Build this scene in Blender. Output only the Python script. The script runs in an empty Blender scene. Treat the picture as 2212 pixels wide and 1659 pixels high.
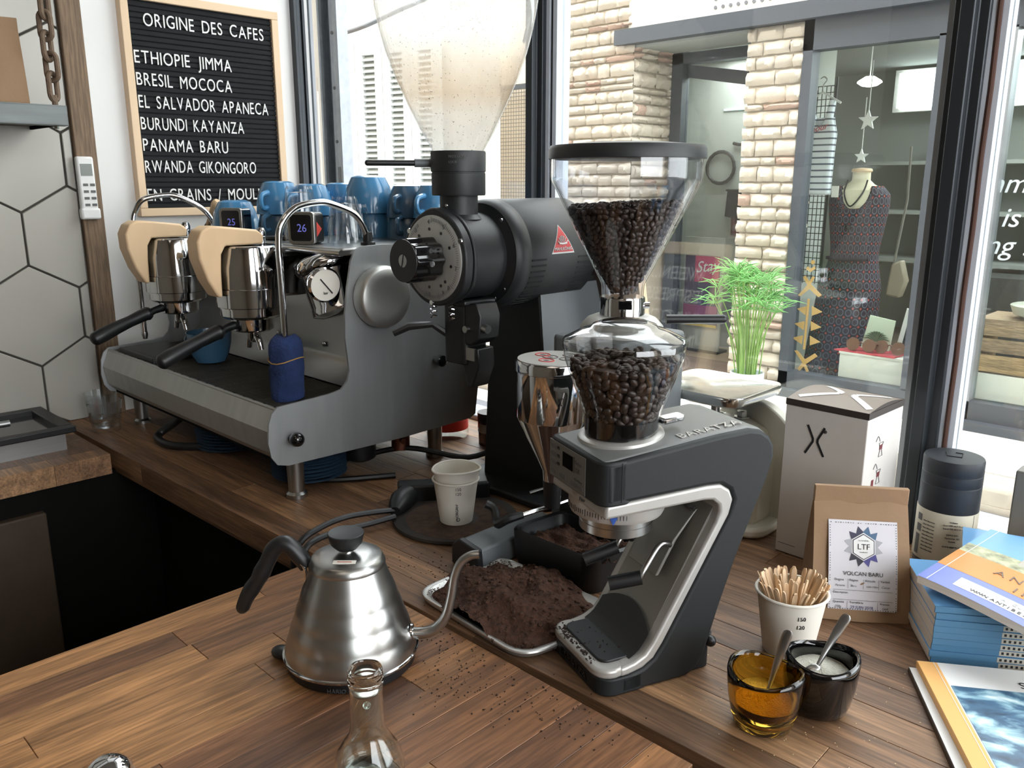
import bpy, math, random
from math import sin, cos, pi, radians, sqrt
from mathutils import Vector, Matrix
random.seed(7)
S = bpy.context.scene
COL = S.collection

# ---------------------------------------------------------------- camera
YAW, PITCH = radians(44.5), radians(13.6)
h = Vector((-sin(YAW), cos(YAW), 0))
FWD = h * cos(PITCH) - Vector((0, 0, 1)) * sin(PITCH)
RGT = Vector((cos(YAW), sin(YAW), 0))
UPV = RGT.cross(FWD)
cam = bpy.data.cameras.new('camera')
cam.sensor_fit = 'HORIZONTAL'; cam.sensor_width = 36.0
cam.lens = 36.0 * 1790.0 / 2212.0
cam.clip_start = 0.02; cam.clip_end = 200
co = bpy.data.objects.new('camera', cam); COL.objects.link(co)
M = Matrix((RGT, UPV, -FWD)).transposed().to_4x4(); M.translation = (0, 0, 1.40)
co.matrix_world = M
S.camera = co

# ---------------------------------------------------------------- world, sun, area lights, exposure
W = bpy.data.worlds.new('sky'); S.world = W; W.use_nodes = True
bg = W.node_tree.nodes['Background']
bg.inputs[0].default_value = (0.94, 0.97, 1.0, 1); bg.inputs[1].default_value = 7.0     # bright overcast sky
S.view_settings.view_transform = 'Standard'; S.view_settings.look = 'None'
S.view_settings.gamma = 1.0; S.view_settings.use_curve_mapping = False
S.view_settings.exposure = 0.25
S.cycles.use_denoising = True
S.cycles.transparent_max_bounces = 24
S.cycles.max_bounces = 10; S.cycles.diffuse_bounces = 4; S.cycles.glossy_bounces = 5; S.cycles.transmission_bounces = 10
S.cycles.caustics_reflective = False; S.cycles.caustics_refractive = False
S.cycles.sample_clamp_indirect = 6.0

def area(name, loc, target, sx, sy, power, color, portal=False):
    l = bpy.data.lights.new(name, 'AREA'); l.shape = 'RECTANGLE'; l.size = sx; l.size_y = sy
    l.energy = power; l.color = color
    o = bpy.data.objects.new(name, l); COL.objects.link(o); o.location = loc
    d = Vector(target) - Vector(loc)
    o.rotation_euler = d.to_track_quat('-Z', 'Y').to_euler()
    if portal: l.cycles.is_portal = True
    return o
# portals: where the sky enters through the shop window
area('window_portal', (-0.2, 1.26, 1.75), (-0.2, 0.0, 1.75), 3.3, 1.75, 1, (1, 1, 1), True)
# the cafe's own ceiling lamps, behind the camera and over the counter
area('ceiling_lamp_bar', (-0.7, -0.3, 2.72), (-0.7, -0.3, 0), 1.0, 0.35, 1.2, (1.0, 0.84, 0.66))
area('ceiling_lamp_room', (0.8, -1.2, 2.72), (0.8, -1.2, 0), 1.2, 1.2, 5, (1.0, 0.88, 0.74))

# ---------------------------------------------------------------- helpers
OFF = {}
class MB:
    def __init__(s): s.v = []; s.f = []; s.u = []
    def add(s, vs, fs):
        b = len(s.v); s.v += [tuple(p) for p in vs]; s.f += [tuple(i + b for i in f) for f in fs]; return s
    def box(s, x0, x1, y0, y1, z0, z1):
        return s.add([(x0,y0,z0),(x1,y0,z0),(x1,y1,z0),(x0,y1,z0),(x0,y0,z1),(x1,y0,z1),(x1,y1,z1),(x0,y1,z1)],
                     [(0,3,2,1),(4,5,6,7),(0,1,5,4),(1,2,6,5),(2,3,7,6),(3,0,4,7)])
    def obox(s, c, ax, ay, az):
        c, ax, ay, az = Vector(c), Vector(ax), Vector(ay), Vector(az)
        vs = [c+ax*i+ay*j+az*k for k in (-1,1) for i,j in ((-1,-1),(1,-1),(1,1),(-1,1))]
        return s.add(vs, [(0,3,2,1),(4,5,6,7),(0,1,5,4),(1,2,6,5),(2,3,7,6),(3,0,4,7)])
    def rings(s, rs, cap0=True, cap1=True, closed=False):
        n = len(rs[0]); b = len(s.v)
        for r in rs: s.v += [tuple(p) for p in r]
        m = len(rs)
        for i in range(m if closed else m-1):
            i2 = (i+1) % m
            for j in range(n):
                j2 = (j+1) % n
                s.f.append((b+i*n+j, b+i*n+j2, b+i2*n+j2, b+i2*n+j))
        if not closed:
            if cap0: s.f.append(tuple(b+j for j in reversed(range(n))))
            if cap1: s.f.append(tuple(b+(m-1)*n+j for j in range(n)))
        return s
    def lathe(s, prof, c=(0,0,0), axis=(0,0,1), n=40, caps=True, a0=0.0):
        c = Vector(c); w = Vector(axis).normalized()
        t = Vector((1,0,0)) if abs(w.x) < .9 else Vector((0,1,0))
        e1 = (t - w*t.dot(w)).normalized(); e2 = w.cross(e1)
        rs = [[c + w*z + (e1*cos(a0+2*pi*j/n) + e2*sin(a0+2*pi*j/n))*max(r,1e-5) for j in range(n)] for r, z in prof]
        return s.rings(rs, caps, caps)
    def cyl(s, p0, p1, r0, r1=None, n=20, caps=True):
        p0, p1 = Vector(p0), Vector(p1)
        return s.lathe([(r0,0),(r0 if r1 is None else r1,(p1-p0).length)], p0, p1-p0, n, caps)
    def tube(s, pts, r, n=10, sm=0, caps=True):
        pts = [Vector(p) for p in pts]
        rr = list(r) if isinstance(r, (list, tuple)) else [r]*len(pts)
        if sm:
            q, qr = [], []
            for i in range(len(pts)-1):
                a = pts[max(i-1,0)]; b_ = pts[i]; c = pts[i+1]; d = pts[min(i+2,len(pts)-1)]
                for k in range(sm):
                    t = k/sm
                    q.append(.5*((2*b_)+(c-a)*t+(2*a-5*b_+4*c-d)*t*t+(3*b_-a-3*c+d)*t**3)); qr.append(rr[i]*(1-t)+rr[i+1]*t)
            q.append(pts[-1]); qr.append(rr[-1]); pts, rr = q, qr
        rs = []; prev = None
        for i, p in enumerate(pts):
            d = (pts[min(i+1,len(pts)-1)] - pts[max(i-1,0)]).normalized()
            if prev is None:
                t = Vector((0,0,1)) if abs(d.z) < .9 else Vector((1,0,0))
                e = (t - d*t.dot(d)).normalized()
            else: e = (prev - d*prev.dot(d)).normalized()
            prev = e; g = d.cross(e)
            rs.append([p + (e*cos(2*pi*j/n)+g*sin(2*pi*j/n))*rr[i] for j in range(n)])
        return s.rings(rs, caps, caps)
    def prism(s, poly, fn, c0, c1):
        n = len(poly)
        vs = [fn(a, b, c0) for a, b in poly] + [fn(a, b, c1) for a, b in poly]
        return s.add(vs, [tuple(range(n-1,-1,-1)), tuple(range(n,2*n))] + [(i,(i+1)%n,n+(i+1)%n,n+i) for i in range(n)])
    def sph(s, c, r, sx=1, sy=1, sz=1, n=12, m=8, rot=None):
        c = Vector(c); b = len(s.v); R = rot or Matrix.Identity(3)
        for i in range(1, m):
            t = pi*i/m
            for j in range(n): s.v.append(tuple(c + R @ Vector((r*sx*sin(t)*cos(2*pi*j/n), r*sy*sin(t)*sin(2*pi*j/n), r*sz*cos(t)))))
        s.v.append(tuple(c + R @ Vector((0,0,r*sz)))); s.v.append(tuple(c - R @ Vector((0,0,r*sz))))
        T, B = b+(m-1)*n, b+(m-1)*n+1
        for i in range(m-2):
            for j in range(n):
                j2 = (j+1)%n; s.f.append((b+i*n+j, b+(i+1)*n+j, b+(i+1)*n+j2, b+i*n+j2))
        for j in range(n):
            j2 = (j+1)%n; s.f.append((T, b+j, b+j2)); s.f.append((B, b+(m-2)*n+j2, b+(m-2)*n+j))
        return s
    def grid(s, fn, nu, nv):
        b = len(s.v)
        for i in range(nu+1):
            for j in range(nv+1): s.v.append(tuple(fn(i/nu, j/nv)))
        for i in range(nu):
            for j in range(nv):
                a = b+i*(nv+1)+j; s.f.append((a, a+nv+1, a+nv+2, a+1))
        return s
    def mesh(s, name, off=(0,0,0), angle=40):
        me = bpy.data.meshes.new(name); o = Vector(off)
        me.from_pydata([tuple(Vector(p)-o) for p in s.v], [], s.f); me.update()
        if angle:
            me.polygons.foreach_set('use_smooth', [True]*len(me.polygons))
            me.set_sharp_from_angle(angle=radians(angle))
        return me

def tag(o, label=None, cat=None, group=None, kind=None):
    if label: o['label'] = label
    if cat: o['category'] = cat
    if group: o['group'] = group
    if kind: o['kind'] = kind
    return o
def thing(name, label, cat, loc=(0,0,0), rz=0, group=None, local=False, rot=None):
    o = bpy.data.objects.new(name, None); COL.objects.link(o); o.location = loc
    o.empty_display_size = .02
    o.rotation_euler = rot if rot else (0,0,rz)
    OFF[o] = Vector((0,0,0)) if local else Vector(loc)
    return tag(o, label, cat, group)
def part(name, mb, mat, parent=None, bevel=0, seg=2, angle=40, label=None, kind=None, sub=0):
    off = OFF.get(parent, Vector((0,0,0)))
    me = mb if isinstance(mb, bpy.types.Mesh) else mb.mesh(name, off, angle)
    o = bpy.data.objects.new(name, me); COL.objects.link(o)
    if mat is not None and not me.materials: me.materials.append(mat)
    if parent is not None: o.parent = parent; OFF[o] = off
    if bevel:
        b = o.modifiers.new('bevel', 'BEVEL'); b.width = bevel; b.segments = seg; b.limit_method = 'ANGLE'; b.angle_limit = radians(35)
    if sub:
        q = o.modifiers.new('subdiv', 'SUBSURF'); q.levels = q.render_levels = sub
    if label: o['label'] = label
    if kind: o['kind'] = kind
    return o
def solo(name, mb, mat, label, cat, group=None, loc=None, **k):
    o = part(name, mb, mat, None, **k); return tag(o, label, cat, group)
def struct(name, mb, mat, label=None, **k):
    o = part(name, mb, mat, None, **k); o['kind'] = 'structure'
    if label: o['label'] = label
    return o
def copy_tree(o, parent=None):
    c = o.copy(); COL.objects.link(c); c.parent = parent
    for ch in list(o.children): copy_tree(ch, c)
    return c
_tc = {}
def txt_mesh(s, size, ext=.0003, align='LEFT', shear=0, spacing=1.0):
    k = (s, size, ext, align, shear, spacing)
    if k in _tc: return _tc[k].copy()
    c = bpy.data.curves.new('lettering', 'FONT'); c.body = s; c.size = size; c.extrude = ext; c.align_x = align
    c.shear = shear; c.space_character = spacing; c.resolution_u = 4
    o = bpy.data.objects.new('lettering', c); COL.objects.link(o)
    bpy.context.view_layer.update()
    me = bpy.data.meshes.new_from_object(o)
    bpy.data.objects.remove(o); bpy.data.curves.remove(c)
    me.materials.clear(); _tc[k] = me
    return me.copy()
def txt(s, size, mat, parent, org, xd, yd, ext=.0003, align='LEFT', name='lettering', shear=0, spacing=1.0, kind=None):
    me = txt_mesh(s, size, ext, align, shear, spacing)
    xd = Vector(xd).normalized(); yd = Vector(yd); yd = (yd - xd*yd.dot(xd)).normalized(); zd = xd.cross(yd)
    T = Matrix((xd, yd, zd)).transposed().to_4x4(); T.translation = Vector(org) - OFF.get(parent, Vector((0,0,0)))
    me.transform(T); me.materials.append(mat)
    return part(name, me, None, parent, kind=kind)
def rr(x0, x1, y0, y1, r, n=5):
    out = []
    for cx, cy, a in ((x1-r,y1-r,0),(x0+r,y1-r,90),(x0+r,y0+r,180),(x1-r,y0+r,270)):
        for k in range(n+1):
            t = radians(a + 90*k/n); out.append((cx+r*cos(t), cy+r*sin(t)))
    return out
XYZ = lambda a, b, c: (a, b, c)
YZX = lambda a, b, c: (c, a, b)      # poly in (y,z), extruded along x
XZY = lambda a, b, c: (a, c, b)      # poly in (x,z), extruded along y

# ---------------------------------------------------------------- materials
def srgb(r, g, b):
    f = lambda c: (c/255/12.92) if c/255 <= .04045 else ((c/255+.055)/1.055)**2.4
    return (f(r), f(g), f(b), 1)
def nt(name):
    m = bpy.data.materials.new(name); m.use_nodes = True
    t = m.node_tree; return m, t, t.nodes['Principled BSDF'], t.nodes['Material Output']
def mat(name, col, rough=.5, metal=0, var=0.0, vscale=20, bump=0, bscale=200, stretch=None, coat=0, spec=.5, emit=0, rnd=0, sss=0, rvar=0):
    m, t, p, o = nt(name); c = srgb(*col)
    p.inputs['Base Color'].default_value = c; p.inputs['Roughness'].default_value = rough; p.inputs['Metallic'].default_value = metal
    p.inputs['Specular IOR Level'].default_value = spec; p.inputs['Coat Weight'].default_value = coat
    if sss: p.inputs['Subsurface Weight'].default_value = sss; p.inputs['Subsurface Radius'].default_value = (.01,.006,.004)
    if emit: p.inputs['Emission Color'].default_value = c; p.inputs['Emission Strength'].default_value = emit
    tc = t.nodes.new('ShaderNodeTexCoord'); mp = t.nodes.new('ShaderNodeMapping'); t.links.new(tc.outputs['Object'], mp.inputs[0])
    if stretch: mp.inputs['Scale'].default_value = stretch
    if var or rvar:
        nz = t.nodes.new('ShaderNodeTexNoise'); nz.inputs['Scale'].default_value = vscale; nz.inputs['Detail'].default_value = 6
        t.links.new(mp.outputs[0], nz.inputs['Vector'])
        if var:
            hs = t.nodes.new('ShaderNodeHueSaturation'); hs.inputs['Color'].default_value = c
            mr = t.nodes.new('ShaderNodeMapRange'); mr.inputs[1].default_value = .3; mr.inputs[2].default_value = .7
            mr.inputs[3].default_value = 1-var; mr.inputs[4].default_value = 1+var
            t.links.new(nz.outputs[0], mr.inputs[0])
            if rnd:
                oi = t.nodes.new('ShaderNodeObjectInfo'); ma = t.nodes.new('ShaderNodeMath'); ma.operation = 'MULTIPLY_ADD'
                ma.inputs[1].default_value = 2*rnd; t.links.new(oi.outputs['Random'], ma.inputs[0])
                sub = t.nodes.new('ShaderNodeMath'); sub.operation = 'SUBTRACT'; sub.inputs[1].default_value = rnd
                t.links.new(mr.outputs[0], sub.inputs[0]); t.links.new(sub.outputs[0], ma.inputs[2]); t.links.new(ma.outputs[0], hs.inputs['Value'])
            else: t.links.new(mr.outputs[0], hs.inputs['Value'])
            t.links.new(hs.outputs[0], p.inputs['Base Color'])
        if rvar:
            m2 = t.nodes.new('ShaderNodeMapRange'); m2.inputs[1].default_value = .3; m2.inputs[2].default_value = .7
            m2.inputs[3].default_value = max(.02, rough-rvar); m2.inputs[4].default_value = rough+rvar
            t.links.new(nz.outputs[0], m2.inputs[0]); t.links.new(m2.outputs[0], p.inputs['Roughness'])
    if bump:
        nb = t.nodes.new('ShaderNodeTexNoise'); nb.inputs['Scale'].default_value = bscale; nb.inputs['Detail'].default_value = 4
        t.links.new(mp.outputs[0], nb.inputs['Vector'])
        bu = t.nodes.new('ShaderNodeBump'); bu.inputs['Strength'].default_value = bump; bu.inputs['Distance'].default_value = .002
        t.links.new(nb.outputs[0], bu.inputs['Height']); t.links.new(bu.outputs[0], p.inputs['Normal'])
    return m
def thin_glass(name, tint=(1,1,1), ior=1.45, gain=1.0, rough=0.01, dirt=0, dirtcol=(200,190,175), dscale=60):
    m, t, p, o = nt(name); t.nodes.remove(p)
    tr = t.nodes.new('ShaderNodeBsdfTransparent'); tr.inputs[0].default_value = (*tint, 1)
    gl = t.nodes.new('ShaderNodeBsdfGlossy'); gl.inputs['Roughness'].default_value = rough
    lw = t.nodes.new('ShaderNodeLayerWeight'); lw.inputs['Blend'].default_value = .5      # Schlick, the same from both sides of a thin sheet
    pw = t.nodes.new('ShaderNodeMath'); pw.operation = 'POWER'; pw.inputs[1].default_value = 5; t.links.new(lw.outputs['Facing'], pw.inputs[0])
    f0 = ((ior-1)/(ior+1))**2
    fr = t.nodes.new('ShaderNodeMath'); fr.operation = 'MULTIPLY_ADD'; fr.inputs[1].default_value = 1-f0; fr.inputs[2].default_value = f0; t.links.new(pw.outputs[0], fr.inputs[0])
    mu = t.nodes.new('ShaderNodeMath'); mu.operation = 'MULTIPLY'; mu.inputs[1].default_value = gain; mu.use_clamp = True
    t.links.new(fr.outputs[0], mu.inputs[0])
    mx = t.nodes.new('ShaderNodeMixShader'); t.links.new(mu.outputs[0], mx.inputs[0]); t.links.new(tr.outputs[0], mx.inputs[1]); t.links.new(gl.outputs[0], mx.inputs[2])
    out = mx
    if dirt:
        df = t.nodes.new('ShaderNodeBsdfTranslucent'); df.inputs[0].default_value = srgb(*dirtcol)
        d2 = t.nodes.new('ShaderNodeBsdfDiffuse'); d2.inputs[0].default_value = srgb(*dirtcol)
        md = t.nodes.new('ShaderNodeMixShader'); md.inputs[0].default_value = .5; t.links.new(df.outputs[0], md.inputs[1]); t.links.new(d2.outputs[0], md.inputs[2])
        m3 = t.nodes.new('ShaderNodeMixShader'); m3.inputs[0].default_value = dirt
        t.links.new(mx.outputs[0], m3.inputs[1]); t.links.new(md.outputs[0], m3.inputs[2]); out = m3
        m.node_tree.nodes.new('ShaderNodeTexCoord')
    t.links.new(out.outputs[0], o.inputs[0]); return m
def real_glass(name, col=(1,1,1), rough=0.0, ior=1.5):
    m, t, p, o = nt(name)
    p.inputs['Base Color'].default_value = (*col,1); p.inputs['Transmission Weight'].default_value = 1; p.inputs['Roughness'].default_value = rough; p.inputs['IOR'].default_value = ior
    return m
def wood(name, cols, along='y', rough=.42, rnd=True, grain=1.0, coat=.0):
    """stave wood: each object gets its own tone from a ramp and its own patch of grain"""
    m, t, p, o = nt(name); N = t.nodes.new; L = t.links.new
    tc = N('ShaderNodeTexCoord'); oi = N('ShaderNodeObjectInfo')
    mp = N('ShaderNodeMapping'); L(tc.outputs['Object'], mp.inputs[0])
    mul = N('ShaderNodeVectorMath'); mul.operation = 'SCALE'; mul.inputs[0].default_value = (37.0, 53.0, 11.0); L(oi.outputs['Random'], mul.inputs['Scale'])
    if rnd: L(mul.outputs[0], mp.inputs['Location'])
    mp.inputs['Scale'].default_value = {'y': (26,1.6,26), 'x': (1.6,26,26), 'z': (26,26,1.6)}[along]
    n1 = N('ShaderNodeTexNoise'); n1.inputs['Scale'].default_value = 2.2; n1.inputs['Detail'].default_value = 5; n1.inputs['Distortion'].default_value = .6; L(mp.outputs[0], n1.inputs['Vector'])
    n2 = N('ShaderNodeTexNoise'); n2.inputs['Scale'].default_value = 12; n2.inputs['Detail'].default_value = 3; L(mp.outputs[0], n2.inputs['Vector'])
    ra = N('ShaderNodeValToRGB'); cr = ra.color_ramp
    while len(cr.elements) < len(cols): cr.elements.new(.5)
    for i, c in enumerate(cols):
        cr.elements[i].position = i/(len(cols)-1); cr.elements[i].color = srgb(*c)
    L(oi.outputs['Random'], ra.inputs[0])
    if not rnd: ra.inputs[0].default_value = .5
    h1 = N('ShaderNodeHueSaturation'); L(ra.outputs[0], h1.inputs['Color'])
    a = N('ShaderNodeMapRange'); a.inputs[1].default_value = .3; a.inputs[2].default_value = .72; a.inputs[3].default_value = 1-.48*grain; a.inputs[4].default_value = 1+.36*grain; L(n1.outputs[0], a.inputs[0])
    b = N('ShaderNodeMapRange'); b.inputs[1].default_value = .38; b.inputs[2].default_value = .62; b.inputs[3].default_value = .66; b.inputs[4].default_value = 1.12; L(n2.outputs[0], b.inputs[0])
    c2 = N('ShaderNodeMath'); c2.operation = 'MULTIPLY'; L(a.outputs[0], c2.inputs[0]); L(b.outputs[0], c2.inputs[1]); L(c2.outputs[0], h1.inputs['Value'])
    L(h1.outputs[0], p.inputs['Base Color'])
    r2 = N('ShaderNodeMapRange'); r2.inputs[3].default_value = rough-.08; r2.inputs[4].default_value = rough+.12; L(n1.outputs[0], r2.inputs[0]); L(r2.outputs[0], p.inputs['Roughness'])
    bu = N('ShaderNodeBump'); bu.inputs['Strength'].default_value = .12; bu.inputs['Distance'].default_value = .001; L(n2.outputs[0], bu.inputs['Height']); L(bu.outputs[0], p.inputs['Normal'])
    p.inputs['Coat Weight'].default_value = coat
    return m

m_white = mat('white_paint', (232,232,230), .7, var=.03, vscale=3, bump=.05, bscale=120)
m_tile = mat('hex_tile', (176,173,164), .22, var=.04, vscale=5)
m_grout = mat('tile_grout', (70,66,60), .9)
m_pillar = wood('old_trim_wood', [(112,92,72),(128,106,84)], 'z', .7, False, .5)
m_table = wood('table_staves', [(102,70,50),(134,92,61),(154,109,71),(174,127,82),(124,85,58),(164,118,76),(186,138,88),(112,78,56)], 'y', .47)
m_counter = wood('counter_staves', [(110,82,60),(136,101,73),(160,121,87),(124,92,67),(174,134,97),(118,88,65),(150,113,82)], 'x', .48)
m_dark = mat('dark_cabinet', (22,22,21), .95, var=.1, vscale=6, spec=.1)
m_brownpanel = mat('worn_brown_panel', (72,58,45), .65, var=.18, vscale=9)
m_floor = mat('floor_dark', (34,31,28), .6, var=.15, vscale=4)
m_frame = mat('window_steel_dark', (58,62,66), .42, .55, var=.06, vscale=8)
m_frame_l = mat('window_steel_light', (150,154,158), .4, .5, var=.08, vscale=10)
m_galv = mat('galvanised_steel', (150,156,164), .45, .6, var=.12, vscale=60)
m_rubber = mat('brown_seal', (86,58,48), .7, var=.1)
m_caulk = mat('white_caulk', (205,212,222), .6, var=.05, bump=.2, bscale=80)
m_pane = thin_glass('window_glass', (.97,.985,.98), 1.5, 1.7)
m_steel = mat('brushed_steel', (176,178,178), .34, 1, var=.05, vscale=14, stretch=(1,1,12))
m_steel_s = mat('satin_steel', (172,172,170), .3, 1, var=.03, vscale=8, rvar=.02)
m_chrome = mat('chrome', (205,206,208), .07, 1, rvar=.02, vscale=12)
m_alu = mat('brushed_aluminium', (184,184,180), .5, .7, var=.06, vscale=10, stretch=(6,1,1))
m_black = mat('black_plastic', (22,23,25), .42, var=.06, vscale=30)
m_black_g = mat('gloss_black', (14,14,15), .12, coat=.4, rvar=.03)
m_black_m = mat('matte_black_powdercoat', (27,29,31), .5, var=.05, vscale=60, bump=.05, bscale=900)
m_grey_m = mat('grey_powdercoat', (98,103,106), .5, var=.05)
m_blue = mat('blue_glaze', (80,142,188), .16, coat=.3, var=.08, vscale=12)
m_bluedk = mat('blue_grey_glaze', (62,98,126), .22, coat=.3, var=.08, vscale=12)
m_cloth = mat('blue_cloth', (30,48,90), .95, var=.2, vscale=60, bump=.9, bscale=260)
m_maple = mat('pale_maple', (226,194,154), .48, var=.07, vscale=22, stretch=(1,1,.35))
m_frame_w = mat('light_oak_frame', (224,196,162), .5, var=.05, vscale=14, stretch=(1,.4,.4))
m_paper = mat('white_paper', (226,222,212), .8, var=.03, vscale=20)
m_print = mat('black_print', (24,24,26), .7, var=.02)
m_gprint = mat('grey_print', (98,98,98), .7, var=.02)
m_kraft = mat('kraft_paper', (152,123,94), .75, var=.07, vscale=14, bump=.15, bscale=160)
m_bean = mat('roasted_beans', (52,38,31), .42, var=.25, vscale=60)
m_ground = mat('ground_coffee', (66,40,26), .95, var=.4, vscale=220, bump=1.0, bscale=500)
m_crumb = mat('spilled_grounds', (40,25,18), .95, var=.3, vscale=300)
m_letter = mat('white_letter_plastic', (232,232,230), .5, var=.02)
m_felt = mat('black_felt', (26,28,31), .95, var=.1, vscale=120, bump=.3, bscale=800)
m_rust = mat('rusty_iron', (112,94,78), .75, .3, var=.2, vscale=60, bump=.6, bscale=220)
# ================================================================= ROOM SHELL
struct('floor', MB().box(-1.9, 1.7, -2.3, 1.16, -.05, 0), m_floor)
struct('ceiling', MB().box(-2.0, 1.8, -2.4, 1.3, 2.8, 2.9), mat('ceiling_paint', (128,120,110), .9))
struct('wall_back', MB().box(-2.0, 1.8, -2.4, -2.3, 0, 2.8), mat('warm_back_wall', (138,130,120), .8, var=.05, vscale=2))
wr = MB().box(1.7, 1.8, -2.3, 1.3, 0, 1.0).box(1.7, 1.8, -2.3, 1.3, 2.5, 2.8).box(1.7, 1.8, -2.3, -.7, 1.0, 2.5)
struct('wall_right', wr, mat('warm_side_wall', (140,126,110), .85))
wl = struct('wall_left', MB().box(-1.95, -1.824, -2.3, 1.165, 0, 2.8), m_white, label='white painted wall with hexagonal tiles over the left counter')
# grout bed and hexagonal tiles, one object each
part('grout_bed', MB().box(-1.8245, -1.8205, -.9, .606, .9, 2.3), m_grout, wl)
def clip(poly, a, b, c):          # keep a*y+b*z <= c
    out = []
    for i in range(len(poly)):
        p, q = poly[i], poly[(i+1) % len(poly)]
        dp, dq = a*p[0]+b*p[1]-c, a*q[0]+b*q[1]-c
        if dp <= 0: out.append(p)
        if dp*dq < 0:
            t = dp/(dp-dq); out.append((p[0]+(q[0]-p[0])*t, p[1]+(q[1]-p[1])*t))
    return out
hs = .101; hw = hs*sqrt(3)/2
for k in range(-3, 6):
    for j in range(-5, 2):
        cy = .412 + 2*hw*j + (0 if k % 2 == 0 else hw); cz = 1.2945 + 1.5*hs*k
        rad = hs - .0022
        poly = [(cy + rad*cos(radians(60*i+30)), cz + rad*sin(radians(60*i+30))) for i in range(6)]
        poly = clip(clip(clip(poly, 1, 0, .604), 0, -1, -.921), -1, 0, .55)
        if len(poly) < 3: continue
        dx = random.uniform(0, .0006)
        part('hex_tile', MB().prism(poly, YZX, -1.8205, -1.8150-dx), m_tile, wl, bevel=.0012, seg=1)
struct('trim_1', MB().box(-1.824, -1.806, .607, .648, .92, 2.8), m_pillar, label='worn wooden trim post between tiles and white wall', bevel=.002)

# ---- shop window: steel frames and panes (plane y = 1.17)
wf = MB().box(-1.95, 1.7, 1.16, 1.30, 0, .885)
struct('wall_front', wf, m_white)
struct('wall_front_lintel', MB().box(-1.95, 1.7, 1.13, 1.30, 2.62, 2.8), m_white)
w1 = struct('window_1', MB().box(-1.80, -1.086, 1.165, 1.170, .93, 2.62), m_pane, label='left window bay looking out on white louvred shutters', angle=0)
j = MB().box(-1.824, -1.806, 1.118, 1.126, .93, 2.62).box(-1.824, -1.812, 1.126, 1.140, .93, 2.62).box(-1.824, -1.807, 1.140, 1.147, .93, 2.62)
part('window_frame', j, m_frame, w1, bevel=.001)
part('white_bead', MB().box(-1.824, -1.808, 1.147, 1.155, .93, 2.62), m_white, w1)
part('window_frame', MB().box(-1.824, -1.809, 1.155, 1.161, .93, 2.62), m_frame, w1)
part('window_frame', MB().box(-1.824, -1.810, 1.161, 1.170, .93, 2.62), m_frame_l, w1)
def mullion(parent, x0, x1, y0=1.128):
    wdt = x1-x0
    part('window_mullion', MB().prism([(x0,1.19),(x0,y0+.012),(x0+wdt*.22,y0+.012),(x0+wdt*.26,y0),(x0+wdt*.66,y0),(x0+wdt*.70,y0+.012),(x1,y0+.012),(x1,1.19)], XYZ, .92, 2.62), m_frame, parent, bevel=.0015)
mullion(w1, -1.086, -1.046)
part('white_bead', MB().box(-1.046, -1.038, 1.150, 1.185, .92, 2.62), m_caulk, w1)
part('seal', MB().box(-1.038, -1.030, 1.155, 1.185, .92, 2.62), m_frame, w1)
part('white_bead', MB().box(-1.030, -1.021, 1.150, 1.185, .92, 2.62), m_caulk, w1)
part('window_sill', MB().box(-1.80, -1.086, 1.135, 1.20, .885, .93), m_caulk, w1, bevel=.003)
w2 = struct('window_2', MB().box(-1.021, -.374, 1.165, 1.170, .93, 2.62), m_pane, label='middle window bay looking across to the stone shop front', angle=0)
mullion(w2, -.374, -.334)
part('glazing_edge', MB().box(-.383, -.374, 1.150, 1.185, .92, 2.62), m_frame_l, w2)
part('white_bead', MB().box(-.334, -.329, 1.148, 1.185, .92, 2.62), m_caulk, w2)
part('seal', MB().tube([(-.3255, 1.150, .92+i*.085+random.uniform(-.01,.01)) if i % 2 else (-.3262, 1.149, .92+i*.085) for i in range(21)], .0032, 8), m_rubber, w2)
part('white_bead', MB().box(-.3225, -.3165, 1.150, 1.185, .92, 2.62), m_caulk, w2)
part('window_sill', MB().box(-1.021, -.374, 1.135, 1.20, .885, .93), m_caulk, w2, bevel=.003)
w3 = struct('window_3', MB().box(-.3165, 1.6, 1.165, 1.170, .93, 2.62), m_pane, label='right window bay beyond the dark steel mullion', angle=0)
part('window_mullion', MB().box(-.236, -.19, 1.13, 1.16, .92, 1.055), mat('grey_stop_post', (128,126,120), .6), w3, bevel=.002)
part('window_sill', MB().box(-.3165, 1.6, 1.135, 1.20, .885, .928), m_caulk, w3, bevel=.003)
part('window_frame', MB().box(-.3165, 1.6, 1.155, 1.18, .928, .940), m_frame_l, w3, bevel=.002)

bw = struct('building_wall', MB().box(-9, -1.95, 1.0, 1.30, 0, 6.0), mat('street_side_render', (170,160,146), .9, var=.04, vscale=2), label='outer wall of the cafe building along the street')
part('upper_storey', MB().box(-1.95, 1.8, 1.16, 1.30, 2.82, 6.0).box(1.82, 8, 1.0, 1.30, 0, 6.0), bw.data.materials[0], bw)
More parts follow.
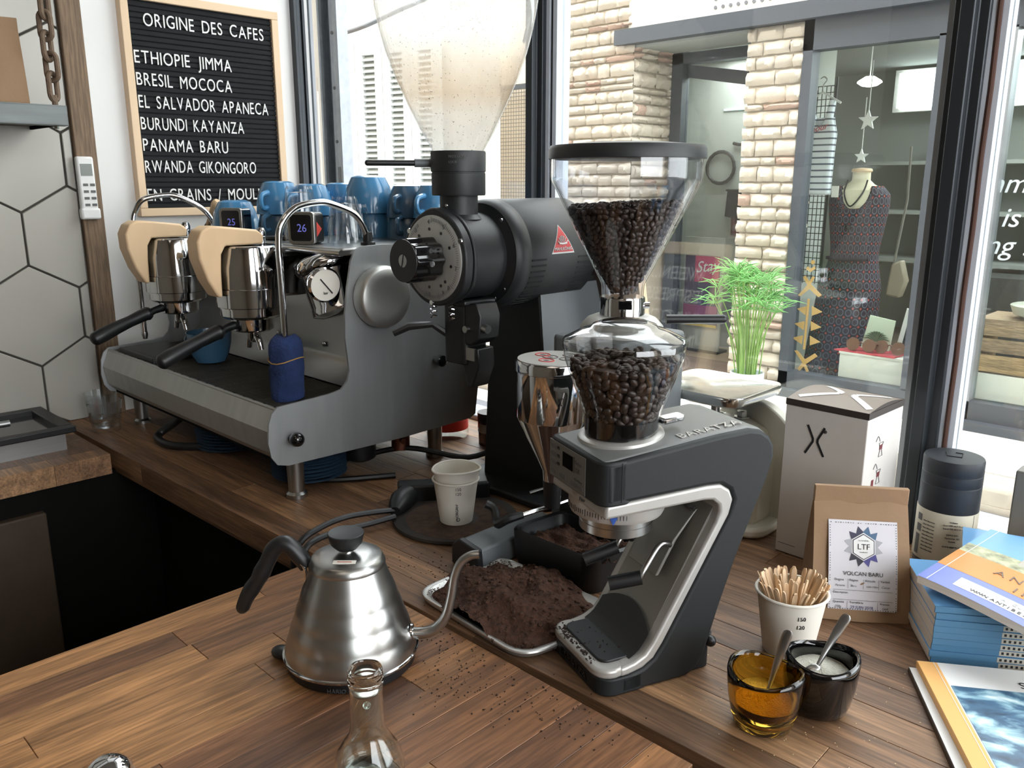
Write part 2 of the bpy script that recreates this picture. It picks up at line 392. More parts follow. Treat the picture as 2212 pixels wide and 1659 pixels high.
# ---- worktops: staves, one object each
def staves(parent, x0, x1, y0, y1, z0, z1, along, wid, lmin, lmax, material, seed):
    rng = random.Random(seed)
    a0, a1, b0, b1 = (y0, y1, x0, x1) if along == 'y' else (x0, x1, y0, y1)
    nrow = round((b1-b0)/wid); w = (b1-b0)/nrow
    for i in range(nrow):
        a = a0 - rng.uniform(0, lmax*.7); first = True
        while a < a1 - .005:
            e = a + rng.uniform(lmin, lmax)
            if a1 - e < .09: e = a1
            s0, s1 = max(a, a0), min(e, a1)
            if s1 - s0 > .01:
                zt = z1 - rng.uniform(0, .0003); g = .00025
                bb = (b0+i*w+g, b0+(i+1)*w-g, s0+g, s1-g)
                mb = MB().box(bb[0], bb[1], bb[2], bb[3], z0, zt) if along == 'y' else MB().box(bb[2], bb[3], bb[0], bb[1], z0, zt)
                part('stave', mb, material, parent, bevel=.0004, seg=1, angle=0)
            a = e
CA = radians(1.4)
ctr = thing('window_worktop', 'long oiled butcher-block worktop running under the shop window', 'worktop', (-.896, .543, 0), CA, local=True)
staves(ctr, -.925, 2.30, 0, .60, .882, .92, 'x', .043, .32, .62, m_counter, 3)
part('underside', MB().box(-.925, 2.30, .004, .60, .874, .882), m_counter, ctr)
tbl = thing('bar_worktop', 'raised walnut-toned butcher-block bar top in the foreground holding the kettle', 'worktop', (-.6, .1, .92), 0)
staves(tbl, -.886, -.317, -.35, .5425, .884, .92, 'y', .0405, .22, .46, m_table, 12)
part('underside', MB().box(-.88, -.325, -.34, .53, .876, .884), m_counter, tbl)
lct = thing('left_worktop', 'narrow wooden worktop along the tiled wall', 'worktop', (-1.68, 0, .92), 0)
staves(lct, -1.81, -1.54, -.6, .516, .88, .918, 'y', .045, .3, .5, m_counter, 5)
struct('trim_2', MB().box(-.86, .9, .535, .575, .84, .9), m_brownpanel, label='brown rail below the gap between the two worktops')
cab = thing('under_counter_cabinet', 'dark cabinet front under the espresso machine worktop', 'cabinet', (-1.2, .6, 0))
part('body', MB().box(-1.80, 1.2, .60, 1.13, .02, .872), m_dark, cab)
part('door', MB().box(-1.50, -1.12, .588, .60, .06, .85), m_dark, cab, bevel=.003)
part('door', MB().box(-1.10, -.72, .588, .60, .06, .85), m_dark, cab, bevel=.003)
bar = thing('bar_cabinet', 'dark base carrying the foreground bar top', 'cabinet', (-.6, .0, 0))
part('body', MB().box(-.83, -.37, -.3, .50, 0, .876), m_dark, bar)
part('plinth', MB().box(-.80, -.40, -.28, .48, 0, .05), m_black, bar)
sp = thing('side_panel_cupboard', 'scuffed brown cupboard panel under the left worktop', 'cabinet', (-1.56, .1, 0))
part('door', MB().box(-1.565, -1.545, -.45, .40, .02, .835), m_brownpanel, sp, bevel=.003)
part('body', MB().box(-1.80, -1.566, -.5, .598, .02, .878), m_dark, sp)
# ================================================================= STREET AND SHOP OPPOSITE
m_road = mat('asphalt', (118,120,128), .9, var=.12, vscale=40, bump=.5, bscale=160)
m_curb = mat('curb_stone', (176,166,152), .85, var=.1, vscale=8, bump=.3, bscale=40)
m_walk = mat('pavement', (212,206,196), .85, var=.06, vscale=6)
m_line = mat('white_road_paint', (236,236,232), .8, var=.06, vscale=14)
m_stone = mat('pale_stone', (226,216,200), .9, var=.10, vscale=30, bump=1.0, bscale=60, rnd=.06)
m_stonered = mat('terracotta_stone', (206,178,162), .9, var=.14, vscale=14, bump=.8, bscale=46, rnd=.1)
m_mortar = mat('pale_mortar', (205,194,176), .95, var=.06, vscale=20)
m_shopframe = mat('shop_frame_slate', (74,79,86), .5, var=.04, vscale=6)
m_render = mat('white_render', (232,228,218), .85, var=.03, vscale=3)
m_cream = mat('cream_render', (240,226,206), .85, var=.04, vscale=4)
m_shopwall = mat('shop_wall_grey', (168,172,166), .8, var=.03, vscale=2)
m_shopdark = mat('shop_dark_shelf', (84,84,82), .7, var=.1)
struct('street', MB().box(-14, 8, 1.30, 3.88, -.1, 0), m_road)
struct('road_line', MB().box(-14, 8, 3.66, 3.86, -.02, .004), m_line)
kb = struct('curb', MB().box(-14, 8, 3.88, 4.10, -.1, .03), m_curb)
for i in range(16):
    x = -6.4 + i*.56
    part('curb_stone', MB().box(x+.006, x+.554, 3.885, 4.10, 0, .118+random.uniform(-.004,.004)), m_curb, kb, bevel=.02, seg=2)
pv = struct('pavement', MB().box(-14, 8, 4.10, 4.82, -.1, .112), m_walk)

# ---- stone pieces
def stone_mesh(i):
    rng = random.Random(100+i); mb = MB()
    n, m_ = 5, 3
    def fn(u, v):
        x, z = u-.5, v-.5
        e = max(abs(x), abs(z))*2
        y = -.5*(1-max(0, e-.72)*1.6) + rng.uniform(-.14,.14)*(1 if e < .95 else .2)
        j = .035 if e > .95 else .02
        return (x*.97+rng.uniform(-j,j), y if e < .99 else .25, z*.94+rng.uniform(-j,j))
    mb.grid(fn, n, m_)
    return mb.mesh('stone', angle=60)
STONES = [stone_mesh(i) for i in range(7)]
for sm_ in STONES[:]: sm_.materials.append(m_stone)
SRED = []
for sm_ in STONES[:3]:
    c = sm_.copy(); c.materials.clear(); c.materials.append(m_stonered); SRED.append(c)
def stone_face(parent, org, ud, length, z0, z1, rng, red=.12):
    """rubble courses on a wall face: ud = direction along the wall, outward normal = ud rotated -90deg"""
    ud = Vector(ud); nd = Vector((ud.y, -ud.x, 0)); z = z0; row = 0
    off = OFF.get(parent, Vector((0,0,0)))
    while z < z1 - .02:
        hgt = rng.choice([.085,.075,.095,.070,.045,.036,.060]); hgt = min(hgt, z1-z)
        u = -rng.uniform(0,.12)
        while u < length - .01:
            w = rng.uniform(.09,.21)*(1.1 if hgt < .06 else 1)
            if length-(u+w) < .06: w = length-u
            u0, u1 = max(u,0), min(u+w,length)
            if u1-u0 > .02:
                thin = hgt < .06
                me = rng.choice(SRED) if (thin and rng.random() < .35) or rng.random() < red*.15 else rng.choice(STONES)
                o = bpy.data.objects.new('stone', me); COL.objects.link(o); o.parent = parent
                d = rng.uniform(.03,.06)
                c = Vector(org) + ud*((u0+u1)/2); c.z = z+hgt/2
                R = Matrix((ud*(u1-u0), -nd*d, Vector((0,0,hgt)))).transposed().to_4x4(); R.translation = c - off + nd*.008
                o.matrix_local = R
            u += w
        z += hgt + .006; row += 1
rng = random.Random(5)
fw = struct('stone_wall', MB().box(-4.18, -3.60, 4.83, 5.35, .05, 4.5), m_mortar, label='pale rubble stone wall left of the shop doorway')
stone_face(fw, (-4.18, 4.815, 0), (1,0,0), .60, 1.0, 2.7, rng)
stone_face(fw, (-3.585, 4.83, 0), (0,1,0), .46, .9, 2.32, rng)
pl = struct('stone_pillar', MB().box(-2.72, -2.37, 4.83, 4.95, .05, 2.4), m_mortar, label='pale stone pillar between doorway and display window')
stone_face(pl, (-2.735, 4.815, 0), (1,0,0), .375, .09, 2.30, rng)
stone_face(pl, (-2.355, 4.83, 0), (0,1,0), .12, .09, 2.30, rng)
struct('plain_wall', MB().box(-9, -4.19, 4.86, 5.3, 0, 2.85), m_cream, label='cream rendered wall of the neighbouring house')
struct('upper_wall', MB().box(-3.62, 4.0, 4.80, 5.3, 2.40, 4.6), m_render, label='white fascia above the shop opposite')
struct('upper_wall_far', MB().box(-9, -3.62, 5.0, 5.3, 2.84, 3.2), m_render, label='white wall top of the neighbouring house')
fb = struct('fascia_beam', MB().box(-3.70, 4.0, 4.745, 5.3, 2.305, 2.40), m_shopframe, label='slate grey beam over the shop front')
dm = MB()
for i in range(14):
    for k, zz in enumerate((2.452, 2.50)):
        if k == 1 and i > 0: continue
        dm.cyl((-2.96+.052*i, 4.799, zz), (-2.96+.052*i, 4.794, zz), .011, n=10)
part('sign_dots', dm, mat('grey_sign_dots', (120,120,124), .6), fb, kind='stuff')
# ---- shop shell
shop = struct('shop_interior', MB().box(-4.0, 2.6, 7.9, 8.0, 0, 2.7).box(-4.02, -3.95, 5.36, 8, 0, 2.7).box(2.6, 2.7, 4.9, 8, 0, 2.7).box(-4.0, 2.6, 4.95, 8, 2.36, 2.45), m_shopwall, label='grey painted interior of the shop opposite')
part('shop_floor', MB().box(-4.0, 2.6, 4.83, 8, .0, .11), mat('shop_floor_wood', (150,132,112), .5, var=.1), shop)
part('partition', MB().box(-2.72, -2.64, 4.95, 5.85, .1, 2.36), m_shopwall, shop)
m_led = mat('light_panel', (235,244,248), .5, emit=4.0)
led = thing('ceiling_light_panel', 'long bright light panel inside the shop opposite', 'light', (-1.6, 7.6, 2.0))
part('diffuser', MB().box(-2.85, 1.2, 7.55, 7.60, 2.02, 2.30), m_led, led)
part('housing', MB().box(-2.90, 1.25, 7.60, 7.66, 1.99, 2.33), m_render, led)
area('shop_lamp', (-1.0, 6.2, 2.34), (-1.0, 6.2, 0), 1.8, 1.2, 70, (.95,1,1))
area('doorway_fill', (-3.2, 5.65, 2.30), (-3.2, 5.65, 0), .6, .4, 14, (.97,1,.98))  # added fill light, no fixture: brightens the wall behind the shop door
# shop window joinery
sw = struct('shop_window', MB().box(-2.32, -1.62, 4.86, 4.865, .27, 2.14), thin_glass('shop_glass', (.93,.96,.95), 1.5, .55), label='display window of the shop opposite', angle=0)
part('window_frame', MB().box(-2.37, -2.31, 4.80, 4.90, .11, 2.305), m_shopframe, sw)
part('window_frame', MB().box(-1.63, -1.575, 4.80, 4.90, .27, 2.15), m_shopframe, sw)
part('window_frame', MB().box(-2.37, 1.6, 4.80, 4.90, 2.14, 2.305), m_shopframe, sw)
part('window_frame', MB().box(-2.37, 1.6, 4.80, 4.90, .11, .26), m_shopframe, sw)
part('window_step', MB().box(-2.40, 1.6, 4.74, 4.82, .10, .16), m_shopframe, sw)
part('side_pane', MB().box(-1.575, -1.31, 4.86, 4.865, .26, 2.14), sw.data.materials[0], sw, angle=0)
part('window_frame', MB().box(-1.33, -1.27, 4.80, 4.90, .11, 2.15), m_frame_l, sw)
part('right_pane', MB().box(-1.27, 1.5, 4.86, 4.865, .26, 2.14), sw.data.materials[0], sw, angle=0)
part('white_panel', MB().box(-1.575, 1.5, 4.905, 4.925, .26, .40), m_render, sw)
m_glassprint = mat('window_lettering', (214,226,228), .6, var=.02)
for s_, x_, z_ in (('Summer', -1.50, 1.355), ('is', -1.250, 1.185), ('coming !', -1.585, 1.045)):
    txt(s_, .14, m_glassprint, sw, (x_, 4.858, z_), (1,0,0), (0,0,1), ext=.001, shear=.25)
# gold painted leaf ornament on the glass
m_gold = mat('gold_paint', (172,142,84), .6, var=.05)
g = MB(); gx = -2.238
gs = .75; gz = lambda b: .56+(b-.65)*gs
def flat(pts): g.prism([(gx+a*gs-.02*(gz(b)-.5), gz(b)) for a, b in pts], XZY, 4.852, 4.856)
flat([(-.012,.44),(.006,.44),(.018,.86),(0,.86)])
for k, z_ in enumerate((.50,.62,.745)):
    flat([(-.115+.015*k,z_+.025),(-.025+.008*k,z_-.02),(-.02+.008*k,z_+.055)]); flat([(.13,z_+.02),(.045,z_-.02),(.04,z_+.06)])
for z_, sg in ((.88,1),(.42,-1)):
    flat([(-.085,z_),(-.06,z_-.005*sg),(.0+.01,z_+.06*sg),(.09,z_+.0),(.115,z_+.02*sg),(.02,z_+.10*sg),(.05,z_+.155*sg),(.03,z_+.165*sg),(.005,z_+.12*sg),(-.03,z_+.165*sg),(-.05,z_+.15*sg),(-.01,z_+.09*sg)][::1])
    flat([(-.03,z_+.215*sg),(.01,z_+.195*sg),(.05,z_+.225*sg),(.04,z_+.245*sg),(.01,z_+.225*sg),(-.02,z_+.24*sg)])
    g.cyl((gx+.01, 4.856, gz(z_+.275*sg)), (gx+.01, 4.852, gz(z_+.275*sg)), .013, n=12)
part('gold_leaf_ornament', g, m_gold, sw)
# doorway: frame, open glazed door
dr = struct('door_1', MB().box(-3.56, -3.47, 5.24, 5.33, .1, 2.30), m_shopframe, label='dark framed glass door of the shop, standing ajar')
part('door_frame', MB().box(-3.56, -2.70, 5.24, 5.33, 2.215, 2.285), m_shopframe, dr)
part('lintel_soffit', MB().box(-3.60, -2.70, 4.83, 5.24, 2.29, 2.31), m_shopwall, dr)
part('door_leaf', MB().prism([(-3.47,2.13),(-3.47,2.215),(-2.75,2.09),(-2.75,2.00)], XZY, 5.30, 5.33), m_shopframe, dr)
part('door_glass', MB().box(-3.47, -2.72, 5.305, 5.31, .2, 2.13), thin_glass('door_glass', (.93,.95,.95), 1.5, 1.0), dr, angle=0)
part('door_stile', MB().box(-2.79, -2.72, 5.29, 5.33, .1, 2.1), m_shopframe, dr)
part('door_handle', MB().tube([(-2.86,5.25,1.03),(-2.72,5.25,1.05)], .016, 8), m_black, dr)
struct('doorstep', MB().box(-3.62, -2.66, 4.80, 5.40, .0, .115), mat('brown_step', (120,104,92), .8, var=.1, vscale=8))

# ---- things in and around the shop
def star(cx, cy, cz, r, name, label, grp):
    t = thing(name, label, 'ornament', (cx, cy, cz), group=grp)
    pts = [((r if i % 2 == 0 else r*.42)*sin(i*pi/5), (r if i % 2 == 0 else r*.42)*cos(i*pi/5)) for i in range(10)]
    part('star', MB().prism([(cx+a, cz+b) for a, b in pts], XZY, cy-.008, cy+.008), m_white, t, bevel=.003)
    part('cord', MB().cyl((cx, cy, cz+r*.9), (cx, cy, cz+.34), .003, n=6), m_white, t)
star(-2.12, 5.2, 1.768, .062, 'hanging_star', 'white star ornament on a cord in the shop window, upper of the two', 'stars in the window')
star(-2.14, 5.2, 1.56, .045, 'hanging_star', 'small white star hung just above the dress form neck', 'stars in the window')
for (x, y, z, lab) in ((-2.42, 5.9, 2.06, 'glowing white pendant lamp over the striped shirt side of the shop'), (-2.02, 6.4, 2.13, 'second glowing pendant bulb further right in the shop')):
    t = thing('pendant_lamp', lab, 'lamp', (x, y, z), group='shop pendant lamps')
    part('shade', MB().lathe([(.03,.04),(.075,.012),(.08,0),(.05,-.02),(.01,-.028)], (x,y,z), n=16), mat('lamp_glow', (255,252,240), .5, emit=6), t)
    part('cord', MB().cyl((x,y,z+.03), (x,y,2.36), .004, n=6), m_white, t)
sp_ = thing('spot_bulb', 'tiny warm bulb glowing behind the shop door', 'lamp', (-3.1, 6.6, 1.72))
part('bulb', MB().sph((-3.1,6.6,1.72), .02, n=10, m=6), mat('warm_bulb', (255,230,170), .5, emit=14), sp_)
part('socket', MB().cyl((-3.1,6.6,1.735), (-3.1,6.6,1.80), .012, n=8), m_black, sp_)
# dress form with patterned dress and necklace
def dress_mat():
    m, t, p, o = nt('patterned_dress'); N = t.nodes.new; L = t.links.new
    tc = N('ShaderNodeTexCoord'); mp = N('ShaderNodeMapping'); L(tc.outputs['UV'], mp.inputs[0])
    vo = N('ShaderNodeTexVoronoi'); vo.inputs['Scale'].default_value = 1.0; vo.inputs['Randomness'].default_value = 0; L(mp.outputs[0], vo.inputs['Vector'])
    ra = N('ShaderNodeValToRGB'); cr = ra.color_ramp; cr.interpolation = 'CONSTANT'
    for pos, c in ((0,(52,44,58)),(.30,(104,108,120)),(.40,(46,38,50)),(.60,(196,84,70))):
        e = cr.elements.new(pos); e.color = srgb(*c)
    cr.elements.remove(cr.elements[-1]) if cr.elements[-1].position == 1 else None
    cr.elements.remove(cr.elements[0])
    L(vo.outputs['Distance'], ra.inputs[0]); L(ra.outputs[0], p.inputs['Base Color']); p.inputs['Roughness'].default_value = .85
    return m
df = thing('dress_form', 'cream dress form with a wooden neck cap in the shop window', 'mannequin', (-2.225, 5.44, .11))
body = [(0.0,1.10),(.13,1.10),(.165,1.20),(.17,1.29),(.15,1.36),(.085,1.395),(.058,1.42),(.056,1.47)]
_t = MB().lathe([(r, z) for r, z in body], (0,0,0), n=24); _t.v = [(-2.225+x, 5.44+y*.68+(0 if z > 1.37 else -.004), z) for x, y, z in _t.v]
part('torso', _t, mat('cream_linen', (236,228,200), .8), df)
part('neck_cap', MB().lathe([(.060,1.47),(.064,1.478),(.058,1.492),(.01,1.497)], (-2.225,5.44,0), n=20), m_maple, df)
part('stand', MB().cyl((-2.225,5.44,.11), (-2.225,5.44,1.1), .018).lathe([(.16,.0),(.15,.02),(.02,.03)], (-2.225,5.44,.11), n=20), m_black, df)
me = bpy.data.meshes.new('dress'); NS, NZ = 40, 24
prof = [(.12,.235),(.16,.232),(.30,.225),(.55,.21),(.75,.20),(.88,.165),(.95,.152),(1.0,.155),(1.1,.168),(1.2,.182),(1.28,.19),(1.335,.185),(1.385,.14)]
vs, fs, uv = [], [], []
def plerp(t):
    x = t*(len(prof)-1); i = min(int(x), len(prof)-2); f = x-i
    return prof[i][0]*(1-f)+prof[i+1][0]*f, prof[i][1]*(1-f)+prof[i+1][1]*f
for i in range(NZ+1):
    z, r = plerp(i/NZ)
    for j_ in range(NS+1):
        a = 2*pi*j_/NS; fold = 1 + .05*sin(a*9+z*3)*max(0, .95-z)
        dip = 0
        if z > 1.25:
            fr = max(0, cos(a+pi/2-0.1)); dip = (z-1.25)*1.15*max(0, (fr-.80)/.2)
        vs.append((-2.225 - .04*max(0,.95-z)*1.2 + r*fold*cos(a)*1.0, 5.44 + r*fold*sin(a)*.72, z - dip)); uv.append((a/(2*pi)*26, z*17))
for i in range(NZ):
    for j_ in range(NS):
        a = i*(NS+1)+j_; fs.append((a, a+1, a+NS+2, a+NS+1))
me.from_pydata(vs, [], fs); ul = me.uv_layers.new(name='UVMap')
for p_ in me.polygons:
    for li in p_.loop_indices: ul.data[li].uv = uv[me.loops[li].vertex_index]
me.polygons.foreach_set('use_smooth', [True]*len(me.polygons))
ds = thing('dress', 'long sleeveless dark dress with a red and grey ring print on the dress form', 'dress', (0,0,0))
part('gown', me, dress_mat(), ds)
part('waist_tie', MB().tube([(-2.36,5.34,.93),(-2.225,5.315,.925),(-2.09,5.34,.935)], .012, 8, 4), mat('dress_tie', (52,42,54), .9), ds)
part('price_tag', MB().box(-2.335,-2.29,5.265,5.27,1.315,1.385), m_paper, ds)
nk = solo('necklace', MB().tube([(-2.285,5.38,1.42),(-2.28,5.33,1.34),(-2.225,5.305,1.26),(-2.165,5.33,1.34),(-2.16,5.38,1.42)], .005, 6, 6).cyl((-2.225,5.14,1.26),(-2.225,5.14,1.14), .004, n=6).sph((-2.225,5.30,1.13), .018), m_black, 'black bead necklace with a round pendant on the dress form', 'necklace')
# striped tank top on a hanger
def stripe_mat():
    m, t, p, o = nt('striped_jersey'); N = t.nodes.new; L = t.links.new
    tc = N('ShaderNodeTexCoord'); sx = N('ShaderNodeSeparateXYZ'); L(tc.outputs['Object'], sx.inputs[0])
    mm = N('ShaderNodeMath'); mm.operation = 'MULTIPLY'; mm.inputs[1].default_value = 26; L(sx.outputs['Z'], mm.inputs[0])
    fr = N('ShaderNodeMath'); fr.operation = 'FRACT'; L(mm.outputs[0], fr.inputs[0])
    gt = N('ShaderNodeMath'); gt.operation = 'GREATER_THAN'; gt.inputs[1].default_value = .74; L(fr.outputs[0], gt.inputs[0])
    mx = N('ShaderNodeMix'); mx.data_type = 'RGBA'; mx.inputs[6].default_value = srgb(226,232,238); mx.inputs[7].default_value = srgb(84,92,108)
    L(gt.outputs[0], mx.inputs[0]); L(mx.outputs[2], p.inputs['Base Color']); p.inputs['Roughness'].default_value = .9
    return m
tt = thing('striped_top', 'navy and white striped tank top hanging in the shop window', 'top', (-2.42, 5.2, 1.6))
tp = [(-.09,-.27),(.09,-.27),(.095,0),(.10,.10),(.075,.20),(.085,.30),(.055,.31),(.03,.17),(0,.14),(-.03,.17),(-.055,.31),(-.085,.30),(-.075,.20),(-.10,.10),(-.095,0)]
part('shirt', MB().prism([(-2.42+a, 1.6+b) for a, b in tp], XZY, 5.18, 5.24), stripe_mat(), tt, bevel=.015, seg=2)
part('back_panel', MB().prism([(-2.42+a, 1.6+b) for a, b in tp[:4]+[(.075,.2),(-.075,.2)]+tp[13:]], XZY, 5.235, 5.242), stripe_mat(), tt)
txt('amour', .055, mat('red_script', (190,70,80), .8), tt, (-2.50,5.176,1.70), (1,0,.2), (0,0,1), shear=.4, ext=.001)
hg = thing('clothes_hanger', 'white clothes hanger holding the striped top', 'hanger', (-2.42, 5.22, 1.9))
part('bar', MB().tube([(-2.54,5.21,1.88),(-2.42,5.21,1.95),(-2.30,5.21,1.88)], .007, 8), m_white, hg)
part('hook', MB().tube([(-2.42,5.21,1.95),(-2.42,5.21,1.99),(-2.40,5.21,2.02),(-2.42,5.21,2.04),(-2.44,5.21,2.03)], .004, 6, 4), m_steel, hg)
gp = MB()
for i in range(9): gp.cyl((-2.33+.028*i-.30, 5.352, .75), (-2.33+.028*i-.30, 5.352, 2.0), .003, n=5)
for i in range(32): gp.cyl((-2.63,5.355,.76+.04*i), (-2.40,5.355,.76+.04*i), .003, n=5)
gd = thing('wire_grid_panel', 'black wire display grid behind the striped top', 'display grid', (-2.38,5.32,.11))
part('wires', gp, m_black, gd, kind='stuff'); part('post', MB().cyl((-2.63,5.358,.11),(-2.63,5.358,2.05),.006).cyl((-2.40,5.358,.74),(-2.40,5.358,2.05),.006), m_black, gd)
# display cube with its small goods
dc = thing('display_cube', 'white display cube beside the dress in the shop window', 'plinth', (-1.84, 5.0, .11))
part('box', MB().box(-2.04, -1.64, 4.92, 5.12, .11, .40), m_render, dc)
part('top', MB().box(-2.045, -1.635, 4.915, 5.125, .40, .412), m_render, dc)
solo('red_cloth', MB().prism([(-2.08,4.92),(-1.72,4.91),(-1.70,5.10),(-2.0,5.11)], XYZ, .412, .420), mat('red_print_cloth', (190,74,80), .9, var=.5, vscale=16), 'red and white printed cloth on the display cube', 'cloth')
def glasses(x, y, z, lab):
    t = thing('sunglasses', lab, 'sunglasses', (x,y,z), group='sunglasses on the cube')
    mt = mat('brown_lens', (120,84,66), .2)
    for s_ in (-1, 1):
        part('lens', MB().lathe([(.04,0),(.04,.004)], (x+s_*.048, y, z+.04), (0,-1,.3), 14), mt, t)
        part('temple', MB().tube([(x+s_*.09,y,z+.055),(x+s_*.088,y+.06,z+.035)], .004, 6), mt, t)
    part('bridge', MB().tube([(x-.015,y,z+.05),(x,y-.004,z+.058),(x+.015,y,z+.05)], .004, 6), mt, t)
glasses(-1.93, 4.95, .42, 'brown sunglasses at the front left of the red cloth')
glasses(-1.77, 4.97, .42, 'brown sunglasses at the right end of the red cloth')
cd = thing('palm_card', 'pale card with a palm leaf print standing on the display cube', 'card', (-1.87,5.06,.42))
part('sheet', MB().prism([(-1.98,.413),(-1.81,.413),(-1.79,.605),(-1.94,.625)], XZY, 5.07, 5.08), mat('pale_green_card', (214,226,204), .8), cd)
lf = MB()
for i in range(11):
    a = radians(20+i*14); lf.tube([(-1.89,5.067,.47),(-1.89+.05*cos(a),5.067,.47+.06*sin(a)),(-1.89+.085*cos(a),5.067,.47+.075*sin(a)-.012)], [.002,.006,.001], 5)
part('leaf_print', lf, mat('leaf_print_green', (104,120,92), .8), cd)
pf = thing('picture_frame', 'white empty frame leaning behind the palm card', 'frame', (-1.73,5.1,.42))
part('border', MB().tube([(-1.77,5.10,.425),(-1.73,5.10,.68),(-1.65,5.10,.67),(-1.65,5.10,.425)], .014, 4), m_white, pf)
part('back', MB().box(-1.75,-1.65,5.112,5.118,.43,.66), m_shopdark, pf)
hb = thing('handbag', 'beige shoulder bag hanging beside the dress', 'bag', (-1.98,5.5,.75))
part('pouch', MB().prism([(-2.02,.70),(-1.93,.69),(-1.90,.80),(-1.94,.93),(-2.0,.90)], XZY, 5.48, 5.55), mat('beige_leather', (150,140,122), .6), hb, bevel=.012)
part('strap', MB().tube([(-1.99,5.5,.90),(-1.95,5.5,1.3),(-1.96,5.5,1.62)], .008, 6), mat('strap_grey', (120,116,110), .7), hb)
# garments and shelves at the back of the shop
bs = thing('back_shelving', 'dark wall shelving at the back of the shop', 'shelf', (-1.2, 7.6, .11))
for i, z_ in enumerate((.75, 1.15, 1.55)): part('shelf_board', MB().box(-3.0, 1.5, 7.35, 7.9, z_, z_+.03), m_shopwall, bs)
for x_ in (-2.45, -1.5, -.3, .9): part('upright', MB().box(x_, x_+.04, 7.4, 7.9, .11, 1.75), m_shopdark, bs)
part('counter_front', MB().box(-1.9, 1.5, 6.9, 7.3, .11, .72), m_shopdark, bs)
for i, (x_, z0_, z1_, c_, lb) in enumerate(((-2.18,.95,1.50,(96,96,100),'grey garment hanging left in the back of the shop'),(-1.92,.85,1.62,(70,70,78),'dark garment hanging in the middle of the back wall'),(-.9,.8,1.6,(60,58,62),'black garment behind the window lettering'),(-.55,.85,1.5,(96,88,84),'taupe garment right of the black one'))):
    t = thing('garment', lb, 'clothes', (x_,6.8,1.2), group='garments at the back')
    part('cloth', MB().prism([(x_-.10,z0_),(x_+.11,z0_),(x_+.09,z1_-.1),(x_+.03,z1_),(x_-.03,z1_),(x_-.09,z1_-.12)], XZY, 6.75, 6.84), mat('garment_%d' % i, c_, .9, var=.1), t, bevel=.02)
    part('hanger', MB().tube([(x_,6.8,z1_),(x_,6.8,z1_+.08),(x_+.03,6.8,z1_+.1)], .005, 6), m_black, t)
ot = thing('side_box', 'white cardboard carton on the shop shelf behind the lettering', 'box', (-1.1,6.2,1.45))
part('carton', MB().box(-1.36,-.7,6.1,6.5,1.50,1.72), m_render, ot); part('lid', MB().box(-1.38,-.68,6.08,6.52,1.72,1.75), m_render, ot)
part('stand', MB().box(-1.2,-.8,6.2,6.4,.11,1.5), m_shopdark, ot)
# fruit crates
m_crate = wood('crate_slats', [(150,126,104),(176,148,118),(196,164,124)], 'x', .75, True, .7)
m_stencil = mat('red_stencil', (178,66,62), .8)
wb = thing('white_plinth', 'low white plinth carrying the wooden fruit crate', 'plinth', (-1.0,5.15,.11))
part('block', MB().box(-1.38,-.3,4.98,5.45,.11,.37), m_render, wb); part('top', MB().box(-1.385,-.295,4.975,5.455,.37,.38), m_render, wb)
ct = thing('fruit_crate', 'weathered wooden fruit crate with upside-down red stencilled letters', 'crate', (-1.0,5.1,.38))
for i, (z_, hh) in enumerate(((.39,.095),(.50,.075),(.59,.075))):
    part('slat', MB().box(-1.34+.02*i,-.55,5.02,5.035,z_,z_+hh), m_crate, ct, bevel=.002)
    for t_, s_ in (('FRUIT.B.32', -.62),):
        txt(('FRUIT.B.32','FRUIT.R.37','FRUIT.B.32')[i], .075, m_stencil, ct, (-.66+.02*i, 5.018, z_+hh-.012), (-1,0,0), (0,0,-1), ext=.0006)
part('end_panel', MB().box(-1.34,-1.32,5.03,5.40,.385,.67), m_crate, ct); part('end_panel', MB().box(-.57,-.55,5.03,5.40,.385,.67), m_crate, ct)
part('base_board', MB().box(-1.34,-.55,5.03,5.40,.665,.68), m_crate, ct)
tr_ = thing('glass_dish', 'clear glass dish of small jewellery on top of the crate', 'dish', (-1.0,5.2,.68))
part('bowl', MB().lathe([(.10,0),(.16,.02),(.18,.07),(.17,.075)], (-1.05,5.2,.685), n=20), mat('pale_dish', (206,204,188), .3), tr_)
part('jewellery', MB().sph((-1.1,5.16,.75),.03).sph((-1.03,5.18,.75),.034).sph((-.98,5.15,.745),.028), mat('brass_bits', (190,170,110), .3, .5), tr_, kind='stuff')
cl = thing('clipboard', 'light wooden board left of the fruit crate', 'board', (-1.42,5.2,.11))
part('board', MB().prism([(-1.47,.56),(-1.37,.62),(-1.36,.68),(-1.46,.72)], XZY, 5.2, 5.215), m_maple, cl); part('foot', MB().box(-1.46,-1.40,5.2,5.3,.11,.57), m_crate, cl)
# black wall ornaments seen through the door
for nm, pts, lb in (('wall_tassel', [(-.06,.12),(.06,.12),(.075,-.10),(.02,-.11),(.025,-.26),(-.02,-.26),(-.025,-.11),(-.07,-.10)], 'black fringed wall hanging behind the shop door'),):
    t = thing(nm, lb, 'ornament', (-3.36,5.9,1.30))
    part('fringe', MB().prism([(-3.36+a*1.25, 1.24+b*.9) for a, b in pts], XZY, 5.88, 5.90), m_black, t); part('rod', MB().cyl((-3.45,5.89,1.35),(-3.27,5.89,1.35),.008), m_black, t)
t = thing('wire_wreath', 'black round wire wreath hung beside the fringed hanging', 'ornament', (-3.50,5.9,1.52))
part('ring', MB().tube([(-3.52+.12*cos(a*.35),5.9,1.52+.12*sin(a*.35)) for a in range(19)], .014, 6), m_black, t)
part('twig', MB().tube([(-3.42,5.9,1.70),(-3.34,5.9,1.69),(-3.26,5.9,1.75)], .012, 6, 3), m_black, t)
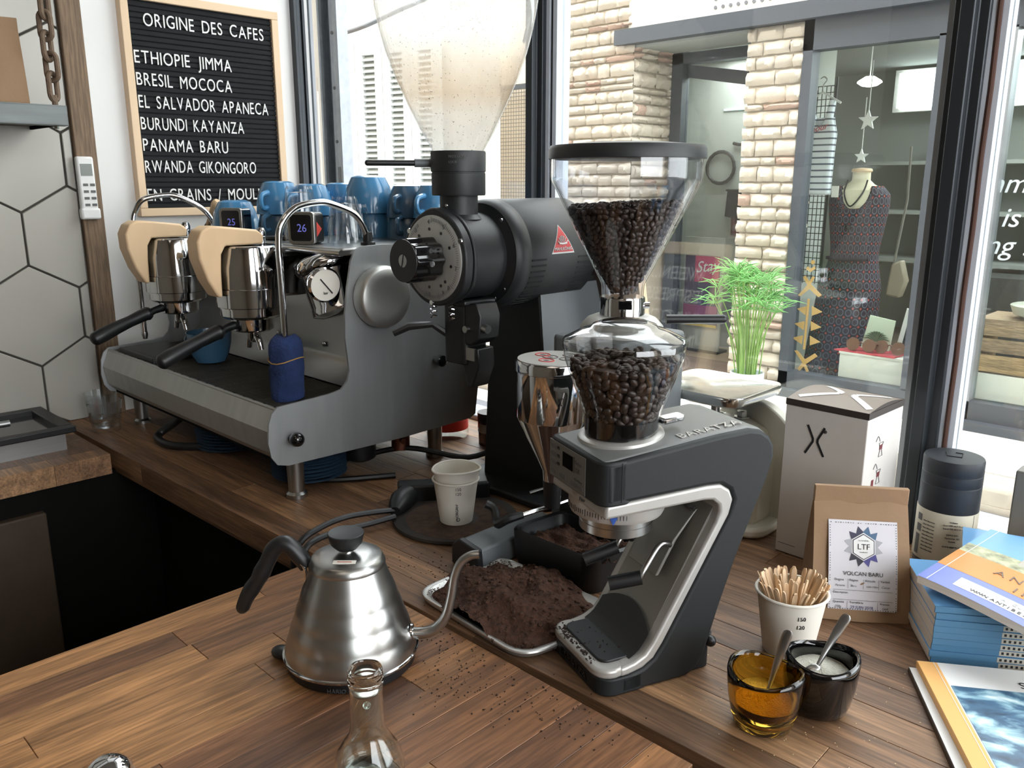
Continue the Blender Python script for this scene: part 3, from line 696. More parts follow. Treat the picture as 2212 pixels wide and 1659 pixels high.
struct('shop_inner_wall', MB().box(-4.0,-2.72,5.92,5.98,.1,2.4), m_shopwall)
ls_ = thing('led_strip', 'thin cool white light strip on the wall behind the shop door', 'light', (-3.3,5.88,1.95))
part('strip', MB().box(-3.52,-3.05,5.905,5.915,1.944,1.954), mat('led_line', (200,240,240), .5, emit=3), ls_); part('channel', MB().box(-3.53,-3.04,5.914,5.92,1.938,1.960), m_shopwall, ls_)
ps = thing('pink_poster', 'magenta and navy concert poster inside the shop doorway', 'poster', (-3.45,5.6,.6))
part('sheet', MB().box(-3.60,-3.30,5.60,5.606,.315,.86), mat('navy_poster', (58,44,84), .7), ps)
part('pink_block', MB().box(-3.51,-3.30,5.595,5.60,.66,.86), mat('poster_pink', (196,58,104), .7), ps)
part('pink_block', MB().box(-3.60,-3.30,5.595,5.60,.36,.48), mat('poster_magenta', (150,48,110), .7), ps)
part('yellow_edge', MB().box(-3.60,-3.30,5.594,5.60,.315,.335), mat('poster_yellow', (206,178,60), .7), ps)
txt('Stay', .12, m_white, ps, (-3.50,5.593,.73), (1,0,.15), (0,0,1), shear=.4)
t = thing('poster_stand', 'plain pale panel that carries the concert poster', 'stand', (-3.45,5.65,.11))
part('panel', MB().box(-3.62,-3.28,5.612,5.63,.11,1.0), m_shopwall, t); part('foot', MB().box(-3.62,-3.28,5.60,5.75,.11,.13), m_shopdark, t)
# papyrus in white pot on the pavement
pp = thing('papyrus_plant', 'green papyrus plant in a white pot by the stone pillar', 'plant', (-2.32,4.42,.112))
PX, PY = -2.40, 4.46
part('pot', MB().lathe([(.0,0),(.085,0),(.098,.03),(.100,.185),(.096,.190),(.090,.185),(.088,.15),(.0,.15)], (PX,PY,.112), n=28), mat('white_pot', (226,232,240), .35), pp)
st, lv = MB(), []
rng = random.Random(4)
for i in range(44):
    a, r0 = rng.uniform(0,2*pi), rng.uniform(.01,.07); hgt = rng.uniform(.40,.66); sp2 = rng.uniform(.2,1)*.17
    b0 = Vector((PX+r0*cos(a), PY+r0*sin(a), .255)); b1 = b0 + Vector((sp2*cos(a), sp2*sin(a), hgt)); mid = (b0+b1)/2 + Vector((-.2*sp2*cos(a), -.2*sp2*sin(a), .0))
    st.tube([b0, mid, b1], [.0042,.0036,.0026], 5, 3)
    if i < 40:
        lm = MB(); nb = rng.randint(10,14)
        for k in range(nb):
            q = 2*pi*k/nb+rng.uniform(-.2,.2); ln = rng.uniform(.09,.165); el = rng.uniform(-.1,.8)
            d = Vector((cos(q)*cos(el), sin(q)*cos(el), sin(el)))
            lm.tube([b1, b1+d*ln*.55+Vector((0,0,.008)), b1+d*ln+Vector((0,0,-.025*rng.random()))], [.0022,.0032,.0008], 4)
        lv.append(lm)
m_stem = mat('papyrus_stem', (128,164,84), .6, var=.12, vscale=8); m_leaf = mat('papyrus_leaf', (110,168,90), .55, var=.2, vscale=10, rnd=.15)
part('stems', st, m_stem, pp, kind='stuff')
for lm in lv: part('leaf_umbel', lm, m_leaf, pp)
# ---- neighbouring house: louvred shutters, wire mesh, cable
m_shut = mat('faded_white_shutter', (226,230,228), .75, var=.05, vscale=12)
def shutter(org, ang, wdt, z0, z1, lab):
    t = thing('louvred_shutter', lab, 'shutter', (org[0], org[1], z0), ang, group='louvred shutters', local=True)
    H = z1-z0
    part('frame', MB().box(0,.07,-.02,.02,0,H).box(wdt-.07,wdt,-.02,.02,0,H).box(.07,wdt-.07,-.02,.02,H-.10,H).box(.07,wdt-.07,-.02,.02,0,.10), m_shut, t)
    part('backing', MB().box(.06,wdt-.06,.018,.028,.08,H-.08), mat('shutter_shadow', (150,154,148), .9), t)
    sl = MB(); n = int((H-.2)/.042)
    for i in range(n):
        z = .11+i*.042; sl.obox((wdt/2, 0, z+.012), (wdt/2-.07,0,0), (0,.018,.014), (0,-.002,.003))
    part('slats', sl, m_shut, t, kind='stuff', angle=0)
sd = Vector((.964, .267, 0)); sa = math.atan2(.267, .964); sp0 = Vector((-5.92, 3.97, 0))
for i, lb in enumerate(('leftmost louvred shutter leaf seen through the left window bay', 'second louvred shutter leaf from the left', 'third louvred shutter leaf, just left of the tall clear hopper', 'rightmost louvred shutter leaf, behind the tall clear hopper')):
    p_ = sp0 + sd*.262*i; shutter((p_.x, p_.y), sa, .258, 1.16, 2.46, lb)
hs_ = struct('shutter_house', MB().obox(sp0+sd*.40+Vector((-.1*.267,.1*.964*1.6,1.4)), sd*1.0, Vector((-.267,.964,0))*.08, (0,0,1.4)), m_render, label='white house wall carrying the louvred shutters')
part('blue_band', MB().obox(sp0+sd*.4+Vector((.267*.03,-.964*.03,1.12)), sd*1.0, Vector((-.267,.964,0))*.06, (0,0,.02)), mat('blue_sill', (96,140,178), .6), hs_)
part('window_ledge', MB().obox(sp0+sd*.4+Vector((.267*.05,-.964*.05,1.05)), sd*1.0, Vector((-.267,.964,0))*.08, (0,0,.03)), m_render, hs_)
part('window_ledge', MB().obox(sp0+sd*.4+Vector((.267*.05,-.964*.05,.93)), sd*1.0, Vector((-.267,.964,0))*.07, (0,0,.03)), m_render, hs_)
solo('overhead_cable', MB().tube([(-6.1,3.9,2.50),(-5.5,3.95,2.53),(-5.0,4.1,2.66),(-4.3,4.6,2.95)], .016, 8, 5), m_shopframe, 'dark cable sagging above the louvred shutters', 'cable')
wm = MB()
for i in range(26): wm.cyl((-5.12+.028*i, 4.80, .9), (-5.12+.028*i, 4.80, 2.10), .0024, n=4)
for i in range(44): wm.cyl((-5.12,4.795,.92+.0275*i), (-4.40,4.795,.92+.0275*i), .0024, n=4)
mp_ = thing('mesh_screen', 'wire mesh screen panel on the cream wall behind the tall grinder', 'screen', (-4.75,4.8,.9))
part('wires', wm, mat('mesh_wire', (116,108,100), .6), mp_, kind='stuff')
part('frame', MB().box(-5.14,-4.38,4.78,4.82,2.10,2.135).box(-5.14,-5.11,4.78,4.82,.88,2.1).box(-4.41,-4.38,4.78,4.82,.88,2.1), m_shopframe, mp_)
# roller-shutter guide outside the left bay
gr_ = thing('shutter_guide_rail', 'galvanised guide rail with punched holes outside the left window bay', 'rail', (-1.80,1.21,.2))
part('channel', MB().prism([(-1.838,1.20),(-1.838,1.23),(-1.756,1.23),(-1.756,1.20),(-1.764,1.20),(-1.764,1.224),(-1.830,1.224),(-1.830,1.20)], XYZ, .2, 2.62), m_galv, gr_)
part('web', MB().box(-1.808,-1.778,1.212,1.223,.2,2.62), m_galv, gr_, bevel=.004)
hm = MB()
for i in range(12): hm.cyl((-1.793,1.2125,1.0+.125*i), (-1.793,1.209,1.0+.125*i), .004, n=10)
part('rivet', hm, m_frame, gr_, kind='stuff')
part('slot', MB().box(-1.790,-1.784,1.208,1.214,1.40,1.44), m_frame, gr_)
# ================================================================= LEFT WALL THINGS
lb = thing('letter_board', 'black felt letter board in a pale oak frame listing coffee origins', 'sign', (-1.822,.90,1.33))
BY0, BY1, BZ0, BZ1 = .7215, 1.0735, 1.332, 1.778
fwd_ = .0165
def bz(y, z): return z
part('frame_rail', MB().box(-1.824,-1.802,BY0,BY1,BZ0,BZ0+.017), m_frame_w, lb, bevel=.0015)
part('frame_rail', MB().box(-1.824,-1.802,BY0,BY1,BZ1-.017,BZ1), m_frame_w, lb, bevel=.0015)
part('frame_stile', MB().box(-1.824,-1.8022,BY0,BY0+.0165,BZ0+.017,BZ1-.017), m_frame_w, lb, bevel=.0015)
part('frame_stile', MB().box(-1.824,-1.8022,BY1-.0165,BY1,BZ0+.017,BZ1-.017), m_frame_w, lb, bevel=.0015)
fe = MB(); z = BZ0+.017; pitch_ = .0108; prof = []
while z < BZ1-.018:
    prof += [(-1.8125,z),(-1.8088,z+.001),(-1.8082,z+pitch_*.45),(-1.8088,z+pitch_*.78),(-1.8125,z+pitch_*.86)]; z += pitch_
n = len(prof)
fe.add([(x, BY0+.0165, z) for x, z in prof] + [(x, BY1-.0165, z) for x, z in prof], [(i, n+i, n+i+1, i+1) for i in range(n-1)])
part('felt_panel', fe, m_felt, lb, angle=25)
_lm = {}
def letters(s, y0, y1, zb, H):
    x = 0; items = []
    for ch in s:
        if ch == ' ': x += .60; continue
        k = (ch, H)
        if k not in _lm:
            me = txt_mesh(ch, H/.70, .0012).copy()
            xs = [v.co.x for v in me.vertices]; zs = [v.co.y for v in me.vertices]; mn, mx, b0 = min(xs), max(xs), min(zs)
            for v in me.vertices: v.co = (v.co.z+.0012, (v.co.x-mn)*.80, (v.co.y))
            me.materials.clear(); me.materials.append(m_letter); _lm[k] = (me, (mx-mn)*.80)
        me, w = _lm[k]; items.append((me, x, w/H)); x += w/H + .17
    tot = x-.17; sc = (y1-y0)/tot
    for me, xx, w in items:
        o = bpy.data.objects.new('letter', me); COL.objects.link(o); o.parent = lb
        o.location = Vector((-1.8080, y0+xx*sc, zb+random.uniform(-.0006,.0006))) - OFF[lb]; o.scale = (1, sc/H, 1)
LH = .0252
letters('ORIGINE DES CAFES', .7670, 1.036, 1.7135, LH)
for i, (s_, e_) in enumerate((('ETHIOPIE JIMMA', .953), ('BRESIL MOCOCA', .950), ('EL SALVADOR APANECA', 1.036), ('BURUNDI KAYANZA', .972), ('PANAMA BARU', .930), ('RWANDA GIKONGORO', .995))):
    letters(s_, .7415, e_, 1.6400-.0435*i, LH)
letters('EN GRAINS / MOULU', .7405, 1.012, 1.3640, LH)
# remote control in its holder on the trim
rc = thing('remote_control', 'slim white air conditioner remote in a holder on the wooden trim', 'remote', (-1.80,.618,1.33))
part('body', MB().box(-1.806,-1.790,.602,.634,1.335,1.452), m_white, rc, bevel=.004)
part('screen', MB().box(-1.7905,-1.7893,.607,.629,1.415,1.438), mat('lcd_grey', (120,124,118), .3), rc)
for i in range(4):
    for k in range(2): part('button', MB().box(-1.7905,-1.789,.609+.013*k,.618+.013*k,1.395-.013*i,1.400-.013*i), m_gprint, rc)
part('holder', MB().box(-1.8065,-1.788,.600,.637,1.330,1.352), m_white, rc, bevel=.004)
# hanging shelf
sh = thing('hanging_shelf', 'dark steel-edged shelf hanging from a rusty chain', 'shelf', (-1.72,.2,1.50))
part('board', MB().box(-1.815,-1.622,-.7,.532,1.506,1.527), m_brownpanel, sh)
part('front_channel', MB().box(-1.622,-1.616,-.7,.538,1.499,1.531).box(-1.640,-1.616,-.7,.538,1.529,1.532).box(-1.640,-1.616,-.7,.538,1.498,1.501), mat('raw_steel_strip', (104,108,108), .5, .7, var=.2, vscale=20, stretch=(1,.3,2)), sh, bevel=.0008)
part('end_cap', MB().box(-1.815,-1.618,.533,.538,1.500,1.529), m_dark, sh)
part('nut', MB().cyl((-1.630,.522,1.499),(-1.630,.522,1.493),.004,n=6), m_chrome, sh)
ch = thing('shelf_chain', 'rusty iron chain holding up the hanging shelf', 'chain', (-1.66,.534,1.532))
def link_mesh():
    pts = []; R_, L_ = .0105, .0125
    for k in range(9): a = pi*k/8; pts.append((R_*cos(a), 0, L_/1+R_*sin(a)))
    for k in range(9): a = pi+pi*k/8; pts.append((R_*cos(a), 0, -L_+R_*sin(a)))
    mb = MB(); rs = []; N_ = len(pts)
    for i in range(N_):
        p = Vector(pts[i]); d = (Vector(pts[(i+1)%N_])-Vector(pts[i-1])).normalized(); e = Vector((0,1,0)); g_ = d.cross(e)
        rs.append([p+(e*cos(2*pi*j/8)+g_*sin(2*pi*j/8))*.0046 for j in range(8)])
    mb.rings(rs, closed=True); me = mb.mesh('chain_link'); me.materials.append(m_rust); return me
lme = link_mesh()
for i in range(9):
    o = bpy.data.objects.new('chain_link', lme); COL.objects.link(o); o.parent = ch
    o.location = Vector((-1.66, .534+.002*sin(i*2), 1.566+.0335*i)) - OFF[ch]; o.rotation_euler = (0, 0, radians(38 if i % 2 else 128))
part('eye_bolt', MB().cyl((-1.66,.534,1.529),(-1.66,.534,1.552),.005,n=8), m_rust, ch)
def kraft_bag(name, label, loc, rz, w, d, hgt, mouth, material, lean=0):
    """stand-up paper bag: gusseted sides, folded seam at the top; local frame"""
    t = thing(name, label, 'bag', loc, rz, local=True)
    rs = []
    for k in range(13):
        f = k/12; z = hgt*f; dd = d/2*(1-f**1.6)+.002; ww = w/2*(1-.04*f); gus = min(.6, f*1.1)*d/2*.8*(1-f*.6)
        dy = lean*f
        pts = [(-ww,-dd+dy),(-ww*.5,-dd*1.06-.002*sin(f*9)+dy),(0,-dd*1.1+.0015*sin(f*14)+dy),(ww*.5,-dd*1.06+.002*sin(f*11)+dy),(ww,-dd+dy),(ww-gus*.5,0+dy),(ww,dd+dy),(ww*.3,dd*1.05+dy),(-ww*.4,dd*1.03+dy),(-ww,dd+dy),(-ww+gus*.5,0+dy)]
        rs.append([(x, y, z) for x, y in pts])
    part('bag_body', MB().rings(rs), material, t, angle=28)
    part('top_seam', MB().box(-w/2*.965, w/2*.965, lean-.0035, lean+.0035, hgt-.004, hgt+mouth), material, t, bevel=.001)
    return t
kraft_bag('paper_bag', 'plain brown paper coffee bag standing on the hanging shelf', (-1.712,.462,1.527), radians(80), .085, .05, .135, .018, m_kraft)
# gutter-like steel knock drawer on the left worktop
gt_ = thing('steel_trough', 'long steel trough with a black open top on the left worktop', 'trough', (-1.70,.2,.918))
part('body', MB().box(-1.808,-1.625,-.55,.47,.918,.951), m_steel, gt_)
part('lip', MB().box(-1.812,-1.790,-.55,.486,.951,.963).box(-1.632,-1.612,-.55,.486,.951,.963).box(-1.79,-1.632,.462,.486,.951,.963), m_black, gt_, bevel=.002)
part('insert', MB().box(-1.79,-1.632,-.55,.462,.9515,.953), m_black_g, gt_)
part('bar', MB().cyl((-1.70,-.55,.968),(-1.70,.40,.968),.006), m_steel, gt_)
# ================================================================= ESPRESSO MACHINE
em = thing('espresso_machine', 'two-group brushed steel espresso machine with wooden paddles at the tiled corner', 'coffee machine', (-1.4,.8,.92))
XL, XR = -1.735, -1.075
sidep = [(.612,.985),(.594,.990),(.5845,1.004),(.581,1.026),(.584,1.055),(.590,1.070),(.600,1.0785),(.690,1.0825),(.712,1.086),(.724,1.097),(.729,1.114),(.7265,1.14),(.724,1.167),(.726,1.205),(.732,1.245),(.741,1.285),(.748,1.299),(.758,1.305),(.80,1.3065),(1.0,1.300),(1.022,1.27),(1.020,1.178),(1.010,1.069),(.998,.990),(.985,.984),(.83,.981)]
m_plate = mat('side_plate_steel', (172,175,176), .5, .75, var=.06, vscale=7, stretch=(1,8,1))
part('side_panel', MB().prism(sidep, YZX, XR-.004, XR), m_plate, em)
part('side_panel', MB().prism(sidep, YZX, XL, XL+.004), m_plate, em)
part('side_panel_lining', MB().prism([(.735,1.10),(.73,1.17),(.745,1.28),(.77,1.298),(1.0,1.295),(.99,1.0),(.74,1.0)], YZX, XR-.010, XR-.0045), m_dark, em)
part('front_cover', MB().prism([(.600,1.0770),(.5850,1.042),(.5905,1.006),(.606,.990),(.612,.994),(.598,1.010),(.592,1.042),(.604,1.072)], YZX, XL+.004, XR-.004), m_alu, em, bevel=.0012, angle=18)
part('lower_tray', MB().box(XL+.004, XR-.004, .606, .99, .986, 1.0), m_dark, em)
part('body_back', MB().prism([(.80,1.0),(.80,1.10),(.815,1.20),(.80,1.28),(1.0,1.28),(1.0,1.0)], YZX, XL+.004, XR-.011), m_dark, em)
part('backsplash', MB().prism([(.752,1.075),(.790,1.10),(.796,1.112),(.796,1.185),(.800,1.185),(.800,1.108),(.793,1.096),(.756,1.070)], YZX, XL+.004, XR-.0105), m_steel_s, em)
part('backsplash_upper', MB().prism([(.785,1.185),(.785,1.19),(.80,1.285),(.806,1.285),(.80,1.185)], YZX, XL+.004, XR-.0105), m_steel_s, em)
for x_, z_ in ((-1.135,1.095),(-1.245,1.125),(-1.40,1.125),(-1.112,1.165),(-1.112,1.148)):
    part('rivet', MB().sph((x_, .793, z_), .005, sy=.6, n=10, m=6), m_chrome, em)
part('slot_plate', MB().box(-1.120,-1.104,.790,.796,1.118,1.170), m_black, em)
# drip grille: perforated plate in slotted strips
gr = MB(); nb = 34
for i in range(nb):
    y = .608 + i*(.75-.608)/nb
    gr.box(XL+.010, XR-.008, y, y+.0026, 1.0705, 1.0735)
for x_ in [XL+.010+k*.0635 for k in range(11)]: gr.box(x_, x_+.004, .606, .752, 1.069, 1.0733)
part('drip_grille', gr, mat('stained_grille_steel', (92,88,82), .5, .7, var=.2, vscale=30), em, kind='stuff', angle=0)
hl = MB()
for i in range(20): hl.cyl((XL+.045+i*.0315, .6065, 1.0742), (XL+.045+i*.0315, .6065, 1.0746), .0042, n=8)
part('grille_holes', hl, m_black, em, kind='stuff')
part('grille_rim', MB().box(XL+.004, XR-.004, .598, .607, 1.069, 1.0745), m_steel_s, em, bevel=.001)
# legs
for x_ in (-1.105, -1.70):
    for y_ in (.640, .925):
        part('leg', MB().lathe([(.0165,.92),(.0165,.926),(.0125,.930),(.014,.990)], (x_,y_,0), n=20), m_steel_s, em)
# top deck with raised rail
part('top_deck', MB().box(XL+.004, XR-.004, .728, 1.0, 1.292, 1.3035), m_steel_s, em, bevel=.003)
part('deck_edge', MB().tube([(XL+.004,.727,1.2965),(XR-.004,.727,1.2965)], .0052, 10), m_steel_s, em)
# round brushed disc on the side panel
dk = part('side_disc', MB().lathe([(.0470,0),(.0490,.004),(.0495,.018),(.0470,.0240),(.0440,.0262),(.030,.0266),(0.0,.0266)], (XR,.789,1.226), (1,0,0), 48), mat('disc_steel', (186,186,182), .42, .85, var=.03), em)
part('front_knob', MB().lathe([(.006,0),(.006,.006),(.0095,.009),(.0115,.016),(.0095,.022),(.004,.0255),(0,.026)], (XR,.6195,1.028), (1,0,0), 20), m_black_g, em)
part('rear_knob', MB().lathe([(.006,0),(.007,.008),(.010,.012),(.010,.02),(.003,.024)], (XR,.905,1.105), (1,0,0), 16), m_black_g, em)
# groups
def group(gx, gy):
    g = part('group_head', MB().lathe([(.030,1.302),(.0445,1.302),(.0475,1.299),(.0545,1.268),(.0548,1.262),(.0550,1.232)], (gx,gy,0), n=28), m_chrome, em, bevel=.0015, angle=30)
    part('group_ring', MB().lathe([(.052,1.2325),(.0562,1.2325),(.0562,1.203),(.053,1.2015),(.053,1.200),(.040,1.199)], (gx,gy,0), n=48), m_chrome, g)
    part('group_ring', MB().lathe([(.045,1.203),(.0515,1.203),(.0515,1.188),(.046,1.183),(.03,1.182)], (gx,gy,0), n=40), m_chrome, g)
    part('group_neck', MB().box(gx-.034, gx+.034, gy+.03, .80, 1.215, 1.288), m_chrome, g, bevel=.006)
    pd = part('paddle', MB().prism([(gy+.018,1.303),(gy+.02,1.318),(gy+.008,1.327),(gy-.05,1.334),(gy-.072,1.335),(gy-.086,1.328),(gy-.094,1.312),(gy-.093,1.285),(gy-.082,1.250),(gy-.066,1.222),(gy-.059,1.222),(gy-.058,1.262),(gy-.056,1.290),(gy-.048,1.303)], YZX, gx-.020, gx+.020), m_maple, em, bevel=.008, seg=3)
    part('paddle_bolt', MB().lathe([(.0075,1.303),(.0075,1.314),(.0085,1.315),(.0085,1.322),(.006,1.328),(0,1.330)], (gx,gy+.026,0), n=12), m_chrome, em)
    return g
G1, G2 = (-1.28, .68), (-1.562, .68)
group(*G1); group(*G2)
# third housing: brew boiler cover with pressure gauge, tipped towards the side panel
gc = Vector((-1.158,.752,1.270)); ax = Vector((-.34,-.10,1)).normalized()
gh = part('gauge_housing', MB().lathe([(.020,.020),(.042,.018),(.050,.011),(.0525,.002),(.050,-.006),(.046,-.009),(.0455,-.062),(.047,-.066),(.047,-.074),(.034,-.080),(.018,-.082)], gc, ax, 32), m_chrome, em)
ga = Vector((1,-.12,-.04)).normalized(); gp_ = Vector((-1.106,.707,1.249))
part('pressure_gauge', MB().lathe([(.022,-.012),(.0265,.0),(.0272,.010),(.0243,.0125),(.0243,.009)], gp_, ga, 36, caps=False), m_chrome, em)
gf = part('gauge_face', MB().lathe([(.0243,.0),(.0243,.001)], gp_+ga*.0105, ga, 30), m_paper, em)
nv = ga.cross(Vector((0,0,1))).normalized()*-1; uv_ = Vector((0,0,1))
part('gauge_needle', MB().obox(gp_+ga*.0120+(nv*.5-uv_*.6)*.003, (nv*.5-uv_*.6).normalized()*.015, (uv_*.5+nv*.6).normalized()*.0010, ga*.0003), m_print, gf)
txt('bar', .006, m_print, gf, gp_+ga*.0121-uv_*.014, nv, uv_, align='CENTER')
part('housing_stem', MB().cyl(gc-ax*.05+Vector((0,.02,0)), gc-ax*.05+Vector((0,.07,0)), .016, n=16), m_chrome, gh)
# steam wands
def wand(name_y, bx, by, fx, fy, zt, zb, dx=0):
    pts = [(bx,by,1.302),(bx,by-.004,1.325),(bx+dx*.15,by-.022,1.352),(bx+dx*.4,by-.060,zt-.004),(bx+dx*.6,by-.085,zt),(bx+dx*.85,by-.125,zt-.008),(fx,fy+.006,zt-.032),(fx,fy,zt-.06),(fx,fy,1.25),(fx,fy,zb)]
    w_ = part('steam_wand', MB().tube(pts, .0052, 12, 7), m_chrome, em)
    part('wand_socket', MB().lathe([(.012,1.3035),(.012,1.308),(.008,1.309),(.0072,1.324)], (bx,by,0), n=16), m_black if name_y == 'r' else m_chrome, w_)
    part('wand_tip', MB().lathe([(.0058,zb),(.0062,zb-.006),(.004,zb-.014)], (fx,fy,0), n=12), m_steel_s, w_)
wand('r', -1.118, .805, -1.128, .650, 1.372, 1.10, -.01)
wand('l', -1.635, .800, -1.680, .655, 1.378, 1.11, -.04)
# drain hose and cables below
part('drain_hose', MB().tube([(-1.50,.66,.985),(-1.53,.635,.955),(-1.545,.612,.936),(-1.525,.600,.930),(-1.47,.605,.929),(-1.40,.66,.93)], .0075, 10, 6), m_black, em)
part('inlet_valve', MB().cyl((-1.12,.86,.985),(-1.115,.855,.945),.016,n=14).cyl((-1.118,.857,.968),(-1.095,.846,.966),.005,n=8), mat('copper_fitting', (120,74,58), .4, .8), em)
part('drain_cup', MB().lathe([(.030,.987),(.028,.935),(.020,.930)], (-1.16,.80,0), n=18), m_black, em)
# ---- portafilters locked into the groups
def portafilter(gx, gy, label):
    t = thing('portafilter', label, 'portafilter', (gx,gy,1.17), group='portafilters in the groups')
    part('basket_ring', MB().lathe([(.030,1.160),(.0345,1.163),(.0355,1.172),(.036,1.1815),(.030,1.1815)], (gx,gy,0), n=32), m_chrome, t)
    part('neck', MB().tube([(gx,gy-.033,1.172),(gx,gy-.05,1.168),(gx,gy-.062,1.163)], [.0075,.0065,.0075], 12), m_black, t)
    part('handle', MB().tube([(gx,gy-.056,1.1655),(gx,gy-.062,1.164),(gx,gy-.068,1.1625),(gx,gy-.095,1.153),(gx,gy-.12,1.144),(gx,gy-.145,1.134),(gx,gy-.160,1.1275),(gx,gy-.1655,1.125)], [.0095,.0130,.0120,.0105,.0118,.0132,.0122,.006], 16, 4), m_black, t)
    sp_ = part('spout', MB().lathe([(.012,1.162),(.011,1.148),(.008,1.140)], (gx,gy,0), n=14), m_chrome, t)
    for s_ in (-1, 1):
        part('spout_horn', MB().tube([(gx,gy,1.146),(gx+s_*.008,gy,1.149),(gx+s_*.016,gy,1.143),(gx+s_*.0205,gy,1.128)], [.006,.0062,.0058,.0052], 10, 4), m_chrome, sp_)
    return t
portafilter(*G1, 'black-handled portafilter in the group nearer the round side disc')
portafilter(*G2, 'black-handled portafilter in the group nearer the tiled wall')
# blue cloth wrapped round the wand
cw = thing('barista_cloth', 'dark blue cloth bound round the steam wand with a rubber band', 'cloth', (-1.128,.650,1.074))
rs = []; rng = random.Random(2)
for k in range(15):
    z = 1.075 + .098*k/14; base = .0255 if k < 9 else .0245
    if k == 14: base = .014
    if k == 13: base = .0215
    rs.append([(-1.128+(base+.0026*sin(3*a+k*.4)+.0011*sin(7*a-k*.8)+rng.uniform(-.0008,.0008))*cos(a)*.95, .650+(base+.0022*sin(4*a-k*.3)+rng.uniform(-.0008,.0008))*sin(a), z+.003*sin(a*2)) for a in [2*pi*j/26 for j in range(26)]])
part('wrap', MB().rings(rs), m_cloth, cw, angle=70)
part('fold', MB().grid(lambda u, v: (-1.128+.0275*cos(-1.9+v*.8)-.001*u, .650+.0275*sin(-1.9+v*.8)-.003*(1-u)*(v-.2), 1.076+.05*u*(1-.3*v)), 6, 5), m_cloth, cw, angle=70)
part('rubber_band', MB().tube([(-1.128+.0272*cos(a*.4), .650+.0272*sin(a*.4), 1.137+.004*sin(a*.8+1)) for a in range(17)], .0009, 6), mat('rubber_band', (176,138,74), .6), cw)
# ---- cups and glasses on the deck
CM = None
def cup_profile(s): return [(.0,0),(.019*s,0),(.027*s,.003*s),(.0345*s,.018*s),(.039*s,.036*s),(.041*s,.058*s),(.0396*s,.058*s),(.0375*s,.036*s),(.0325*s,.019*s),(.024*s,.006*s),(.0,.005*s)]
def make_cup(label, loc, s, ang, material=None, down=True, tilt=0, grp='blue cups on the machine'):
    t = thing('espresso_cup', label, 'cup', loc, 0, grp, local=True, rot=(tilt, 0, ang))
    f = (lambda z: .058*s - z) if down else (lambda z: z)
    part('cup_body', MB().lathe([(r, f(z)) for r, z in cup_profile(s)], n=32), material or m_blue, t)
    hp = [(.038*s,0,f(.046*s)),(.052*s,0,f(.047*s)),(.058*s,0,f(.036*s)),(.054*s,0,f(.024*s)),(.035*s,0,f(.020*s))]
    part('cup_handle', MB().tube(hp, [.0045*s,.0042*s,.0042*s,.0042*s,.0048*s], 8, 4), material or m_blue, t)
    return t
DZ = 1.3037
make_cup('single upturned blue cup behind the left shot timer', (-1.545,.800,DZ), 1.12, radians(120))
make_cup('upturned blue cup under another, left of the glass stack', (-1.455,.845,DZ), 1.05, radians(-60), m_bluedk)
make_cup('upturned blue cup on top of the left stack, overlapping the letter board', (-1.455,.845,DZ+.040), 1.05, radians(-62))
make_cup('lower upturned blue cup just behind the stacked glasses', (-1.405,.885,DZ), 1.0, radians(-75), m_bluedk)
make_cup('upper upturned blue cup just behind the stacked glasses', (-1.405,.885,DZ+.038), 1.0, radians(-80))
make_cup('upturned blue cup in the rear row behind the stacked glasses', (-1.41,.955,DZ), 1.0, radians(-70))
make_cup('upturned blue cup stacked in the rear row behind the stacked glasses', (-1.41,.955,DZ+.040), 1.0, radians(-75))
make_cup('lower of the bright blue cups beside the left wand arch', (-1.290,.935,DZ), 1.15, radians(150))
make_cup('topmost bright blue cup beside the wand arch, catching the window light', (-1.290,.935,DZ+.044), 1.15, radians(150))
make_cup('lower grey-blue cup left of the tall grinder neck', (-1.205,.960,DZ), 1.0, radians(-60), m_bluedk)
make_cup('upper grey-blue cup left of the tall grinder neck', (-1.207,.962,DZ+.037), 1.0, radians(-65), m_bluedk)
make_cup('lower blue cup right beside the grinder neck', (-1.135,.965,DZ), 1.0, radians(-70), m_bluedk)
make_cup('upper blue cup right beside the grinder neck', (-1.137,.967,DZ+.038), 1.0, radians(-75))
m_tumbler = thin_glass('tumbler_glass', (.95,.965,.97), 1.45, 1.5, .02)
def tumbler(label, loc, r0, r1, hgt, down=True, grp='glass tumblers on the machine', n=20, name='glass_tumbler'):
    t = thing(name, label, 'glass', loc, 0, grp, local=True)
    f = (lambda z: hgt-z) if down else (lambda z: z)
    part('wall', MB().lathe([(r, f(z)) for r, z in [(r0*.9,.002),(r0,.006),(r1,hgt),(r1-.0018,hgt),(r0-.002,.012),(0,.010)]], n=n, caps=False), m_tumbler, t, angle=20)
    part('foot', MB().lathe([(0,f(0)),(r0*.92,f(0)),(r0*.97,f(.006))], n=n, caps=False), m_tumbler, t)
    return t
tumbler('bottom upturned glass of the tall stack between the two shot timers', (-1.292,.790,DZ), .0235, .0315, .066)
tumbler('top upturned glass of the tall stack between the two shot timers', (-1.292,.790,DZ+.027), .0230, .031, .066)
tumbler('upturned glass under the wand arch, beside the right shot timer', (-1.190,.812,DZ), .022, .031, .060)
tumbler('glass nested on the one under the wand arch', (-1.190,.812,DZ+.018), .0215, .030, .058)
tumbler('upturned clear glass behind the arch and left timer', (-1.245,.870,DZ), .0225, .031, .062)
tumbler('lower cut glass left of the grey-blue cups', (-1.262,1.00-.035,DZ), .023, .030, .060)
tumbler('upper cut glass left of the grey-blue cups', (-1.262,1.00-.035,DZ+.03), .023, .030, .060)
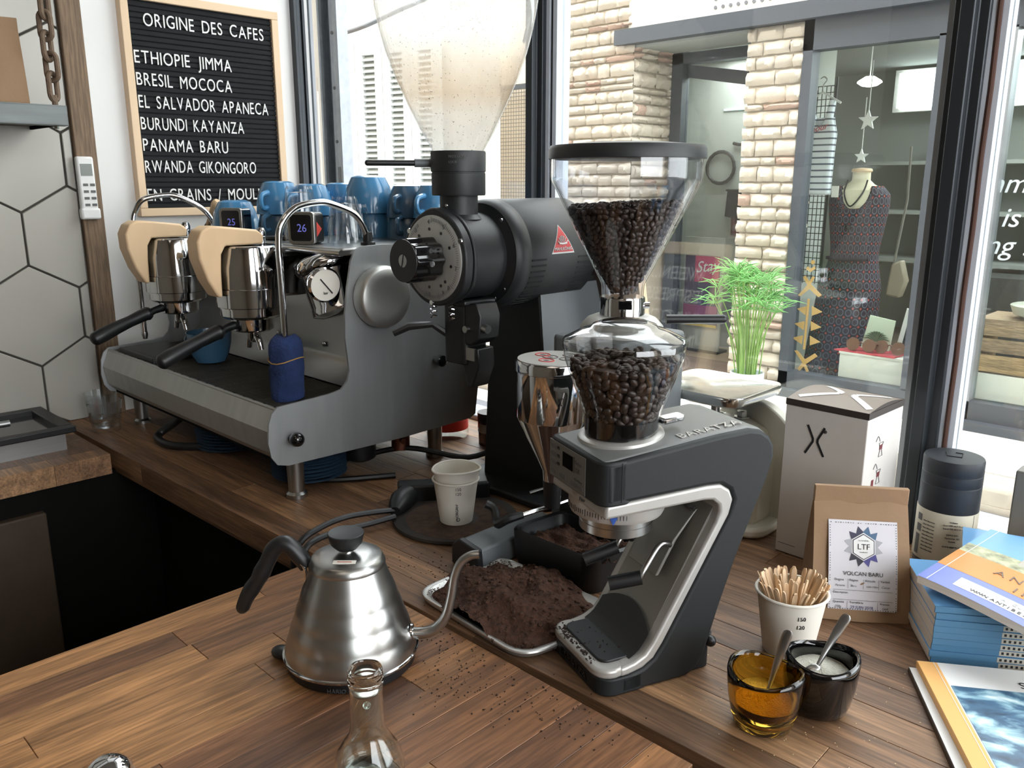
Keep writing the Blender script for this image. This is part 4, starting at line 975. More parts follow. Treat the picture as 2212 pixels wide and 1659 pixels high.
# shot timers
m_digit = mat('lcd_digits', (104,108,190), .5, emit=.45)
def timer(loc, rz, digits, label, side):
    t = thing('shot_timer', label, 'timer', loc, rz, 'shot timers', local=True)
    part('case', MB().prism(rr(-.0235,.0235,0,.051,.007), XZY, -.0, .030), side, t, bevel=.0015)
    part('bezel', MB().prism(rr(-.0245,.0245,-.0005,.052,.008), XZY, -.003, .004), m_steel_s, t, bevel=.001)
    part('screen', MB().prism(rr(-.019,.019,.005,.047,.005), XZY, -.0036, -.002), m_black_g, t)
    txt(digits, .018, m_digit, t, (0.002,-.0039,.020), (1,0,0), (0,0,1), ext=.0001, align='CENTER', name='digits')
    return t
timer((-1.488,.762,DZ), radians(28), '25', 'small shot timer reading 25 near the letter board', m_chrome)
t2 = timer((-1.205,.738,DZ), radians(28), '26', 'small shot timer reading 26 beside the arched steam wand', m_black)
part('red_mark', MB().prism([(.006,.012),(.022,.024),(.006,.036)], YZX, .0236, .0240), mat('red_sticker', (196,70,60), .6), t2)
br = thing('wooden_brush', 'wooden handled brush lying behind the left paddle', 'brush', (-1.66,.82,DZ))
part('handle', MB().tube([(-1.690,.815,DZ+.010),(-1.672,.815,DZ+.030),(-1.655,.817,DZ+.055),(-1.650,.818,DZ+.062)], [.008,.0085,.0105,.006], 12, 3), m_maple, br)
part('ferrule', MB().tube([(-1.702,.815,DZ+.004),(-1.690,.815,DZ+.012)], .0082, 12), m_brownpanel, br)
solo('rubber_pad', MB().lathe([(.028,0),(.03,.002),(.028,.006),(0,.006)], (-1.335,.775,DZ), n=24), m_black, 'small round black rubber pad on the deck behind the near paddle', 'pad')
# things on the drip tray
make_cup('dull blue cup standing on the drip tray below the far portafilter', (-1.47,.690,1.0742), 1.0, radians(200), m_bluedk, False, grp='cup on the drip tray')
tp_ = thing('tamping_mat', 'black rubber tamping mat lying at the far end of the drip tray', 'mat', (-1.60,.66,1.075))
part('pad', MB().prism(rr(-1.69,-1.53,.612,.700,.008), XYZ, 1.0745, 1.0835), m_black, tp_, bevel=.001); part('lip', MB().prism(rr(-1.69,-1.53,.606,.615,.003), XYZ, 1.068, 1.0835), m_black, tp_)
m_saucer = mat('slate_blue_glaze', (66,90,112), .3, coat=.2)
# saucers stacked under the machine
def saucer(label, loc, grp):
    t = solo('saucer', MB().lathe([(0,.0),(.030,0),(.034,.002),(.060,.0075),(.062,.009),(.0595,.0095),(.033,.0045),(0,.004)], loc, n=36), m_saucer, label, 'saucer', grp)
    return t
for nm, (x_, y_), n_, rs_ in (('front stack by the machine leg', (-1.172,.705), 9, 1), ('rear stack toward the tiled wall', (-1.415,.690), 10, 1)):
    for i in range(n_):
        pos = 'bottom' if i == 0 else 'top' if i == n_-1 else '%s from the bottom' % ('second third fourth fifth sixth seventh eighth ninth'.split()[i-1])
        saucer('dark blue saucer, %s in the %s' % (pos, nm), (x_+random.uniform(-.0015,.0015), y_+random.uniform(-.0015,.0015), .9205+.0058*i), 'saucers under the machine')
# drinking glasses left of the machine
tumbler('small ribbed water glass standing left of the espresso machine', (-1.690,.566,.9185), .026, .033, .064, False, 'water glasses by the tiles', 14)
tumbler('empty glass half hidden behind the ribbed water glass by the tiles', (-1.765,.585,.9185), .026, .032, .064, False, 'water glasses by the tiles', 18)
jr = thing('red_lid_jar', 'low glass jar with a bright red lid behind the espresso machine', 'jar', (-1.20,1.02,.92))
part('glass', MB().lathe([(.0,.92),(.040,.92),(.042,.926),(.041,.936),(.0,.936)], (-1.185,1.025,0), n=24), m_tumbler, jr); part('lid', MB().lathe([(.041,.936),(.041,.966),(.036,.970),(0,.970)], (-1.185,1.025,0), n=24), mat('red_lid', (214,54,40), .5), jr)
j2 = thing('small_dark_jar', 'small dark jam jar with a black lid behind the grinder tower', 'jar', (-1.12,1.0,.92))
part('glass', MB().lathe([(0,.92),(.022,.92),(.023,.965),(0,.965)], (-1.085,1.045,0), n=20), mat('dark_jam', (70,24,26), .15, coat=.6), j2); part('band', MB().lathe([(.0235,.945),(.0235,.962)], (-1.085,1.045,0), n=20, caps=False), m_steel_s, j2); part('lid', MB().lathe([(.024,.965),(.024,.982),(0,.983)], (-1.085,1.045,0), n=20), m_black, j2)
solo('power_cable', MB().tube([(-1.06,.80,.925),(-1.13,.70,.925),(-1.19,.74,.925),(-1.16,.80,.935),(-1.10,.86,.95),(-1.02,.93,.935),(-.98,.98,.96)], .005, 8, 6), m_black, 'black cable looping on the worktop under the espresso machine', 'cable')
# ================================================================= TALL BULK GRINDER
AX, AZ, HY = -.880, 1.300, .790
ek = thing('bulk_grinder', 'tall black bulk coffee grinder with a huge clear hopper and a red triangle badge', 'grinder', (-.88,.9,.92))
part('tower', MB().prism([(-.957,.921),(-.803,.921),(-.835,1.262),(-.935,1.262)], lambda a, b, c: (a-(0), c, b), .905, 1.045), mat('tower_black', (17,18,19), .6), ek, bevel=.004)
part('tower_side_lit', MB().prism([(.906,.921),(1.044,.921),(1.044,1.25),(.906,1.25)], lambda a, b, c: (-.803-(b-.921)*(.032/.341)+c, a, b), .0005, .002), m_grey_m, ek)  # window light on the black tower's flank, put into a lighter grey sheet
part('base_plate', MB().prism(rr(-.985,-.775,.86,1.06,.02), XYZ, .9205, .932), m_black_m, ek, bevel=.003)
part('grind_chamber', MB().lathe([(.0600,0),(.0605,.004),(.0605,.075)], (AX,.760,AZ), (0,1,0), 48), m_black_m, ek)
fl = [( .0655*cos(a)*(1+.045*max(0,cos(3*a+pi/2))**3), .0655*sin(a)*(1+.045*max(0,cos(3*a+pi/2))**3)) for a in [2*pi*i/60 for i in range(60)]]
part('front_flange', MB().prism([(AX+a, AZ+b) for a, b in fl], XZY, .742, .757), m_black_m, ek, bevel=.0025)
part('flange_plate', MB().prism([(AX+a*1.0, AZ+b*1.0) for a, b in fl], XZY, .7585, .7645), m_black_m, ek, bevel=.0015)
for a in (25, 145, 265): part('flange_screw', MB().lathe([(.004,0),(.0035,.002),(0,.0022)], (AX+.0615*cos(radians(a)), .742, AZ+.0615*sin(radians(a))), (0,-1,0), 10), m_chrome, ek)
dl = part('grind_dial', MB().lathe([(.0585,0),(.0585,.002),(.0575,.0028),(0,.0028)], (AX,.742,AZ), (0,-1,0), 56), m_alu, ek)
tk = MB()
for i in range(100):
    a = radians(90-i*3.3); r0 = .0455 if i % 10 == 0 else .0495
    c_ = Vector((AX+.0525*cos(a), .7389, AZ+.0525*sin(a))); rd = Vector((cos(a),0,sin(a))); td = Vector((-sin(a),0,cos(a)))
    tk.obox(c_, rd*(.004 if i % 10 == 0 else .0022), td*.00022, Vector((0,.0002,0)))
part('dial_ticks', tk, m_gprint, dl, kind='stuff')
for i, nm in enumerate('4 5 6 7 8 9 10 1 2 3'.split()):
    a = radians(96-i*36+(20 if nm in ('9','10') else 0)); 
    txt(nm, .0085, m_gprint, dl, (AX+.050*cos(a), .7388, AZ+.050*sin(a)-.003), (1,0,0), (0,0,1), align='CENTER')
    part('dial_hole', MB().cyl((AX+.040*cos(a),.7392,AZ+.040*sin(a)), (AX+.040*cos(a),.7386,AZ+.040*sin(a)), .0022, n=8), m_black, dl)
kp = []
for i in range(72):
    a = 2*pi*i/72; kp.append(((.0285+.0016*cos(9*a))*cos(a), (.0285+.0016*cos(9*a))*sin(a)))
kb_ = part('grind_knob', MB().prism([(AX+a, AZ+b) for a, b in kp], XZY, .690, .7385), m_black_g, ek, bevel=.002)
part('knob_face', MB().lathe([(.0285,0),(.0285,.0012),(0,.0012)], (AX,.690,AZ), (0,-1,0), 40), m_black, kb_)
part('knob_screw', MB().lathe([(.0085,0),(.0085,.0018),(.006,.0020),(0,.0016)], (AX,.690,AZ), (0,-1,0), 24), m_steel_s, kb_)
part('screw_slot', MB().obox((AX,.6879,AZ), (.002,0,.008), (.0007,0,-.0002), (0,.0003,0)), m_black, kb_)
part('knob_pin', MB().cyl((AX+.029,.714,AZ-.004),(AX+.0305,.714,AZ-.004),.004,n=12), m_chrome, kb_)
part('motor_housing', MB().lathe([(.062,.830),(.073,.830),(.0765,.834),(.0785,.842),(.0785,.855),(.0782,.8555),(.0782,.8575),(.0785,.858),(.0785,.998),(.075,1.005),(.03,1.007)], (AX,0,AZ), (0,1,0), 64), m_black_m, ek)
part('housing_recess', MB().lathe([(.0607,.824),(.0725,.8292)], (AX,0,AZ), (0,1,0), 48, caps=False), m_black, ek)
for a in (48, 318, -62, 130): part('housing_screw', MB().lathe([(.0036,0),(.003,.003),(0,.0032)], (AX+.0675*cos(radians(a)), .8295, AZ+.0675*sin(radians(a))), (0,-1,0), 10), m_chrome, ek)
vt = MB()
for i in range(11):
    a = radians(-4-i*6.2); c_ = Vector((AX+.0786*cos(a), .872, AZ+.0786*sin(a))); vt.obox(c_, (0,.015,0), Vector((-sin(a),0,cos(a)))*.0013, Vector((cos(a),0,sin(a)))*.0005)
    c_ = Vector((AX+.0786*cos(a), .972, AZ+.0786*sin(a))); vt.obox(c_, (0,.015,0), Vector((-sin(a),0,cos(a)))*.0013, Vector((cos(a),0,sin(a)))*.0005)
part('vent_slots', vt, mat('vent_black', (8,8,9), .8), ek, kind='stuff')
# red triangular badge curved on the housing (right flank, facing the camera)
def cyl_pt(a, y, r): return Vector((AX+r*cos(a), y, AZ+r*sin(a)))
def tri(y0, s_, r, zlift=0):
    ac = radians(14); da = s_/.0785
    b = MB(); N_ = 8
    for i in range(N_):
        t0, t1 = i/N_, (i+1)/N_
        w0, w1 = s_*.58*(1-t0), s_*.58*(1-t1); a0_, a1_ = ac-da*.42+da*t0+zlift, ac-da*.42+da*t1+zlift
        b.add([cyl_pt(a0_,y0-w0,r), cyl_pt(a0_,y0+w0,r), cyl_pt(a1_,y0+w1,r), cyl_pt(a1_,y0-w1,r)], [(0,1,2,3)])
    return b
YB = .922
bw = part('badge_border', tri(YB, .043, .0789), m_white, ek, angle=0)
part('badge', tri(YB, .0385, .0792, .004), mat('badge_red', (204,40,44), .4), ek, angle=0)
cr_ = MB(); ab = radians(14)
for k in range(-3, 4):
    cr_.tube([cyl_pt(ab-.030-.004*abs(k), YB+.0020*k, .0796), cyl_pt(ab+.095-.011*k*k, YB+.0036*k, .0797)], [.0005,.0011], 5)
cr_.tube([cyl_pt(ab-.048, YB-.0085, .0796), cyl_pt(ab-.056, YB, .0797), cyl_pt(ab-.048, YB+.0085, .0796)], .0013, 5, 4)
part('crown_emblem', cr_, m_white, ek)
txt('MAHLKÖNIG', .0064, m_white, ek, cyl_pt(ab-.172, YB, .0796), (0,1,0), (-sin(radians(5)),0,cos(radians(5))), ext=.0004, align='CENTER')
# throat, collar and hopper
part('throat', MB().lathe([(.034,1.352),(.0265,1.3585),(.0265,1.386)], (AX,HY,0), n=40), m_black_m, ek)
part('collar', MB().lathe([(.020,1.384),(.0365,1.384),(.0372,1.386),(.0372,1.4135),(.0366,1.414),(.0366,1.4155),(.0378,1.416),(.0380,1.441),(.0372,1.443),(.030,1.443)], (AX,HY,0), n=48), m_black_m, ek)
part('collar_screw', MB().lathe([(.0026,0),(.002,.001),(0,.001)], Vector((AX,HY,1.371))+Vector((.0262*sin(radians(8))*1,-.0262*cos(radians(8)),0)), (0,-1,0), 10), m_steel_s, ek)
ld = Vector((-.72,-.70,0)).normalized(); l0 = Vector((AX-.030,HY-.022,1.4275))
ld = (-RGT*.97 + h*-.22).normalized()
lv_ = part('slide_lever', MB().tube([l0+ld*.022, l0+ld*.088], .0040, 10).sph(l0+ld*.088, .0040, n=10, m=6), m_black, ek)
part('lever_sleeve', MB().tube([l0-ld*.004, l0+ld*.024], .0056, 12).sph(l0, .0068, n=10, m=6), m_grey_m, lv_)
sun = MB()
cpt = Vector((AX+.0385*cos(radians(-122)),HY+.0385*sin(radians(-122)),1.4275))
txt('PRESS DOWN', .0045, m_gprint, ek, Vector((AX,HY,1.4335))+Vector((cos(radians(-62)),sin(radians(-62)),0))*.0385, (-sin(radians(-62)),cos(radians(-62)),0), (0,0,1))
txt('LOCK', .0045, m_gprint, ek, Vector((AX,HY,1.4265))+Vector((cos(radians(-62)),sin(radians(-62)),0))*.0385, (-sin(radians(-62)),cos(radians(-62)),0), (0,0,1))
hp = [(.0345,1.441),(.0375,1.447),(.0505,1.4705),(.0665,1.502),(.0815,1.535),(.0945,1.570),(.1025,1.600),(.1075,1.626),(.1100,1.645)]
m_hop = thin_glass('tall_hopper_plastic', (.985,.985,.985), 1.47, 1.0, .015)
part('hopper', MB().lathe(hp, (AX,HY,0), n=72, caps=False), m_hop, ek)
part('hopper_rim', MB().lathe([(.1100,1.645),(.1112,1.648),(.1112,1.654),(.1098,1.655),(.1098,1.648)], (AX,HY,0), n=72, caps=False), thin_glass('rim_plastic', (.86,.87,.88), 1.5, 1.8, .05), ek)
# coffee dust film clinging to the inside of the hopper
def dust_mat():
    m, t, p, o = nt('coffee_dust_film'); N = t.nodes.new; L = t.links.new; t.nodes.remove(p)
    tc = N('ShaderNodeTexCoord'); sx = N('ShaderNodeSeparateXYZ'); L(tc.outputs['Object'], sx.inputs[0])
    a = N('ShaderNodeMapRange'); a.inputs[1].default_value = 1.445-.92; a.inputs[2].default_value = 1.485-.92; a.inputs[3].default_value = .50; a.inputs[4].default_value = .62; L(sx.outputs['Z'], a.inputs[0])
    b = N('ShaderNodeMapRange'); b.inputs[1].default_value = 1.525-.92; b.inputs[2].default_value = 1.60-.92; b.inputs[3].default_value = 1; b.inputs[4].default_value = .62; L(sx.outputs['Z'], b.inputs[0])
    n1 = N('ShaderNodeTexNoise'); n1.inputs['Scale'].default_value = 16; L(tc.outputs['Object'], n1.inputs['Vector'])
    n1b = N('ShaderNodeMapRange'); n1b.inputs[1].default_value = .25; n1b.inputs[2].default_value = .75; n1b.inputs[3].default_value = .75; n1b.inputs[4].default_value = 1.1; L(n1.outputs[0], n1b.inputs[0])
    m1 = N('ShaderNodeMath'); m1.operation = 'MULTIPLY'; L(a.outputs[0], m1.inputs[0]); L(b.outputs[0], m1.inputs[1])
    m2 = N('ShaderNodeMath'); m2.operation = 'MULTIPLY'; L(m1.outputs[0], m2.inputs[0]); L(n1b.outputs[0], m2.inputs[1])
    n2 = N('ShaderNodeTexNoise'); n2.inputs['Scale'].default_value = 420; n2.inputs['Detail'].default_value = 1; L(tc.outputs['Object'], n2.inputs['Vector'])
    sp = N('ShaderNodeMath'); sp.operation = 'GREATER_THAN'; sp.inputs[1].default_value = .70; L(n2.outputs[0], sp.inputs[0])
    cm = N('ShaderNodeMix'); cm.data_type = 'RGBA'; cm.inputs[6].default_value = srgb(240,224,206); cm.inputs[7].default_value = srgb(110,84,62); L(sp.outputs[0], cm.inputs[0])
    hb_ = N('ShaderNodeValToRGB'); e_ = hb_.color_ramp.elements; e_[0].position = 0; e_[0].color = srgb(248,244,238); e_[1].position = 1; e_[1].color = srgb(250,248,244)
    zz_ = N('ShaderNodeMapRange'); zz_.inputs[1].default_value = 1.445-.92; zz_.inputs[2].default_value = 1.645-.92; L(sx.outputs['Z'], zz_.inputs[0]); L(zz_.outputs[0], hb_.inputs[0])
    for q_, c_ in ((.22,(244,236,224)),(.34,(228,206,180)),(.52,(236,218,196)),(.68,(249,244,238))):
        e2_ = e_.new(q_); e2_.color = srgb(*c_)
    L(hb_.outputs[0], cm.inputs[6])
    tl = N('ShaderNodeBsdfTranslucent'); L(cm.outputs[2], tl.inputs[0]); df_ = N('ShaderNodeBsdfDiffuse'); L(cm.outputs[2], df_.inputs[0])
    mm = N('ShaderNodeMixShader'); mm.inputs[0].default_value = .2; L(tl.outputs[0], mm.inputs[1]); L(df_.outputs[0], mm.inputs[2])
    tr = N('ShaderNodeBsdfTransparent'); mx = N('ShaderNodeMixShader'); L(m2.outputs[0], mx.inputs[0]); L(tr.outputs[0], mx.inputs[1]); L(mm.outputs[0], mx.inputs[2]); L(mx.outputs[0], o.inputs[0])
    return m
part('dust_film', MB().lathe([(r-.0012, z) for r, z in hp], (AX,HY,0), n=64, caps=False), dust_mat(), ek)
tdir = (RGT*cos(radians(18))-h*sin(radians(18))).normalized(); ttan = Vector((-tdir.y, tdir.x, 0))
def hrad(z):
    for (r0,z0),(r1,z1) in zip(hp, hp[1:]):
        if z0 <= z <= z1: return r0+(r1-r0)*(z-z0)/(z1-z0)
    return hp[-1][0]
m_tape = mat('grey_tape', (176,176,174), .5)
for z0_, z1_ in ((1.617,1.642),(1.578,1.610)):
    part('tape_strip', MB().grid(lambda u, v: Vector((AX,HY,z0_+(z1_-z0_)*v))+tdir*(hrad(z0_+(z1_-z0_)*v)-.003)+ttan*(.012*u-.006), 2, 5), m_tape, ek)
# chute with bag clamp
sx_, sy_ = AX+.012, .790
part('chute', MB().prism(rr(sx_-.026,sx_+.020,sy_-.022,sy_+.024,.008), XYZ, 1.150, 1.243), m_black, ek, bevel=.002)
part('chute_bracket', MB().box(sx_-.046,sx_+.03,sy_-.03,sy_+.03,1.236,1.243), m_black, ek, bevel=.002)
for dx_ in (-.036, .004): part('spring', MB().tube([(sx_+dx_+.0042*cos(k*.9), sy_-.030+.0042*sin(k*.9), 1.236-.0009*k) for k in range(26)], .0011, 5), m_chrome, ek)
cl_ = part('clamp_block', MB().prism([(sx_+.018,1.238),(sx_+.042,1.240),(sx_+.050,1.222),(sx_+.046,1.190),(sx_+.030,1.180),(sx_+.018,1.182)], XZY, sy_-.02, sy_+.02), m_black, ek, bevel=.002)
part('clamp_bolt', MB().cyl((sx_+.044,sy_-.012,1.207),(sx_+.058,sy_-.012,1.205),.006,n=14), m_steel_s, cl_)
part('clamp_bolt', MB().cyl((sx_+.025,sy_-.020,1.203),(sx_+.025,sy_-.026,1.203),.005,n=12), m_steel_s, cl_)
part('lower_spout', MB().prism([(sx_+.010,1.176),(sx_+.040,1.176),(sx_+.042,1.150),(sx_+.028,1.118),(sx_+.018,1.118),(sx_+.008,1.152)], XZY, sy_-.016, sy_+.016), m_black, ek, bevel=.002)
part('spout_plate', MB().box(sx_+.012,sx_+.036,sy_-.0185,sy_-.016,1.158,1.176), m_steel_s, ek)
b0 = Vector((sx_-.020,sy_-.012,1.186)); bd_ = (-RGT*.98+Vector((0,-.2,0))).normalized()
part('clamp_lever', MB().tube([b0, b0+bd_*.026+Vector((0,0,.018)), b0+bd_*.060+Vector((0,0,.016)), b0+bd_*.082+Vector((0,0,.006))], [.0055,.0048,.0060,.0050], 8), m_black, ek)
# ================================================================= SECOND GRINDER WITH BEAN HOPPER
dg = thing('hopper_grinder', 'grey coffee grinder with a chrome funnel and a bean-filled conical hopper, behind the small grinder', 'grinder', (-.66,.88,.92))
GX, GY = -.664, .885
part('body', MB().prism(rr(GX-.062,GX+.052,.812,.965,.012), XYZ, .935, 1.205), m_grey_m, dg, bevel=.004)
part('body_top', MB().lathe([(.056,1.205),(.055,1.216),(.046,1.226),(.036,1.230)], (GX,GY,0), n=48), mat('pale_top_casting', (196,196,190), .4), dg)
part('base', MB().prism(rr(GX-.070,GX+.060,.806,.975,.012), XYZ, .9205, .936), m_black, dg, bevel=.003)
part('front_panel', MB().box(GX-.03,GX+.03,.795,.813,.936,1.10), m_black, dg, bevel=.004)
part('hopper_collar', MB().lathe([(.0300,1.226),(.0300,1.252),(.0292,1.2545),(.0265,1.2545)], (GX,GY,0), n=40), m_chrome, dg)
ck = Vector((GX,GY,1.243)); vd = (Vector((0,0,1.243))-ck); vd.z = 0; vd.normalize(); sd_ = Vector((vd.y*-1, vd.x, 0))
part('slide_latch', MB().obox(ck+vd*.031-sd_*.004*-1+Vector((0,0,.004)), sd_*.0088, vd*.0035, (0,0,.0058)), m_black_g, dg, bevel=.001)
part('clamp_screw', MB().cyl(ck-sd_*-.030, ck-sd_*-.036, .0045, n=10), m_chrome, dg)
ll = Vector((GX+.05,GY+.03,1.226))
part('side_lever', MB().tube([ll, ll+RGT*.075+Vector((0,0,.000))], .0062, 10).sph(ll+RGT*.075, .0062, n=10, m=6), m_black, dg)
m_hop2 = thin_glass('conical_hopper_plastic', (.95,.955,.97), 1.5, 1.3, .015)
hp2 = [(.0272,1.250),(.0282,1.268),(.0290,1.272),(.0560,1.325),(.0900,1.392),(.0962,1.4035),(.0968,1.4085),(.0968,1.436)]
part('hopper', MB().lathe(hp2, (GX,GY,0), n=72, caps=False), m_hop2, dg)
part('hopper', MB().lathe([(r-.0022, z) for r, z in hp2], (GX,GY,0), n=72, caps=False), m_hop2, dg)
part('hopper_lid', MB().lathe([(.0985,1.4300),(.1003,1.4305),(.1003,1.4420),(.0975,1.4465),(.060,1.4500),(0,1.4520)], (GX,GY,0), n=72), m_black_m, dg)
def beans(name, c, prof, ztop, n_wall, n_top, rng, blen, parent, slope=0):
    """roasted beans packed against the hopper wall and heaped on top: one uncountable mass"""
    proto = MB(); B, BM = [], None
    zs = [p[1] for p in prof]
    def rad(z):
        for (r0,z0),(r1,z1) in zip(prof, prof[1:]):
            if z0 <= z <= z1: return r0+(r1-r0)*(z-z0)/(z1-z0+1e-9)
        return prof[-1][0]
    mb = MB()
    def bean(p, nrm):
        w = Vector(nrm).normalized(); t = Vector((rng.uniform(-1,1),rng.uniform(-1,1),rng.uniform(-1,1))); u = (t-w*t.dot(w)).normalized(); v = w.cross(u)
        R = Matrix((u, v, w)).transposed(); mb.sph(p, blen/2, 1, .70, .50, n=7, m=5, rot=R)
    A = [(z, rad(z)) for z in [zs[0]+(ztop-zs[0])*i/60 for i in range(61)]]
    wsum = sum(a[1] for a in A)
    z = zs[0]
    while z < ztop:
        r = rad(z); n = max(4, int(2*pi*r/(blen*.80))); ph = rng.uniform(0, 6)
        for k in range(n):
            a = ph+2*pi*k/n+rng.uniform(-.2,.2)/n; rr_ = r-blen*.30-rng.uniform(0,.10)*blen
            zz = z+rng.uniform(-.25,.25)*blen; 
            if zz > ztop + slope*cos(a-.8): continue
            bean(Vector((c[0]+rr_*cos(a), c[1]+rr_*sin(a), zz)), (cos(a)+rng.uniform(-.3,.3), sin(a)+rng.uniform(-.3,.3), rng.uniform(-.5,.2)))
        z += blen*.62
    rt = rad(ztop)
    for k in range(n_top):
        q = sqrt(rng.random())*(rt-blen*.45); a = rng.uniform(0,2*pi)
        bean(Vector((c[0]+q*cos(a), c[1]+q*sin(a), ztop+slope*cos(a-.8)*q/rt+rng.uniform(-.3,.35)*blen)), (rng.uniform(-.5,.5),rng.uniform(-.5,.5),1))
    core = [(max(.001, rad(zz)-blen*.62), zz) for zz in [zs[0]+(ztop-blen*.25-zs[0])*i/12 for i in range(13)]]
    mb.lathe([(r, z_) for r, z_ in core], (c[0],c[1],0), n=24)
    return part(name, mb, m_bean, parent, kind='stuff', angle=70)
bm = beans('coffee_beans', (GX,GY), [(.018,1.262),(.0545,1.325),(.0880,1.392)], 1.372, 0, 330, random.Random(3), .0105, None, .004)
tag(bm, 'dark roasted beans filling the lower part of the tall conical hopper', 'coffee beans')
# chrome dosing funnel with touch top
CX_, CY_ = -.6575, .742
cn = part('dosing_funnel', MB().lathe([(.012,1.035),(.0135,1.050),(.0445,1.118),(.0455,1.120),(.0455,1.180)], (CX_,CY_,0), n=56), m_chrome, dg)
part('funnel_rim', MB().lathe([(.0455,1.178),(.0472,1.179),(.0472,1.190),(.0458,1.1925),(.01,1.1925)], (CX_,CY_,0), n=56), m_chrome, cn)
tp = part('touch_top', MB().lathe([(.0445,0),(.0445,.0012),(0,.0012)], (CX_,CY_,1.1922), n=48), mat('white_touch_panel', (208,208,204), .25), cn)
for (dx_, dy_, c_) in ((-.022,.004,(200,60,60)),(.004,-.018,(200,60,60)),(.006,.024,(90,90,90)),(.018,.004,(90,90,90)),(-.006,.000,(90,90,90))):
    part('touch_ring', MB().tube([(CX_+dx_+.0105*cos(a*.314)*.95, CY_+dy_+.0105*sin(a*.314)*.8, 1.1936) for a in range(21)], .0007, 5), mat('ring_%d' % c_[0], c_, .5), tp)
    part('touch_icon', MB().box(CX_+dx_-.003,CX_+dx_+.003,CY_+dy_-.002,CY_+dy_+.002,1.1934,1.1938), m_gprint, tp)
part('funnel_neck', MB().box(CX_-.02,CX_+.02,CY_+.035,.83,1.12,1.18), m_grey_m, dg)
part('funnel_outlet', MB().lathe([(.010,1.0),(.0125,1.036)], (CX_,CY_,0), n=20), m_black, dg)
# tray bar and wire fork in front
part('tray_bar', MB().prism([(-.752,.9205),(-.752,.945),(-.740,.956),(-.706,.950),(-.702,.936),(-.702,.9205)], XZY, .662, .805), m_grey_m, dg, bevel=.003)
part('tray_bar_end', MB().prism([(-.753,.9205),(-.753,.946),(-.740,.9575),(-.705,.9515),(-.701,.9205)], XZY, .654, .664), m_black, dg, bevel=.002)
fk = part('portafilter_fork', MB().tube([(-.655,.80,1.000),(-.672,.757,.992),(-.690,.722,.985)], .0032, 8).tube([(-.69,.835,1.0),(-.715,.80,.995),(-.728,.775,.990)], .0026, 8, 4), m_chrome, dg)
part('fork_grip', MB().tube([(-.690,.722,.985),(-.700,.705,.981),(-.712,.700,.972),(-.722,.706,.972),(-.733,.712,.984),(-.742,.706,.990)], [.005,.0062,.0058,.0055,.0055,.0058], 8, 4), m_black, fk)
# ================================================================= SMALL GRINDER (foreground right of centre)
sg = thing('compact_grinder', 'small dark grey C-shaped grinder with a silver inner frame and a full bean hopper', 'grinder', (-.428,.558,.92), -math.atan2(.36,.933), local=True)
WB = .106
m_shell = mat('slate_plastic', (29,32,34), .55, spec=.35, var=.03, vscale=40, bump=.04, bscale=900)
m_shelltop_lit = mat('sky_lit_top_plastic', (112,114,114), .42, var=.03)  # sky light on the dark shell's top, painted in as a lighter grey
m_silver = mat('silver_plastic', (178,176,172), .38, .35, var=.03, vscale=30)
m_silver_d = mat('dark_silver_plastic', (140,138,132), .42, .35, var=.05, vscale=12)
outer = [(.020,0),(.098,0),(.110,.006),(.119,.020),(.134,.069),(.150,.115),(.165,.153),(.184,.198),(.190,.218),(.189,.230),(.183,.240),(.172,.2475),(.158,.2505),(.12,.2485),(0,.2365)]
inner = [(0,.197),(.111,.200),(.127,.199),(.138,.192),(.143,.181),(.139,.166),(.068,.044),(.058,.030),(.046,.0225),(.030,.0190),(.020,.0185)]
part('shell', MB().prism(outer+inner, YZX, -WB, 0), m_shell, sg, bevel=.004, seg=3)
s_in = [(-.002,.184),(.108,.1855),(.119,.184),(.126,.178),(.1275,.171),(.124,.160),(.056,.046),(.048,.036),(.036,.0305),(.026,.0285),(.020,.028)]
part('inner_frame', MB().prism(inner+s_in[::-1], YZX, -WB+.0005, -.0005), m_silver, sg, bevel=.003, seg=3)
part('frame_back', MB().prism([(.127,.171),(.1275,.176),(.140,.176),(.066,.046),(.056,.046)], YZX, -WB+.012, -.012), m_silver_d, sg)
sgp = part('shell_top', MB().prism([(-.001,.2378),(.12,.2500),(.158,.2521),(.172,.2490),(.181,.2425),(.178,.2385),(.158,.2480),(-.001,.233)], YZX, -WB+.0055, -.0055), m_shelltop_lit, sg, bevel=.002)
part('base_front', MB().prism(rr(-WB,0,-.001,.060,.017), XYZ, .0003, .0185), m_shell, sg, bevel=.0015)
part('base_lip', MB().prism(rr(-WB+.0004,-.0004,-.003,.034,.018), XYZ, .0185, .0284), m_silver, sg, bevel=.003, seg=3)
part('hopper_lever', MB().prism(rr(-.050,-.036,.082,.108,.004), lambda a, b, c: (a, b, c+(b-.082)*.08), .2535, .2600), m_chrome, sg, bevel=.002)
